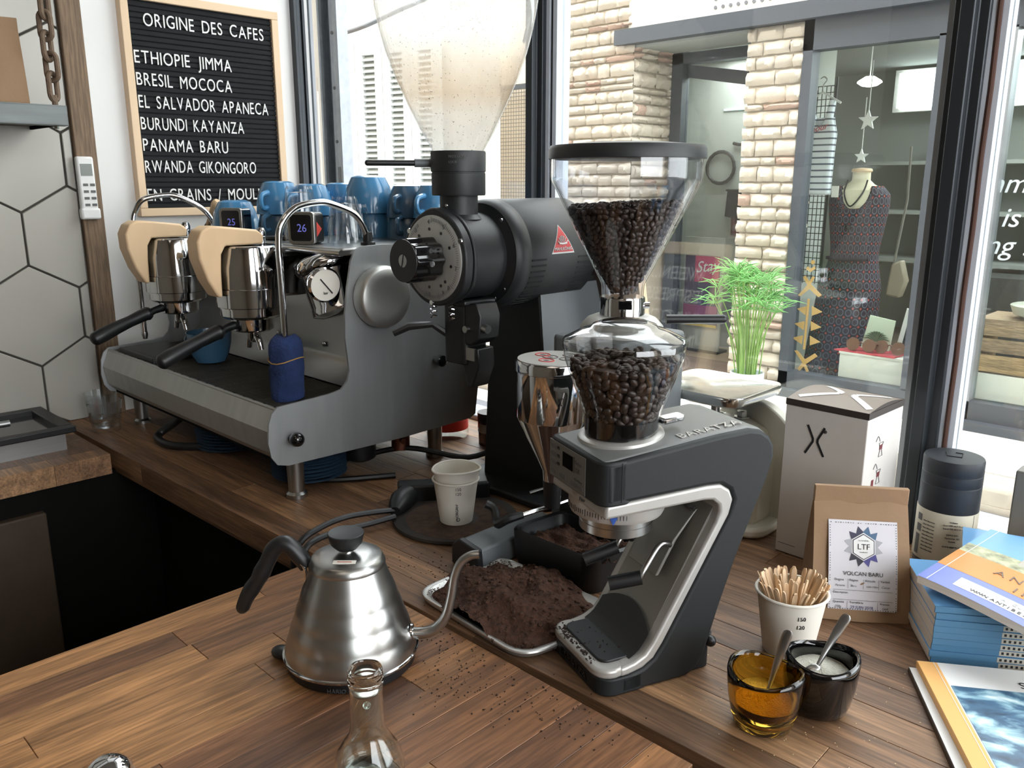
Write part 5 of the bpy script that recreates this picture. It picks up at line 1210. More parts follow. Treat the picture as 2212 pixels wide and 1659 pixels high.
# front nose with keypad
part('front_nose', MB().prism(rr(-WB,0,-.006,.03,.012), XYZ, .1955, .2375), m_shell, sg, bevel=.002)
kpd = part('keypad', MB().box(-.101,-.030,-.0068,-.0056,.1975,.2345), mat('keypad_grey', (112,112,108), .5), sg)
part('display', MB().box(-.0735,-.0535,-.0073,-.0066,.2145,.229), m_black_g, kpd)
for i in range(3): part('key', MB().prism(rr(-.0975,-.0865,.2295-.008*i-.0022,.2295-.008*i+.0022,.0021), XZY, -.0076, -.0066), m_gprint, kpd)
for x_, z_, w_ in ((-.092,.2035,.012),(-.0735,.2035,.012),(-.051,.2030,.013),(-.038,.2030,.011)): part('key', MB().prism(rr(x_-w_/2,x_+w_/2,z_-.0021,z_+.0021,.002), XZY, -.0076, -.0066), m_gprint, kpd)
for i in range(3): txt('P%d' % (i+1), .0045, m_print, kpd, (-.0845,-.0071,.228-.008*i), (1,0,0), (0,0,1))
txt('Sette', .0062, m_gprint, kpd, (-.049,-.0071,.2235), (1,0,0), (0,0,1)); txt('270', .0072, m_gprint, kpd, (-.049,-.0071,.2155), (1,0,0), (0,0,1))
part('rule', MB().box(-.0512,-.0506,-.0071,-.0067,.214,.230), m_print, kpd)
txt('Grind Time', .0032, m_gprint, kpd, (-.050,-.0071,.2078), (1,0,0), (0,0,1)); txt('▶||', .004, m_print, kpd, (-.077,-.0071,.198), (1,0,0), (0,0,1)) if False else None
part('seam', MB().box(-.0003,.0004,.0145,.0150,.199,.2365), m_black, sg)
zs_ = lambda u: .2378+.1008*u+.0003
sl = Vector((0,.128,.0120)).normalized()
txt('BARATZA', .0150, m_silver, sg, (-.0135,.086,zs_(.086)), sl, (-1,0,0), ext=.0007, spacing=1.12)
txt('BARATZA', .0115, m_black_g, sg, (-.082,-.0014,.0055), (1,0,0), (0,0,1), ext=.0005, spacing=1.1)
# hopper
HX, HU, HZ = -.0590, .049, .2395
part('hopper_ring', MB().lathe([(.036,.001),(.0425,.0015),(.0415,.006),(.0375,.0075),(.036,.0075)], (HX,HU,HZ), (0,-.09,1), 56), m_silver, sg)
hpS = [(.0358,.246),(.0362,.262),(.0385,.270),(.0505,.302),(.0560,.318),(.0572,.324),(.0575,.334)]
m_hop3 = thin_glass('small_hopper_plastic', (.86,.86,.86), 1.5, 1.4, .02)
part('hopper', MB().lathe(hpS, (HX,HU,0), n=72, caps=False), m_hop3, sg)
part('hopper_skirt', MB().lathe([(.0352,.2455),(.0352,.262)], (HX,HU,0), n=48, caps=False), m_black_g, sg)
part('hopper_lid', MB().lathe([(.0582,.330),(.0584,.336),(.0565,.3385),(.040,.3465),(.0325,.3485),(.030,.3515),(.020,.3550),(0,.3565)], (HX,HU,0), n=72, caps=False), thin_glass('smoked_lid', (.62,.62,.61), 1.55, 2.2, .06), sg)
bm2 = beans('coffee_beans', (HX,HU), [(.034,.250),(.0348,.262),(.0372,.270),(.0488,.302),(.0542,.318)], .3165, 0, 150, random.Random(9), .0108, None, .002)
bm2.location = (-.428,.558,.92); bm2.rotation_euler = (0,0,-math.atan2(.36,.933)); tag(bm2, 'dark roasted beans filling the low hopper of the compact grinder', 'coffee beans')
# grind collar and burr ring
part('grind_collar', MB().lathe([(.036,.1995),(.0475,.1995),(.0475,.172),(.0455,.168),(.036,.167)], (HX,HU-.003,0), n=56), m_silver, sg)
tk = MB()
for i in range(40):
    a = radians(200+i*3.6); c_ = Vector((HX+.0476*cos(a),HU-.003+.0476*sin(a),.1755)); tk.obox(c_, Vector((-sin(a),cos(a),0))*.00025, Vector((cos(a),sin(a),0))*.0002, (0,0,.0022 if i % 5 else .0035))
part('collar_scale', tk, m_print, sg, kind='stuff')
part('burr_ring', MB().lathe([(.030,.1675),(.0365,.1675),(.0365,.160),(.0358,.1595),(.0358,.1585),(.0365,.158),(.0365,.150),(.034,.1485),(.02,.148)], (HX,HU-.003,0), n=56), m_steel_s, sg)
part('pointer', MB().prism([(-.0035,.1765),(.0035,.1765),(0,.1690)], lambda a, b, c: (HX+.040+a*.6, HU-.030+a*.8-c, b), 0, .001), mat('blue_pointer', (48,84,160), .5), sg)
txt('Finer', .0055, m_gprint, sg, (HX+.012,HU-.052,.1875), (1,.25,0), (0,0,1))
# adjustable holder arms
bp = part('holder_plate', MB().prism([(.100,.135),(.1235,.1635),(.121,.1635),(.096,.135),(.076,.100),(.080,.100)], YZX, -.082, -.030), m_silver_d, sg, bevel=.002)
def arm(x, y0, z0, x1, y1, z1, gx, gy, gz, label=None):
    a = part('holder_arm', MB().tube([(x,y0,z0),(x+.002,y0-.014,z0+.003),(x1,y1,z1+.010),(x1,y1-.006,z1)], .0030, 10, 5), m_steel_s, sg)
    part('arm_sleeve', MB().tube([(x1,y1-.004,z1+.001),(gx,gy,gz)], .0070, 12), m_black, a)
    return a
arm(-.030,.092,.131, -.022,.058,.106, -.036,.026,.100)
arm(-.078,.092,.131, -.070,.060,.118, -.082,.024,.106)
part('hook', MB().tube([(-.062,.082,.150),(-.058,.066,.154),(-.054,.060,.152),(-.054,.058,.138)], .0030, 10, 4), m_steel_s, sg)
part('hook_knob', MB().cyl((-.060,.070,.140),(-.056,.060,.134),.006,n=12), m_black, sg)
txt('Hanger', .008, m_gprint, sg, (-.05,.1185,.1625), (1,0,0), (0,.5,.86))
# catch pad and spilled grounds on the base
part('catch_pad', MB().prism(rr(-.094,-.014,.007,.060,.010), XYZ, .0268, .0312), m_black, sg, bevel=.001)
def cback(u, v):
    z = .0305+.036*v*(1-.40*(2*u-1)**2)
    P_ = [(.0290,.030),(.0305,.038),(.036,.048),(.046,.056),(.160,.124)]
    for (z0,u0),(z1,u1) in zip(P_, P_[1:]):
        if z <= z1: break
    return (-.097+.088*u, u0+(u1-u0)*(z-z0)/(z1-z0)-.0035, z)
part('catch_back', MB().grid(lambda u, v: cback(u, v), 12, 6), m_black, sg)
rng = random.Random(8); cr = MB()
def crumb(mb, p, s, rng):
    mb.sph(p, s, rng.uniform(.8,1.4), rng.uniform(.7,1.2), rng.uniform(.4,.8), n=5, m=3, rot=Matrix.Rotation(rng.uniform(0,3),3,'Z'))
for i in range(170):
    e = rng.random()
    if e < .55: p = (rng.uniform(-.092,-.02), rng.gauss(.002,.002), .0290)
    elif e < .8: p = (-.088+rng.gauss(0,.004), rng.uniform(-.002,.03), .0290)
    else: p = (rng.uniform(-.08,-.026), rng.uniform(.006,.05), .0316)
    crumb(cr, p, rng.uniform(.0005,.0014), rng)
gsb = solo('spilled_grounds', cr, m_crumb, 'specks of dark ground coffee spilled on the base of the compact grinder', 'coffee grounds', kind='stuff'); gsb.location = (-.428,.558,.92); gsb.rotation_euler = (0,0,-math.atan2(.36,.933))
part('power_cord', MB().tube([(-.06,.128,.03),(-.058,.150,.012),(-.05,.165,.004)], .0035, 8, 3).sph((-.004,.128,.03), .006), m_black, sg)
part('rear_foot', MB().prism(rr(-WB+.008,-.006,.09,.132,.01), XYZ, .0005, .03), m_shell, sg)
# ================================================================= TRAY OF GROUNDS, KNOCK BIN
def smooth_poly(pts, r, n=6):
    out = []
    for i, p in enumerate(pts):
        p = Vector(p); a = (Vector(pts[i-1])-p); b = (Vector(pts[(i+1)%len(pts)])-p)
        p0 = p+a.normalized()*r; p1 = p+b.normalized()*r
        for k in range(n+1):
            t = k/n; out.append((p0*(1-t)**2+p*2*t*(1-t)+p1*t*t)[:])
    return out
TR = [(-.712,.558),(-.522,.545),(-.498,.660),(-.520,.698),(-.712,.700)]
tp0 = smooth_poly(TR, .030); cxy = Vector((-.605,.625))
def ins(d, z): return [(*(Vector(p)+(cxy-Vector(p)).normalized()*d), z) for p in tp0]
m_tray = mat('tray_steel', (206,205,202), .36, .85)
ty = thing('steel_tray', 'shallow polished steel tray heaped with ground coffee', 'tray', (-.605,.625,.92))
part('rim', MB().rings([ins(.007,.9212), ins(.003,.9240), ins(.000,.9290), ins(.0005,.9306), ins(.003,.9314), ins(.008,.9300), ins(.013,.9268), ins(.018,.9245)], False, False), m_tray, ty)
part('floor', MB().rings([ins(.007,.9211), ins(.018,.9243)], True, True), m_chrome, ty)
def inside(p, poly):
    c = False; j = len(poly)-1
    for i in range(len(poly)):
        if (poly[i][1] > p[1]) != (poly[j][1] > p[1]) and p[0] < (poly[j][0]-poly[i][0])*(p[1]-poly[i][1])/(poly[j][1]-poly[i][1])+poly[i][0]: c = not c
        j = i
    return c
from mathutils import noise
def edge_d(p):
    return min((Vector(p)-Vector(q)).length for q in tp0)
hm_ = MB(); NU, NV = 110, 90; idx = {}; x0_, x1_, y0_, y1_ = -.72,-.49,.54,.705
for i in range(NU+1):
    for j in range(NV+1):
        x = x0_+(x1_-x0_)*i/NU; y = y0_+(y1_-y0_)*j/NV
        if not inside((x, y), tp0): continue
        d = edge_d((x, y)) - .0105 - .006*noise.noise((x*40,y*40,3))
        if d < -.002: continue
        base = .9248 + .019*min(1,max(0,d)/.05)**.7
        nz = .0035*noise.noise((x*60,y*60,0)) + .0022*noise.noise((x*170,y*170,1)) + .0016*noise.noise((x*420,y*420,2)); nz += .0025*max(0, noise.noise((x*130,y*130,7))-.1)
        pit = .010*math.exp(-(((x+.615)/.022)**2+((y-.635)/.016)**2)); ridge = .010*math.exp(-(((x+.60)/.05)**2+((y-.60)/.02)**2))
        z = base + (nz-pit+ridge)*min(1,max(.15,d/.02))
        idx[(i,j)] = len(hm_.v); hm_.v.append((x, y, z))
for i in range(NU):
    for j in range(NV):
        q = [(i,j),(i+1,j),(i+1,j+1),(i,j+1)]
        if all(k in idx for k in q): hm_.f.append(tuple(idx[k] for k in q))
rng = random.Random(21); cl2 = MB()
ks = [v for v in hm_.v]
for i in range(260):
    p = Vector(rng.choice(ks)); crumb(cl2, p+Vector((0,0,.0006)), rng.choice([.001,.0014,.0018,.0024,.0032]), rng)
ring = ins(.006,.931); cl3 = MB()
for i in range(240):
    p = Vector(rng.choice(tp0[0:16]+tp0[-7:])) ; q = Vector(tp0[(tp0.index(tuple(p))+1)%len(tp0)]); t = rng.random(); pp2 = p*(1-t)+q*t; pp2 = pp2+(cxy-pp2).normalized()*rng.uniform(.003,.016)
    crumb(cl3, (pp2.x,pp2.y,.9308-rng.uniform(0,.002)), rng.uniform(.0004,.0011), rng)
hm_.add(cl2.v, cl2.f).add(cl3.v, cl3.f)
solo('coffee_grounds', hm_, m_ground, 'heap of dark brown ground coffee in the steel tray', 'coffee grounds', kind='stuff', angle=80)
kn = thing('knock_bin', 'black rubber coffee knock bin dusted with grounds behind the tray', 'knock bin', (-.635,.78,.92), 0)
kp_ = smooth_poly([(-.700,.706),(-.562,.706),(-.545,.800),(-.690,.800)], .018)
def kin(d, z): c_ = Vector((-.625,.755)); return [(*(Vector(p)+(c_-Vector(p)).normalized()*d), z) for p in kp_]
part('bin', MB().rings([kin(.006,.9205), kin(.002,.935), kin(0,.968), kin(.003,.971), kin(.008,.969), kin(.012,.94), kin(.015,.937)], True, True), m_black, kn)
kg = MB().grid(lambda u, v: (-.680+.125*u, .722+.062*v, .955+.010*noise.noise((u*5,v*5,0))+.004*noise.noise((u*22,v*22,4))+.002*noise.noise((u*60,v*60,4))+.006*u), 40, 24)
solo('used_grounds', kg, m_ground, 'crumbly used coffee grounds filling the black knock bin', 'coffee grounds', kind='stuff', angle=80)
# loose specks on the worktops
rng = random.Random(31); sp3 = MB()
for i in range(420):
    c0 = rng.choice([(-.52,.50),(-.56,.47),(-.60,.50),(-.44,.52),(-.62,.53),(-.75,.62)]); x, y = rng.gauss(c0[0],.035), rng.gauss(c0[1],.022)
    if .538 < y < .556: continue
    if (x+.66)**2+(y-.434)**2 < .0055 or x < -.88: continue
    crumb(sp3, (x, y, .9204), rng.uniform(.0003,.0011), rng)
so_ = solo('scattered_grounds', sp3, m_crumb, 'dark specks of ground coffee scattered on the wood between kettle, tray and small grinder', 'coffee grounds', kind='stuff')
sg3 = MB()
for i in range(120):
    x, y = rng.gauss(-.30,.06), rng.gauss(.67,.05)
    if y < .56: continue
    crumb(sg3, (x, y, .9204), rng.uniform(.0003,.0007), rng)
solo('sugar_grains', sg3, mat('sugar_grain', (226,206,160), .5), 'pale sugar grains scattered round the glass sugar pots', 'sugar', kind='stuff')
# black round mat and paper cups
mt = thing('round_mat', 'coffee-dusted round black rubber mat under the paper cups', 'mat', (-.858,.752,.92))
part('disc', MB().lathe([(0,.9203),(.088,.9203),(.092,.923),(.091,.9265),(.086,.9275),(0,.9270)], (-.855,.752,0), n=56), mat('dusty_rubber', (44,38,33), .8, var=.35, vscale=30), mt)
part('dust', MB().lathe([(.030,.9276),(.075,.9277)], (-.845,.748,0), n=40, caps=False), mat('coffee_dust', (64,46,34), .95, var=.4, vscale=90), mt)
def paper_cup(name, label, x, y, z, r0, r1, hgt, grp, marks=True, squash=1.0, rot=0):
    t = thing(name, label, 'cup', (x,y,z), rot, grp, local=True)
    def ring(r, zz, s): return [(r*cos(2*pi*j/40)*(1+.10*s*abs(cos(2*pi*j/40))), r*sin(2*pi*j/40)*(1-.14*s), zz+(-.006*s*abs(cos(2*pi*j/40))**3)) for j in range(40)]
    q = squash-1
    rs = [(r0-.002,.003,0),(r0,0,0),(r0+.0004,.002,0),(r1-.0008,hgt-.003,q),]
    part('cup_wall', MB().rings([ring(*a) for a in [(r0-.003,.004,0),(r0-.0012,.0002,0),(r0,.0,0),(r1,hgt-.002,q),(r1-.0008,hgt-.002,q),(r0-.0014,.006,0),(.001,.006,0)]], False, False), m_paper, t)
    part('rolled_rim', MB().tube([ring(r1+.0009, hgt-.0010, q)[j % 40] for j in range(41)], .00165, 8, caps=False), m_paper, t)
    return t
CR = Vector((-.842,.742,0)); 
pc = paper_cup('paper_cup', 'lower white paper cup of the nested pair on the round mat', CR.x, CR.y, .9278, .0235, .0318, .064, 'paper cups on the mat')
cdir = (Vector((0,0,0))-CR); cdir.z = 0; cdir.normalize(); cs = Vector((-cdir.y, cdir.x, 0))
def on_cup(parent, c, base, zz, r, s_, size, a=0, vert=False, m_=None):
    n_ = (cdir*cos(a)+cs*sin(a)); tdir = Vector((-n_.y, n_.x, 0))
    o = txt(s_, size, m_ or m_gprint, None, c+n_*(r+.0006)+Vector((0,0,base+zz)), (Vector((0,0,1)) if vert else tdir), (-tdir if vert else Vector((0,0,1))), align='CENTER', ext=.0003)
    o.parent = parent; o.matrix_parent_inverse = parent.matrix_basis.inverted(); return o
on_cup(pc, CR, .9278, .055, .0308, '150', .006, .10); on_cup(pc, CR, .9278, .048, .0300, '120', .006, .10); on_cup(pc, CR, .9278, .026, .0270, 'ORGANIC', .0052, .10, True, m_print); on_cup(pc, CR, .9278, .007, .0246, 'Ð', .008, .10, False, m_print)
paper_cup('paper_cup', 'upper paper cup with a squashed rim nested in the other', CR.x+.001, CR.y+.001, .9445, .0235, .0320, .064, 'paper cups on the mat', squash=1.45, rot=radians(62))
# plug and cords
pb = thing('power_strip', 'black power plug and cable end beside the round mat', 'plug', (-.915,.70,.92))
part('plug_body', MB().tube([(-.945,.735,.938),(-.935,.715,.938),(-.925,.700,.936),(-.915,.688,.934)], [.017,.018,.014,.008], 12), m_black, pb)
part('strip_body', MB().obox((-.925,.790,.937), (.042,.057,0), Vector((.80,-.59,0))*.016, (0,0,.016)), m_black, pb, bevel=.004)
part('cord', MB().tube([(-.918,.692,.935),(-.930,.655,.938),(-.938,.615,.940),(-.936,.575,.938),(-.930,.540,.930),(-.926,.524,.90),(-.925,.520,.80)], .0043, 8, 6), m_black, pb)
part('cord', MB().tube([(-.905,.680,.932),(-.914,.640,.930),(-.920,.600,.931),(-.918,.560,.932),(-.912,.535,.926),(-.909,.524,.90),(-.908,.520,.80)], .0043, 8, 6), m_black, pb)
# ================================================================= KETTLE
KX, KY = -.660, .434
kt = thing('gooseneck_kettle', 'brushed steel gooseneck kettle with a black handle and knob', 'kettle', (KX,KY,.92))
K0 = Vector((KX,KY,0)); KR = RGT.copy()
bodyp = [(.0660,.9265),(.0690,.9275),(.0692,.9295),(.0672,.9305)]
part('base_rim', MB().lathe(bodyp, (KX,KY,0), n=72), m_chrome, kt)
pr_ = []
for i in range(49):
    t = i/48; z = .930+.0925*t; r = .0672-(.0672-.0365)*(t**1.12)
    r += .0006*abs(sin(pi*min(1,t/.80)*4))*(1 if t < .8 else 0); pr_.append((r, z))
part('body', MB().lathe(pr_, (KX,KY,0), n=80), m_steel_s, kt)
part('lid', MB().lathe([(.0372,1.0205),(.0382,1.0212),(.0384,1.0235),(.0355,1.0300),(.0335,1.0312),(.022,1.0335),(0,1.0345)], (KX,KY,0), n=64), m_steel_s, kt)
part('lid_stem', MB().lathe([(.0060,1.034),(.0055,1.0375)], (KX,KY,0), n=20), m_chrome, kt)
part('lid_knob', MB().lathe([(.005,1.0370),(.0105,1.0385),(.0158,1.0445),(.0180,1.0530),(.0182,1.0550),(.0174,1.0556),(.010,1.0545),(0,1.0542)], (KX,KY,0), n=40), m_black_m, kt)
lp = K0 - h*.0225 + Vector((0,0,1.0336)) + RGT*.002
part('price_label', MB().obox(lp, RGT*.0112, -h*.0028+Vector((0,0,-.0004)), (0,0,.0003)), m_paper, kt); part('label_print', MB().obox(lp+Vector((0,0,.0004)), RGT*.007, -h*.0006, (0,0,.0001)), mat('label_red', (186,90,70), .7), kt)
kl = lambda a, z, b=0: K0 + KR*a + h*b + Vector((0,0,z))
part('spout', MB().tube([kl(.060,.944),(kl(.074,.9435)),kl(.0875,.9485),kl(.0985,.963),kl(.1045,.985),kl(.1085,1.008),kl(.115,1.0225),kl(.1245,1.0300),kl(.1335,1.0315)], [.0062,.0060,.0056,.0053,.0050,.0048,.0046,.0045,.0045], 14, 6), m_steel_s, kt)
part('spout_ring', MB().lathe([(.0095,0),(.0095,.0022),(.0070,.0030)], kl(.0620,.9440), KR, 24), m_chrome, kt)
part('spout_mouth', MB().lathe([(.0036,0),(.0036,.0003)], kl(.1336,1.0315), KR+Vector((0,0,.05)), 14), m_black_g, kt)
for b_ in (-.006, .006): part('handle_bracket', MB().tube([kl(-.0415,.992,b_),kl(-.0410,1.012,b_),kl(-.0420,1.0195,b_),kl(-.0460,1.0245,b_)], .0021, 8, 4), m_chrome, kt)
part('handle', MB().tube([kl(-.0410,1.0185),kl(-.0470,1.0280),kl(-.0560,1.0395),kl(-.0640,1.0430),kl(-.0735,1.0370),kl(-.0810,1.0230),kl(-.0870,1.0120),kl(-.0920,1.0030),kl(-.0990,.9930),kl(-.1050,.9830),kl(-.1095,.9725),kl(-.1105,.9675)], [.0075,.0085,.0085,.0086,.0085,.0080,.0090,.0078,.0085,.0074,.0070,.0040], 14, 4), m_black, kt)
kt.location.z += .005
kb2 = thing('kettle_base', 'low black power base under the kettle with a side lever', 'kettle base', (KX,KY,.92))
part('base', MB().lathe([(.062,.9203),(.0655,.9215),(.0662,.9300),(.064,.9312),(.03,.9313)], (KX,KY,0), n=64), m_black, kb2)
part('lever', MB().sph(kl(-.0735,.9265), .012, 1.0, .8, .5, n=14, m=8), m_black, kb2)
qd = (Vector((0,0,0))-K0); qd.z = 0; qd.normalize(); qd = (qd*cos(.25)+Vector((qd.y,-qd.x,0))*sin(.25)); qt = Vector((-qd.y,qd.x,0))
txt('HARIO', .0062, mat('grey_raised_print', (70,72,74), .5), kb2, K0+qd*.0664+Vector((0,0,.9225)), qt, (0,0,1), align='CENTER', ext=.0004)
# clear bottle in the foreground
BX, BY = -.498, .339
bt = thing('glass_bottle', 'open clear glass bottle in the foreground', 'bottle', (BX,BY,.92))
m_bglass = real_glass('bottle_glass', (.93,.97,.94))
op = [(0,.9206),(.024,.9206),(.0285,.924),(.0290,.932),(.0285,.938),(.0260,.947),(.0200,.957),(.0155,.964),(.0140,.972),(.0136,.985),(.0134,1.003),(.0132,1.009),(.0142,1.010),(.0145,1.0125),(.0136,1.0135),(.0143,1.0150),(.0136,1.0165),(.0143,1.0180),(.0136,1.0195),(.0140,1.0215),(.0132,1.0235),(.0115,1.0240)]
ip = [(.0108,1.0230),(.0106,1.010),(.0112,.985),(.0116,.972),(.0131,.964),(.0176,.9565),(.0237,.946),(.0262,.937),(.0266,.932),(.0262,.927),(.022,.9245),(0,.9255)]
part('bottle_wall', MB().lathe(op+ip, (BX,BY,0), n=56, caps=False), m_bglass, bt, angle=60)
bdv = Vector((-BX,-BY,0)).normalized(); bs_ = Vector((-bdv.y,bdv.x,0))
part('glass_seal', MB().sph(Vector((BX,BY,.9985))+bdv*.0132, .0032, 1,1,1, n=12, m=8), real_glass('seal_glass', (.8,.9,.82), .25), bt)
part('embossed_seal', MB().lathe([(.014,0),(.013,.0012),(.0,.0016)], Vector((BX,BY,.940))+bdv*.0278, bdv, 28), real_glass('frosted_glass', (.80,.90,.82), .4), bt)
# chrome dome at the bottom left
dm_ = thing('chrome_shaker', 'round chrome shaker top at the bottom left of the bar', 'shaker', (-.655,.186,.92))
part('dome', MB().lathe([(.0195,.926),(.0185,.932),(.015,.9375),(.009,.941),(0,.942)], (-.648,.186,0), n=40), m_chrome, dm_)
part('cup', MB().lathe([(.017,.9205),(.0195,.9215),(.0198,.926)], (-.648,.186,0), n=40), m_steel_s, dm_)
# ================================================================= WINDOW SIDE THINGS
# chalk menu board leaning at the window, its back to the room
cb = thing('menu_board', 'chalk menu board in a pale wood frame, its dark back turned to the room', 'board', (-.90,1.08,.921))
def cbp(x, v, d=0): # v up the board, tilted: top leans into the room
    tl_ = radians(14); return (x, 1.124 - v*sin(tl_) + d*cos(tl_), .922 + v*cos(tl_) + d*sin(tl_))
def cbox(x0, x1, v0, v1, d0, d1): return MB().prism([(x0,v0),(x1,v0),(x1,v1),(x0,v1)], lambda a, b, c: cbp(a, b, c), d0, d1)
part('panel', cbox(-1.03,-.768,.012,.362,-.004,.002), mat('dark_hardboard', (58,46,38), .8, var=.08), cb)
part('slate', cbox(-1.03,-.768,.012,.362,.002,.0035), mat('blue_slate', (44,54,82), .7, var=.1, vscale=30), cb)
for a in ((-1.05,-1.028,0,.385),(-.767,-.745,0,.385)): part('frame_stile', cbox(*a,-.009,.009), m_frame_w, cb, bevel=.001)
for a in ((-1.028,-.767,.363,.385),(-1.028,-.767,0,.022)): part('frame_rail', cbox(*a,-.009,.009), m_frame_w, cb, bevel=.001)
m_chalk = mat('chalk', (226,228,228), .9)
up_ = Vector(cbp(0,1))-Vector(cbp(0,0))
for i, s_ in enumerate(('WEEN...', 'ESPRESSO', 'MACCHIATO', 'NOISETTE', 'CAPPUCCINO', 'FILTRE', 'ICE COFFEE', 'THE')):
    txt(s_, .034, m_chalk, cb, cbp(-.785,.318-.040*i,.0038), (-1,0,0), up_, ext=.0003)
# vintage counter scale
sc_ = thing('counter_scale', 'vintage cream counter scale with a polished square pan', 'scale', (-.575,1.06,.92))
m_ivory = mat('ivory_enamel', (226,224,212), .3, var=.03, coat=.2)
SX, SY = -.603, 1.035
part('casting', MB().prism([(-.075,.932),(.075,.932),(.075,1.02),(.060,1.062),(.030,1.072),(-.03,1.074),(-.065,1.060),(-.075,1.02)], lambda a, b, c: (SX+.012+a, SY+c, b), -.028, .030), m_ivory, sc_, bevel=.008, seg=3)
part('base', MB().prism(rr(SX-.10,SX+.105,SY-.05,SY+.05,.03), XYZ, .9205, .936), m_ivory, sc_, bevel=.005)
part('dial_case', MB().lathe([(.0,0),(.086,0),(.092,.004),(.092,.020),(.086,.024),(0,.024)], (SX+.042,SY+.030,1.005), (.25,1,0), 56), m_ivory, sc_, bevel=.002)
part('pan_rod', MB().cyl((SX,SY,1.066),(SX,SY,1.108),.0062,n=14), m_steel_s, sc_)
part('rod_socket', MB().lathe([(.014,1.0745),(.013,1.0755),(0,1.0755)], (SX,SY,0), n=20), m_black, sc_)
part('set_nut', MB().lathe([(.012,1.074),(.012,1.076),(.0075,1.0765),(.0075,1.0835),(.006,1.0845)], (SX+.036,SY+.012,0), n=6), m_steel_s, sc_)
pan = smooth_poly([(-.075,-.070),(.075,-.070),(.075,.070),(-.075,.070)], .024)
def pn(k, z): return [(SX+a*k, SY-.005+b*k, z) for a, b in pan]
part('pan', MB().rings([pn(.90,1.106), pn(.97,1.109), pn(1,1.116), pn(1,1.1205), pn(.985,1.122), pn(.95,1.1215), pn(.90,1.1200)], True, True), mat('polished_pan', (206,206,202), .16, 1, rvar=.08, vscale=30), sc_)
# white carton
bxr = radians(-2)
cx = thing('coffee_maker_carton', 'tall white carton with a brown lid and crossed chevron mark', 'box', (-.472,.986,.9205), bxr, local=True)
m_card = mat('white_card', (206,202,196), .55, var=.03); m_lidb = mat('brown_lid_card', (132,118,106), .5, var=.05); m_lidd = mat('dark_lid_edge', (52,44,40), .6)
part('box_body', MB().box(0,.107,0,.103,0,.203), m_card, cx, bevel=.001)
lid_ = MB().grid(lambda u, v: (.107*u, .103*v, .2108+.0065*sin(pi*v)*(1-.15*u)), 6, 10)
part('lid_top', lid_, m_lidb, cx)
part('lid_band', MB().box(-.0005,.1075,-.0005,.0005,.203,.2112).box(.1065,.1078,-.0005,.1035,.203,.2112).box(-.0005,.0005,0,.1035,.203,.2112).box(0,.107,.1025,.1035,.203,.2112), m_lidd, cx)
part('lid_side', MB().prism([(0,.2108),(.103,.2108)]+[(.103*(1-k/10), .2108+.0065*sin(pi*(1-k/10))*.85) for k in range(1,10)], YZX, .1062, .1068), m_lidd, cx)
def xmark(parent, m_, c, ex, ey, s, w, nz):
    c, ex, ey, nz = Vector(c), Vector(ex), Vector(ey), Vector(nz); mb = MB()
    for sg_ in (-1, 1):
        pts = [(sg_*-.62,1.0),(sg_*-.09,.10),(sg_*-.09,-.10),(sg_*-.72,-1.0)] if False else [(sg_*.60,1.0),(sg_*.17,.12),(sg_*.17,-.10),(sg_*.66,-1.0)]
        P = [c+ex*a*s+ey*b*s for a, b in pts]
        for a, b in zip(P, P[1:]):
            d = (b-a).normalized(); t_ = nz.cross(d); mb.obox((a+b)/2, (b-a)/2+d*w*.2, t_*w, nz*.0002)
    return part('chevron_mark', mb, m_, parent, angle=0)
xmark(cx, m_print, (.043,-.0004,.163), (1,0,0), (0,0,1), .0185, .0014, (0,-1,0))
txt('®', .006, m_print, cx, (.053,-.0006,.175), (1,0,0), (0,0,1))
lm_ = MB()
for sg_ in (-1, 1):
    pts = [(sg_*.042,.030),(sg_*.010,.004),(sg_*.010,-.004),(sg_*.046,-.034)]
    P = [Vector((.056+a*1.0, .0515+b*1.15, 0)) for a, b in pts]
    for a, b in zip(P, P[1:]):
        d = (b-a).normalized(); t_ = Vector((-d.y,d.x,0))*.0042
        n_ = 6
        for k in range(n_):
            q0, q1 = a+(b-a)*(k/n_), a+(b-a)*((k+1)/n_)
            zf = lambda q: .2111+.0065*sin(pi*min(1,max(0,q.y/.103)))*(1-.15*q.x/.107)
            vs_ = [q0-t_, q1-t_, q1+t_, q0+t_]; lm_.add([(v.x,v.y,zf(v)+.0002) for v in vs_], [(0,1,2,3)])
part('lid_chevrons', lm_, m_white, cx, angle=0)
pi_ = MB()
for z_ in (.158, .122, .085):
    pi_.tube([(.1074,.028,z_+.012),(.1074,.034,z_+.018),(.1074,.040,z_+.010)], .0004, 4, 3)
    pi_.tube([(.1074,.038,z_+.008),(.1074,.050,z_+.008),(.1074,.046,z_),(.1074,.050,z_-.010),(.1074,.039,z_-.010),(.1074,.042,z_),(.1074,.038,z_+.008)], .0004, 4)
part('pictograms', pi_, m_gprint, cx, kind='stuff')
pd_ = MB()
for z_ in (.158, .122): pd_.box(.1072,.1076,.040,.048,z_-.001,z_+.005)
pd_.box(.1072,.1076,.026,.032,.108,.120); part('pictogram_fill', pd_, mat('maroon_print', (112,48,52), .7), cx)
part('care_print', MB().box(.004,.028,-.0006,-.0003,.0125,.0132), m_gprint, cx)
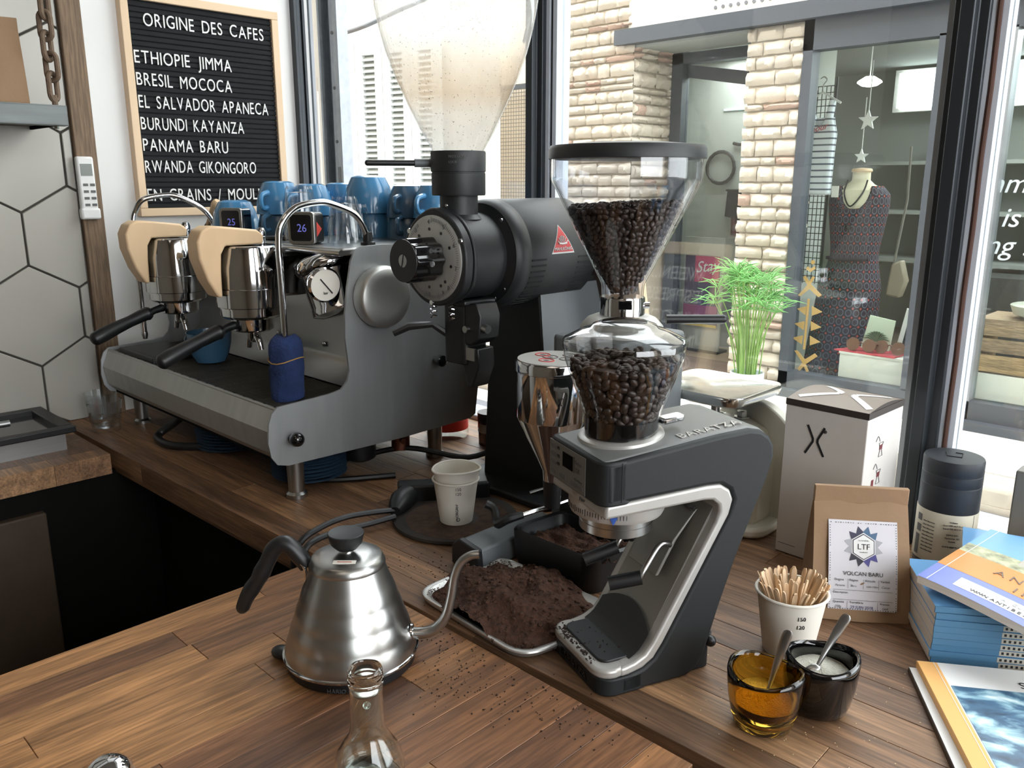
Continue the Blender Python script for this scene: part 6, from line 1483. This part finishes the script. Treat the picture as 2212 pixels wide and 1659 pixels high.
# kraft coffee bag with label
kbg = kraft_bag('coffee_bag', 'kraft paper coffee bag with a white label and star badge', (-.333,.905,.9205), radians(36), .106, .062, .128, .016, m_kraft, lean=.012)
def on_bag(x, z, d=.0): # point on the front face (local), sloping back
    f = z/.13; return (x, -(.062/2*(1-f**1.6)+.002)*1.10 + .012*f - .0012 - d, z)
lg = MB().grid(lambda u, v: on_bag(-.036+.074*u, .014+.094*v), 6, 12)
part('label_sheet', lg, mat('label_paper', (216,214,220), .7, var=.015), kbg, angle=80)
def bag_poly(pts, d, m_, name):
    mb = MB(); P = [on_bag(a, b, d) for a, b in pts]; mb.add(P, [tuple(range(len(P)))]); return part(name, mb, m_, kbg, angle=0)
LC = (.0015, .0815)
cols = [mat('badge_%d' % i, c, .6) for i, c in enumerate(((52,52,76),(74,104,136),(172,172,178),(168,168,174),(78,74,140),(40,40,52)))]
for k in range(12):
    a = radians(90-15-30*k); tip = (LC[0]+.0215*cos(a), LC[1]+.0215*sin(a)); l_ = (LC[0]+.0150*cos(a+radians(16)), LC[1]+.0150*sin(a+radians(16))); r_ = (LC[0]+.0150*cos(a-radians(16)), LC[1]+.0150*sin(a-radians(16)))
    bag_poly([(LC[0],LC[1]), r_, tip, l_], .0004, cols[{0:1,1:1,2:3,3:2,4:4,5:4,6:5,7:5,8:3,9:2,10:0,11:0}[k]], 'badge_point')
hexa = lambda r: [(LC[0]+r*cos(radians(90+60*i)), LC[1]+r*sin(radians(90+60*i))) for i in range(6)]
bag_poly(hexa(.0145), .0007, m_white, 'badge_hexagon'); bag_poly(hexa(.0135), .0009, cols[0], 'badge_hexagon'); bag_poly(hexa(.0125), .0011, m_white, 'badge_hexagon')
def bag_txt(s_, size, x, z, m_=m_gprint, al='LEFT', sh=0):
    p0, p1 = Vector(on_bag(x,z,.0013)), Vector(on_bag(x,z+.004,.0013)); txt(s_, size, m_, kbg, p0, (1,0,0), p1-p0, align=al, ext=.0001, shear=sh)
bag_txt('LTF', .0088, LC[0], LC[1]-.0025, m_print, 'CENTER'); bag_txt('La torref du', .0022, LC[0], LC[1]+.006, m_gprint, 'CENTER'); bag_txt('torrefacteur', .0018, LC[0], LC[1]-.0058, m_gprint, 'CENTER')
bag_txt('VOLCAN BARU', .0062, .001, .0515, m_print, 'CENTER')
for i, s_ in enumerate(('Origine','Région','Altitude','Variété')):
    bag_txt(s_, .0034, -.030+.0165*i, .0455, m_print); bag_txt(('Panama','Baru','1500-1700m','Catuai')[i], .0034 if i != 2 else .0026, -.029+.0165*i, .0395, m_gprint, sh=.3)
    if i: bag_poly([(-.0318+.0165*i,.0375),(-.0315+.0165*i,.0375),(-.0315+.0165*i,.0475),(-.0318+.0165*i,.0475)], .0012, m_print, 'rule')
bag_poly([(-.031,.0355),(.033,.0355),(.033,.0358),(-.031,.0358)], .0012, m_print, 'rule'); bag_txt('Description', .0034, -.031, .0320, m_print)
bag_poly([(-.031,.0250),(.033,.0250),(.033,.0253),(-.031,.0253)], .0012, m_print, 'rule'); bag_txt('Quantité', .0034, -.031, .0216, m_print); bag_txt('Torréfié le', .0034, -.013, .0216, m_print); bag_txt('Process', .0032, .0195, .0216, m_print)
bag_txt('250g', .0036, -.029, .0165, m_gprint, sh=.3); bag_txt('29 JUIN 2018', .0044, -.012, .0162, mat('stamp_ink', (58,66,120), .7)); bag_txt('Lavé', .0034, .022, .0168, m_gprint, sh=.3)
for x_ in (-.0155, .017): bag_poly([(x_,.0150),(x_+.0003,.0150),(x_+.0003,.0240),(x_,.0240)], .0012, m_print, 'rule')
dt = MB(); rng = random.Random(12)
def dot(x, z, w): P = [on_bag(x-w/2,z-.0004,.0008),on_bag(x+w/2,z-.0004,.0008),on_bag(x+w/2,z+.0004,.0008),on_bag(x-w/2,z+.0004,.0008)]; dt.add(P, [(0,1,2,3)])
for i in range(27):
    if rng.random() < .85:
        dot(-.0335+.0027*i, .1055, rng.choice([.0007,.0012])); dot(-.0335+.0027*i, .0165-.0005, rng.choice([.0007,.0012])) if False else dot(-.0335+.0027*i, .0160-.0012+.0, rng.choice([.0007,.0012])) if i in (0,26) else None
    if rng.random() < .8: dot(-.0335+.0027*i, .0158-.0010, .0009) if False else None
for i in range(34):
    if rng.random() < .85: dot(-.0345, .0165+.0026*i, .0008); dot(.0365, .0165+.0026*i, .0008)
for i in range(27): dot(-.0335+.0027*i, .0152, rng.choice([.0007,.0012]))
part('dotted_border', dt, m_print, kbg, kind='stuff', angle=0)
# travel press flask
fx, fy = -.298, 1.098
fl_ = thing('travel_press', 'dark blue-black travel press with a cream paper sleeve by the window post', 'flask', (fx,fy,.9205))
m_navy = mat('navy_soft_touch', (31,36,43), .55, var=.04, bump=.05, bscale=700)
part('base', MB().lathe([(.030,.9205),(.034,.922),(.0345,.935)], (fx,fy,0), n=56), m_black, fl_)
part('sleeve', MB().lathe([(.0352,.9325),(.0355,.933),(.0355,.9995),(.0352,1.0)], (fx,fy,0), n=64), mat('cream_sleeve', (196,190,172), .6, var=.02), fl_)
part('cup_top', MB().lathe([(.0345,.9995),(.0350,1.0005),(.0350,1.0325),(.0344,1.0332),(.0344,1.0342),(.0350,1.0350),(.0350,1.0470),(.0344,1.0476),(.0344,1.0486),(.0350,1.0494),(.0350,1.0640),(.0340,1.0668),(.030,1.0678),(0,1.0680)], (fx,fy,0), n=64), m_navy, fl_)
part('lid_emblem', MB().tube([(fx-.012,fy+.006,1.0682),(fx-.006,fy-.010,1.0682),(fx+.010,fy-.006,1.0682),(fx+.006,fy+.012,1.0682),(fx-.002,fy+.010,1.0682)], .0007, 4), m_black, fl_)
fd = Vector((-fx,-fy,0)).normalized(); fs_ = Vector((-fd.y,fd.x,0))
def on_fl(s_, size, ang, z, m_=m_gprint):
    n_ = fd*cos(ang)+fs_*sin(ang); txt(s_, size, m_, fl_, Vector((fx,fy,z))+n_*.0358, (-n_.y,n_.x,0), (0,0,1), ext=.0003, align='CENTER')
for i, s_ in enumerate(('Volume', 'Brew 300 ml / 10 oz', 'Travel 355 ml / 12 oz', '', 'ESPRO INC.', 'Vancouver, BC', 'Canada')): on_fl(s_, .0028, .25, .990-.0042*i) if s_ else None
on_fl('www.espro.ca', .0036, .25, .9575, m_print)
def fl_patch(a0, a1, z0, z1, m_, name):
    n_ = 6; mb = MB()
    for k in range(n_):
        q0, q1 = a0+(a1-a0)*k/n_, a0+(a1-a0)*(k+1)/n_; p = lambda q, z: Vector((fx,fy,z))+(fd*cos(q)+fs_*sin(q))*.0357
        mb.add([p(q0,z0),p(q1,z0),p(q1,z1),p(q0,z1)], [(0,1,2,3)])
    part(name, mb, m_, fl_)
fl_patch(-1.10,-.86,.983,.992, m_gprint, 'pictogram'); fl_patch(-1.10,-.86,.968,.978, m_gprint, 'pictogram'); fl_patch(-1.12,-.90,.937,.964, mat('sleeve_dark', (84,86,84), .6), 'pictogram')
for i in range(9): on_fl('Micro filters hold', .0022, -.55, .985-.0048*i)
fl_patch(.98,1.0,.933,.9995, m_gprint, 'sleeve_seam')
# stirrers in a paper cup
stx, sty = -.345, .768
CS = Vector((stx,sty,0)); sc2 = paper_cup('paper_cup', 'white paper cup holding the wooden stirrers', stx, sty, .9205, .0255, .0352, .068, 'stirrer cup')
cdir = (-CS).normalized(); cs = Vector((-cdir.y, cdir.x, 0))
on_cup(sc2, CS, .9205, .050, .0327, '150', .006, .35, False, m_print); on_cup(sc2, CS, .9205, .040, .0313, '120', .006, .35, False, m_print)
sm = MB().prism([(-.0025,0),(.0025,0),(.0025,.070),(.0021,.0730),(.0010,.0750),(-.0010,.0750),(-.0021,.0730),(-.0025,.070)], XZY, -.0006, .0006).mesh('stick', angle=0); sm.materials.append(wood('stirrer_birch', [(222,190,152),(234,206,172),(214,178,138)], 'z', .65, True, .25))
rng = random.Random(17)
for i in range(66):
    a = 2*pi*i/66*2.0+rng.uniform(-.1,.1); lean_ = rng.uniform(.38,.47) if i < 52 else rng.uniform(.12,.3)
    rb = rng.uniform(.001,.004); rt_ = .0315
    o = bpy.data.objects.new('wooden_stirrer', sm); COL.objects.link(o)
    d = Vector((cos(a)*sin(lean_), sin(a)*sin(lean_), cos(lean_))); t_ = Vector((-sin(a),cos(a),0)); t_ = (t_*cos(.4*rng.uniform(-1,1))+d.cross(t_)*sin(.5*rng.uniform(-1,1))).normalized(); n_ = d.cross(t_)
    T = Matrix((t_, n_, d)).transposed().to_4x4()
    T.translation = CS + Vector((cos(a)*rb, sin(a)*rb, .928+rng.uniform(0,.006))); o.matrix_world = T
    tag(o, 'thin birch coffee stirrer standing in the paper cup', 'stirrer', 'wooden stirrers in the cup')
# sugar pots and spoons
def pot(name, label, x, y, mwall, sugar_m, sugar_z, grp, rz):
    t = thing(name, label, 'pot', (x,y,.9205), rz, grp, local=True)
    def ring(r, z, k=0): return [(r*cos(2*pi*j/48)*1.04, r*sin(2*pi*j/48)*(.97), z + k*.0028*cos(2*(2*pi*j/48)+.6)) for j in range(48)]
    seq = [(.001,0,0),(.020,0,0),(.0245,.003,0),(.0275,.012,0),(.0308,.030,0),(.0322,.044,.4),(.0326,.052,1),(.0318,.0560,1),(.0300,.0568,1),(.0284,.0555,1),(.0276,.050,.6),(.0265,.040,0),(.0245,.024,0),(.021,.010,0),(.015,.0065,0),(.001,.006,0)]
    part('glass_wall', MB().rings([ring(*q) for q in seq], True, True), mwall, t, angle=60)
    return t
m_amber = real_glass('amber_glass', (.80,.46,.05)); m_blackglass = mat('black_glass', (8,8,9), .06, coat=.5)
AP = (-.3015,.632); BP = (-.2755,.690)
pot('sugar_pot', 'amber glass sugar pot with a steel spoon, in front of the black one', AP[0], AP[1], m_amber, None, .03, 'sugar pots', .3)
pot('sugar_pot', 'black glass sugar pot with a steel spoon, just behind the amber one', BP[0], BP[1], m_blackglass, None, .03, 'sugar pots', .9)
def sugar(x, y, z, r, col, lab, slope):
    sm_ = MB().grid(lambda u, v: (x+r*u*cos(2*pi*v)*1.02, y+r*u*sin(2*pi*v)*.96, z+.0012*noise.noise((u*14*cos(6.28*v),u*14*sin(6.28*v),3))+slope*u*cos(2*pi*v-2.2)+.003*(1-u)), 14, 40)
    rs = [[(x+r*k*cos(2*pi*j/40)*1.02, y+r*k*sin(2*pi*j/40)*.96, zz+(slope*cos(2*pi*j/40-2.2) if zz > z-.001 else 0)) for j in range(40)] for k, zz in ((.55,.9275),(.84,.934),(.93,.945),(1,z))]
    sm_.rings(rs, True, False)
    t = solo('sugar', sm_, mat('sugar_'+lab[:5], col, .8, var=.12, vscale=300, bump=.8, bscale=700, sss=.2), lab, 'sugar', kind='stuff', angle=70); return t
sugar(AP[0], AP[1], .9495, .0258, (238,176,44), 'golden brown sugar in the amber pot', .003)
sugar(BP[0], BP[1], .9595, .0270, (206,204,190), 'white sugar in the black pot', .002)
def spoon(label, p0, p1, roll):
    t = thing('teaspoon', label, 'spoon', p0, 0, 'teaspoons in the sugar pots')
    p0, p1 = Vector(p0), Vector(p1); d = (p1-p0).normalized(); s_ = d.cross(FWD).normalized(); n_ = s_.cross(d)
    s_, n_ = s_*cos(roll)+n_*sin(roll), n_*cos(roll)-s_*sin(roll)
    L = (p1-p0).length; rs = []
    for f, w, th in ((0,.0018,.0010),(.12,.0020,.0011),(.4,.0030,.0010),(.7,.0042,.0009),(.9,.0046,.0008),(.97,.0040,.0008),(1,.0018,.0006)):
        c = p0+d*L*f + n_*.0035*sin(pi*f); rs.append([c+s_*w*cos(2*pi*j/12)+n_*th*sin(2*pi*j/12) for j in range(12)])
    part('handle', MB().rings(rs), m_steel_s, t)
    bw_ = MB(); Rm = Matrix((s_, d, n_)).transposed(); bw_.sph(p0-d*.010, .012, .75, 1.15, .32, n=14, m=8, rot=Rm); part('bowl', bw_, m_steel_s, t)
spoon('steel teaspoon leaning in the amber sugar pot', (AP[0]+.002,AP[1]+.002,.952), (AP[0]+.010,AP[1]+.018,1.012), .2)
spoon('steel teaspoon leaning in the black sugar pot', (BP[0]-.004,BP[1]-.002,.962), (BP[0]+.010,BP[1]+.024,1.012), .25)
# ================================================================= BOOKS AND MAGAZINES
m_cover = mat('sky_blue_cover', (112,172,226), .38, var=.03, coat=.2); m_spine = mat('blue_spine', (78,124,158), .42, var=.04)
m_pages = mat('page_block', (224,216,206), .8, var=.10, vscale=5, stretch=(1,1,220)); m_orange = mat('orange_cover', (232,140,62), .36, coat=.2)
m_peri = mat('periwinkle_cover', (112,128,200), .38, coat=.2)
rng = random.Random(6)
E1 = math.atan2(.55,.83)
def guide(label, x, y, z, rz, th, w=.20, d=.112, mark=True):
    t = thing('guide_book', label, 'book', (x,y,z), rz, 'blue guide books in the stack', local=True)
    part('page_block', MB().box(-.0002, w-.0002, .0006, d-.0002, .0003, th-.0003), m_pages, t)
    part('cover', MB().box(0, w, 0, d, th-.0003, th), m_cover, t); part('cover', MB().box(0, w, 0, d, 0, .0003), m_cover, t)
    sp = part('spine', MB().box(0, w, -.0006, .0006, 0, th), m_spine, t, bevel=.0003)
    if mark:
        part('spine_picture', MB().box(.064, .098, -.0008, -.0005, .0008, th-.0008), m_wallprint, sp); wn = MB()
        for i in range(7): wn.box(.066+.0047*i, .0682+.0047*i, -.0010, -.0007, .0022, th-.0022)
        part('spine_windows', wn, m_print, sp, kind='stuff', angle=0)
        part('spine_end', MB().box(.100, .150, -.0008, -.0005, .0008, th-.0008), mat_red, sp)
    return t
m_wallprint = mat('house_print', (186,182,170), .5); mat_red = mat('brown_print', (120,100,82), .5)
BA = Vector((-.2285,.846,0)); N_ = 9; th = .0070; z = .9204
names = ['bottom','second from the bottom','third from the bottom','fourth from the bottom','middle','fourth from the top','third from the top','second from the top','topmost']
for i in range(N_):
    guide('blue guide book, %s of the square stack' % names[i], BA.x+rng.uniform(-.0012,.0012), BA.y+rng.uniform(-.0012,.0012), z, E1+rng.uniform(-.006,.006), th); z += th
guide('blue guide book turned askew on top of the stack', -.238, .957, z, E1-.30, th, mark=False)
z += th
# top book: warped cover with printed front
ob = thing('guide_book', 'uppermost guide book with an orange and blue cover curling up at the edge', 'book', (-.254,.862,z), math.radians(-6), 'guide books with visible cover', local=True)
BW, BD = .15, .185
def wf(x, y): return .0035 - .26*max(0,x-.012)**1.5*(1-.45*y/BD) + .004*max(0, .012-x)*0 - .010*(x/BW)*(1-y/BD)
def sheet(x0, x1, y0, y1, dz, nx=14, ny=4): return MB().grid(lambda u, v: (x0+(x1-x0)*u, y0+(y1-y0)*v, wf(x0+(x1-x0)*u, y0+(y1-y0)*v)+dz+.0095), nx, ny)
pb_ = MB(); nx = 16
for k in range(nx+1):
    x = BW*k/nx; pb_.v += [(x,0,wf(x,0)+.001),(x,0,wf(x,0)+.0092),(x,BD,wf(x,BD)+.0092),(x,BD,wf(x,BD)+.001)]
for k in range(nx):
    a = 4*k; 
    for q in range(4): pb_.f.append((a+q, a+(q+1)%4, a+4+(q+1)%4, a+4+q))
pb_.f += [(3,2,1,0), (4*nx,4*nx+1,4*nx+2,4*nx+3)]
part('page_block', pb_, m_pages, ob)
cvr = part('cover', sheet(-.0005, BW, -.0005, BD, 0), m_peri, ob)
part('cover_sky', sheet(-.0005, BW, .125, BD, .00015), m_cover, cvr); part('cover_orange', sheet(-.0005, BW, .046, .098, .00015), m_orange, cvr)
part('cover_town', sheet(-.0005, BW, .098, .125, .00015), mat('town_print', (176,178,146), .5, var=.5, vscale=90), cvr)
part('cover_house', sheet(.055, .13, .112, .142, .0003), m_wallprint, cvr)
for i in range(5): part('window_print', sheet(.066+.012*i, .070+.012*i, .128, .133, .00045, 2, 1), m_print, cvr)
part('cover_roof', sheet(.055, .13, .142, .1445, .0003), mat('roof_print', (92,70,84), .5), cvr)
part('white_strip', sheet(.030, BW, .012, .034, .00025), m_white, cvr)
part('spine_crease', sheet(.0085, .0093, 0, BD, .0003, 2, 4), m_white, cvr)
def btxt(s_, size, x, y, m_, sp=1.0, sh=0):
    for chx in [0]:
        p = Vector((x,y,wf(x,y)+.0101)); q = Vector((x+.06,y,wf(x+.06,y)+.0101)); txt(s_, size, m_, cvr, p, q-p, (0,1,.02), ext=.0002, spacing=sp, shear=sh)
OFF[cvr] = Vector((0,0,0))
x = .046
for ch_ in 'ANTIBES': btxt(ch_, .0165, x, .071, mat_red); x += .0150 if ch_ != 'I' else .009
x = .072
for ch_ in 'INSIDE': btxt(ch_, .0155, x, .0505, mat_red); x += .0145 if ch_ != 'I' else .008
x = .045
for ch_ in 'WWW.ANTIBES-RENTAL.COM': btxt(ch_, .0068, x, .0150, m_gprint); x += .0054 if ch_ not in '.I-' else .0036
x = .072
for ch_ in 'A GUIDE BOOK': btxt(ch_, .0062, x, .0245, mat('faint_print', (196,200,206), .6)); x += .0050
# magazines
mgz = math.atan2(.055,.082)
def magazine(name, label, x, y, z, rz, th, mats, title=None):
    t = thing(name, label, 'magazine', (x,y,z), rz, 'magazines under the books', local=True)
    part('page_block', MB().box(.001,.205,-.262,-.001,.0004,th-.0004), m_pages if mats != 'w' else mat('greyed_pages', (196,186,172), .8, var=.25, vscale=8, stretch=(1,1,260)), t)
    part('cover', MB().box(0,.206,-.263,0,th-.0005,th), m_white, t); part('back_cover', MB().box(0,.206,-.263,0,0,.0005), m_white, t)
    part('spine', MB().box(-.0004,.001,-.263,0,0,th), m_brownpanel if mats == 'w' else m_orange_s, t, bevel=.0004)
    return t
m_orange_s = mat('magazine_spine_orange', (236,178,104), .5)
magazine('magazine', 'bottom magazine with worn brown spine under the surf magazine', -.237, .812, .9204, mgz-.02, .0055, 'w')
mg = magazine('magazine', 'surf magazine with a blue wave cover and orange spine strip', -.232, .818, .9260, mgz, .0068, 'o')
zt = .0068
part('spine_strip', MB().box(.0002,.0185,-.262,-.0006,zt,zt+.0003), m_orange_s, mg); part('crease', MB().box(.0150,.0156,-.262,-.0006,zt+.0003,zt+.0005), m_white, mg)
def wave_mat():
    m, t, p, o = nt('wave_photo_print'); N = t.nodes.new; L = t.links.new
    tc = N('ShaderNodeTexCoord'); mp = N('ShaderNodeMapping'); mp.inputs['Scale'].default_value = (26,46,1); L(tc.outputs['Object'], mp.inputs[0])
    n1 = N('ShaderNodeTexNoise'); n1.inputs['Scale'].default_value = 1.0; n1.inputs['Detail'].default_value = 7; n1.inputs['Distortion'].default_value = .5; L(mp.outputs[0], n1.inputs['Vector'])
    ra = N('ShaderNodeValToRGB'); cr = ra.color_ramp
    for i, (pos, c) in enumerate(((.30,(30,52,78)),(.46,(64,104,136)),(.56,(150,190,206)),(.66,(222,236,240)))):
        e = cr.elements[i] if i < 2 else cr.elements.new(pos); e.position = pos; e.color = srgb(*c)
    L(n1.outputs[0], ra.inputs[0]); L(ra.outputs[0], p.inputs['Base Color']); p.inputs['Roughness'].default_value = .38; p.inputs['Coat Weight'].default_value = .3; return m
part('cover_photo', MB().box(.0200,.2055,-.262,-.0400,zt,zt+.0003), wave_mat(), mg)
part('surfboard_print', MB().prism([(.098,-.058),(.112,-.056),(.145,-.072),(.17,-.095),(.15,-.098),(.118,-.082),(.101,-.066)], XYZ, zt+.0003, zt+.0004), mat('board_print', (96,88,74), .5), mg)
part('skin_print', MB().prism([(.128,-.150),(.15,-.140),(.17,-.144),(.17,-.156),(.14,-.158)], XYZ, zt+.0003, zt+.0004), mat('skin_print', (200,150,116), .5, var=.2), mg)
txt("SURFER'S", .0150, m_print, mg, (.084,-.0335,zt+.0004), (1,0,0), (0,1,0), ext=.0001, spacing=1.15)
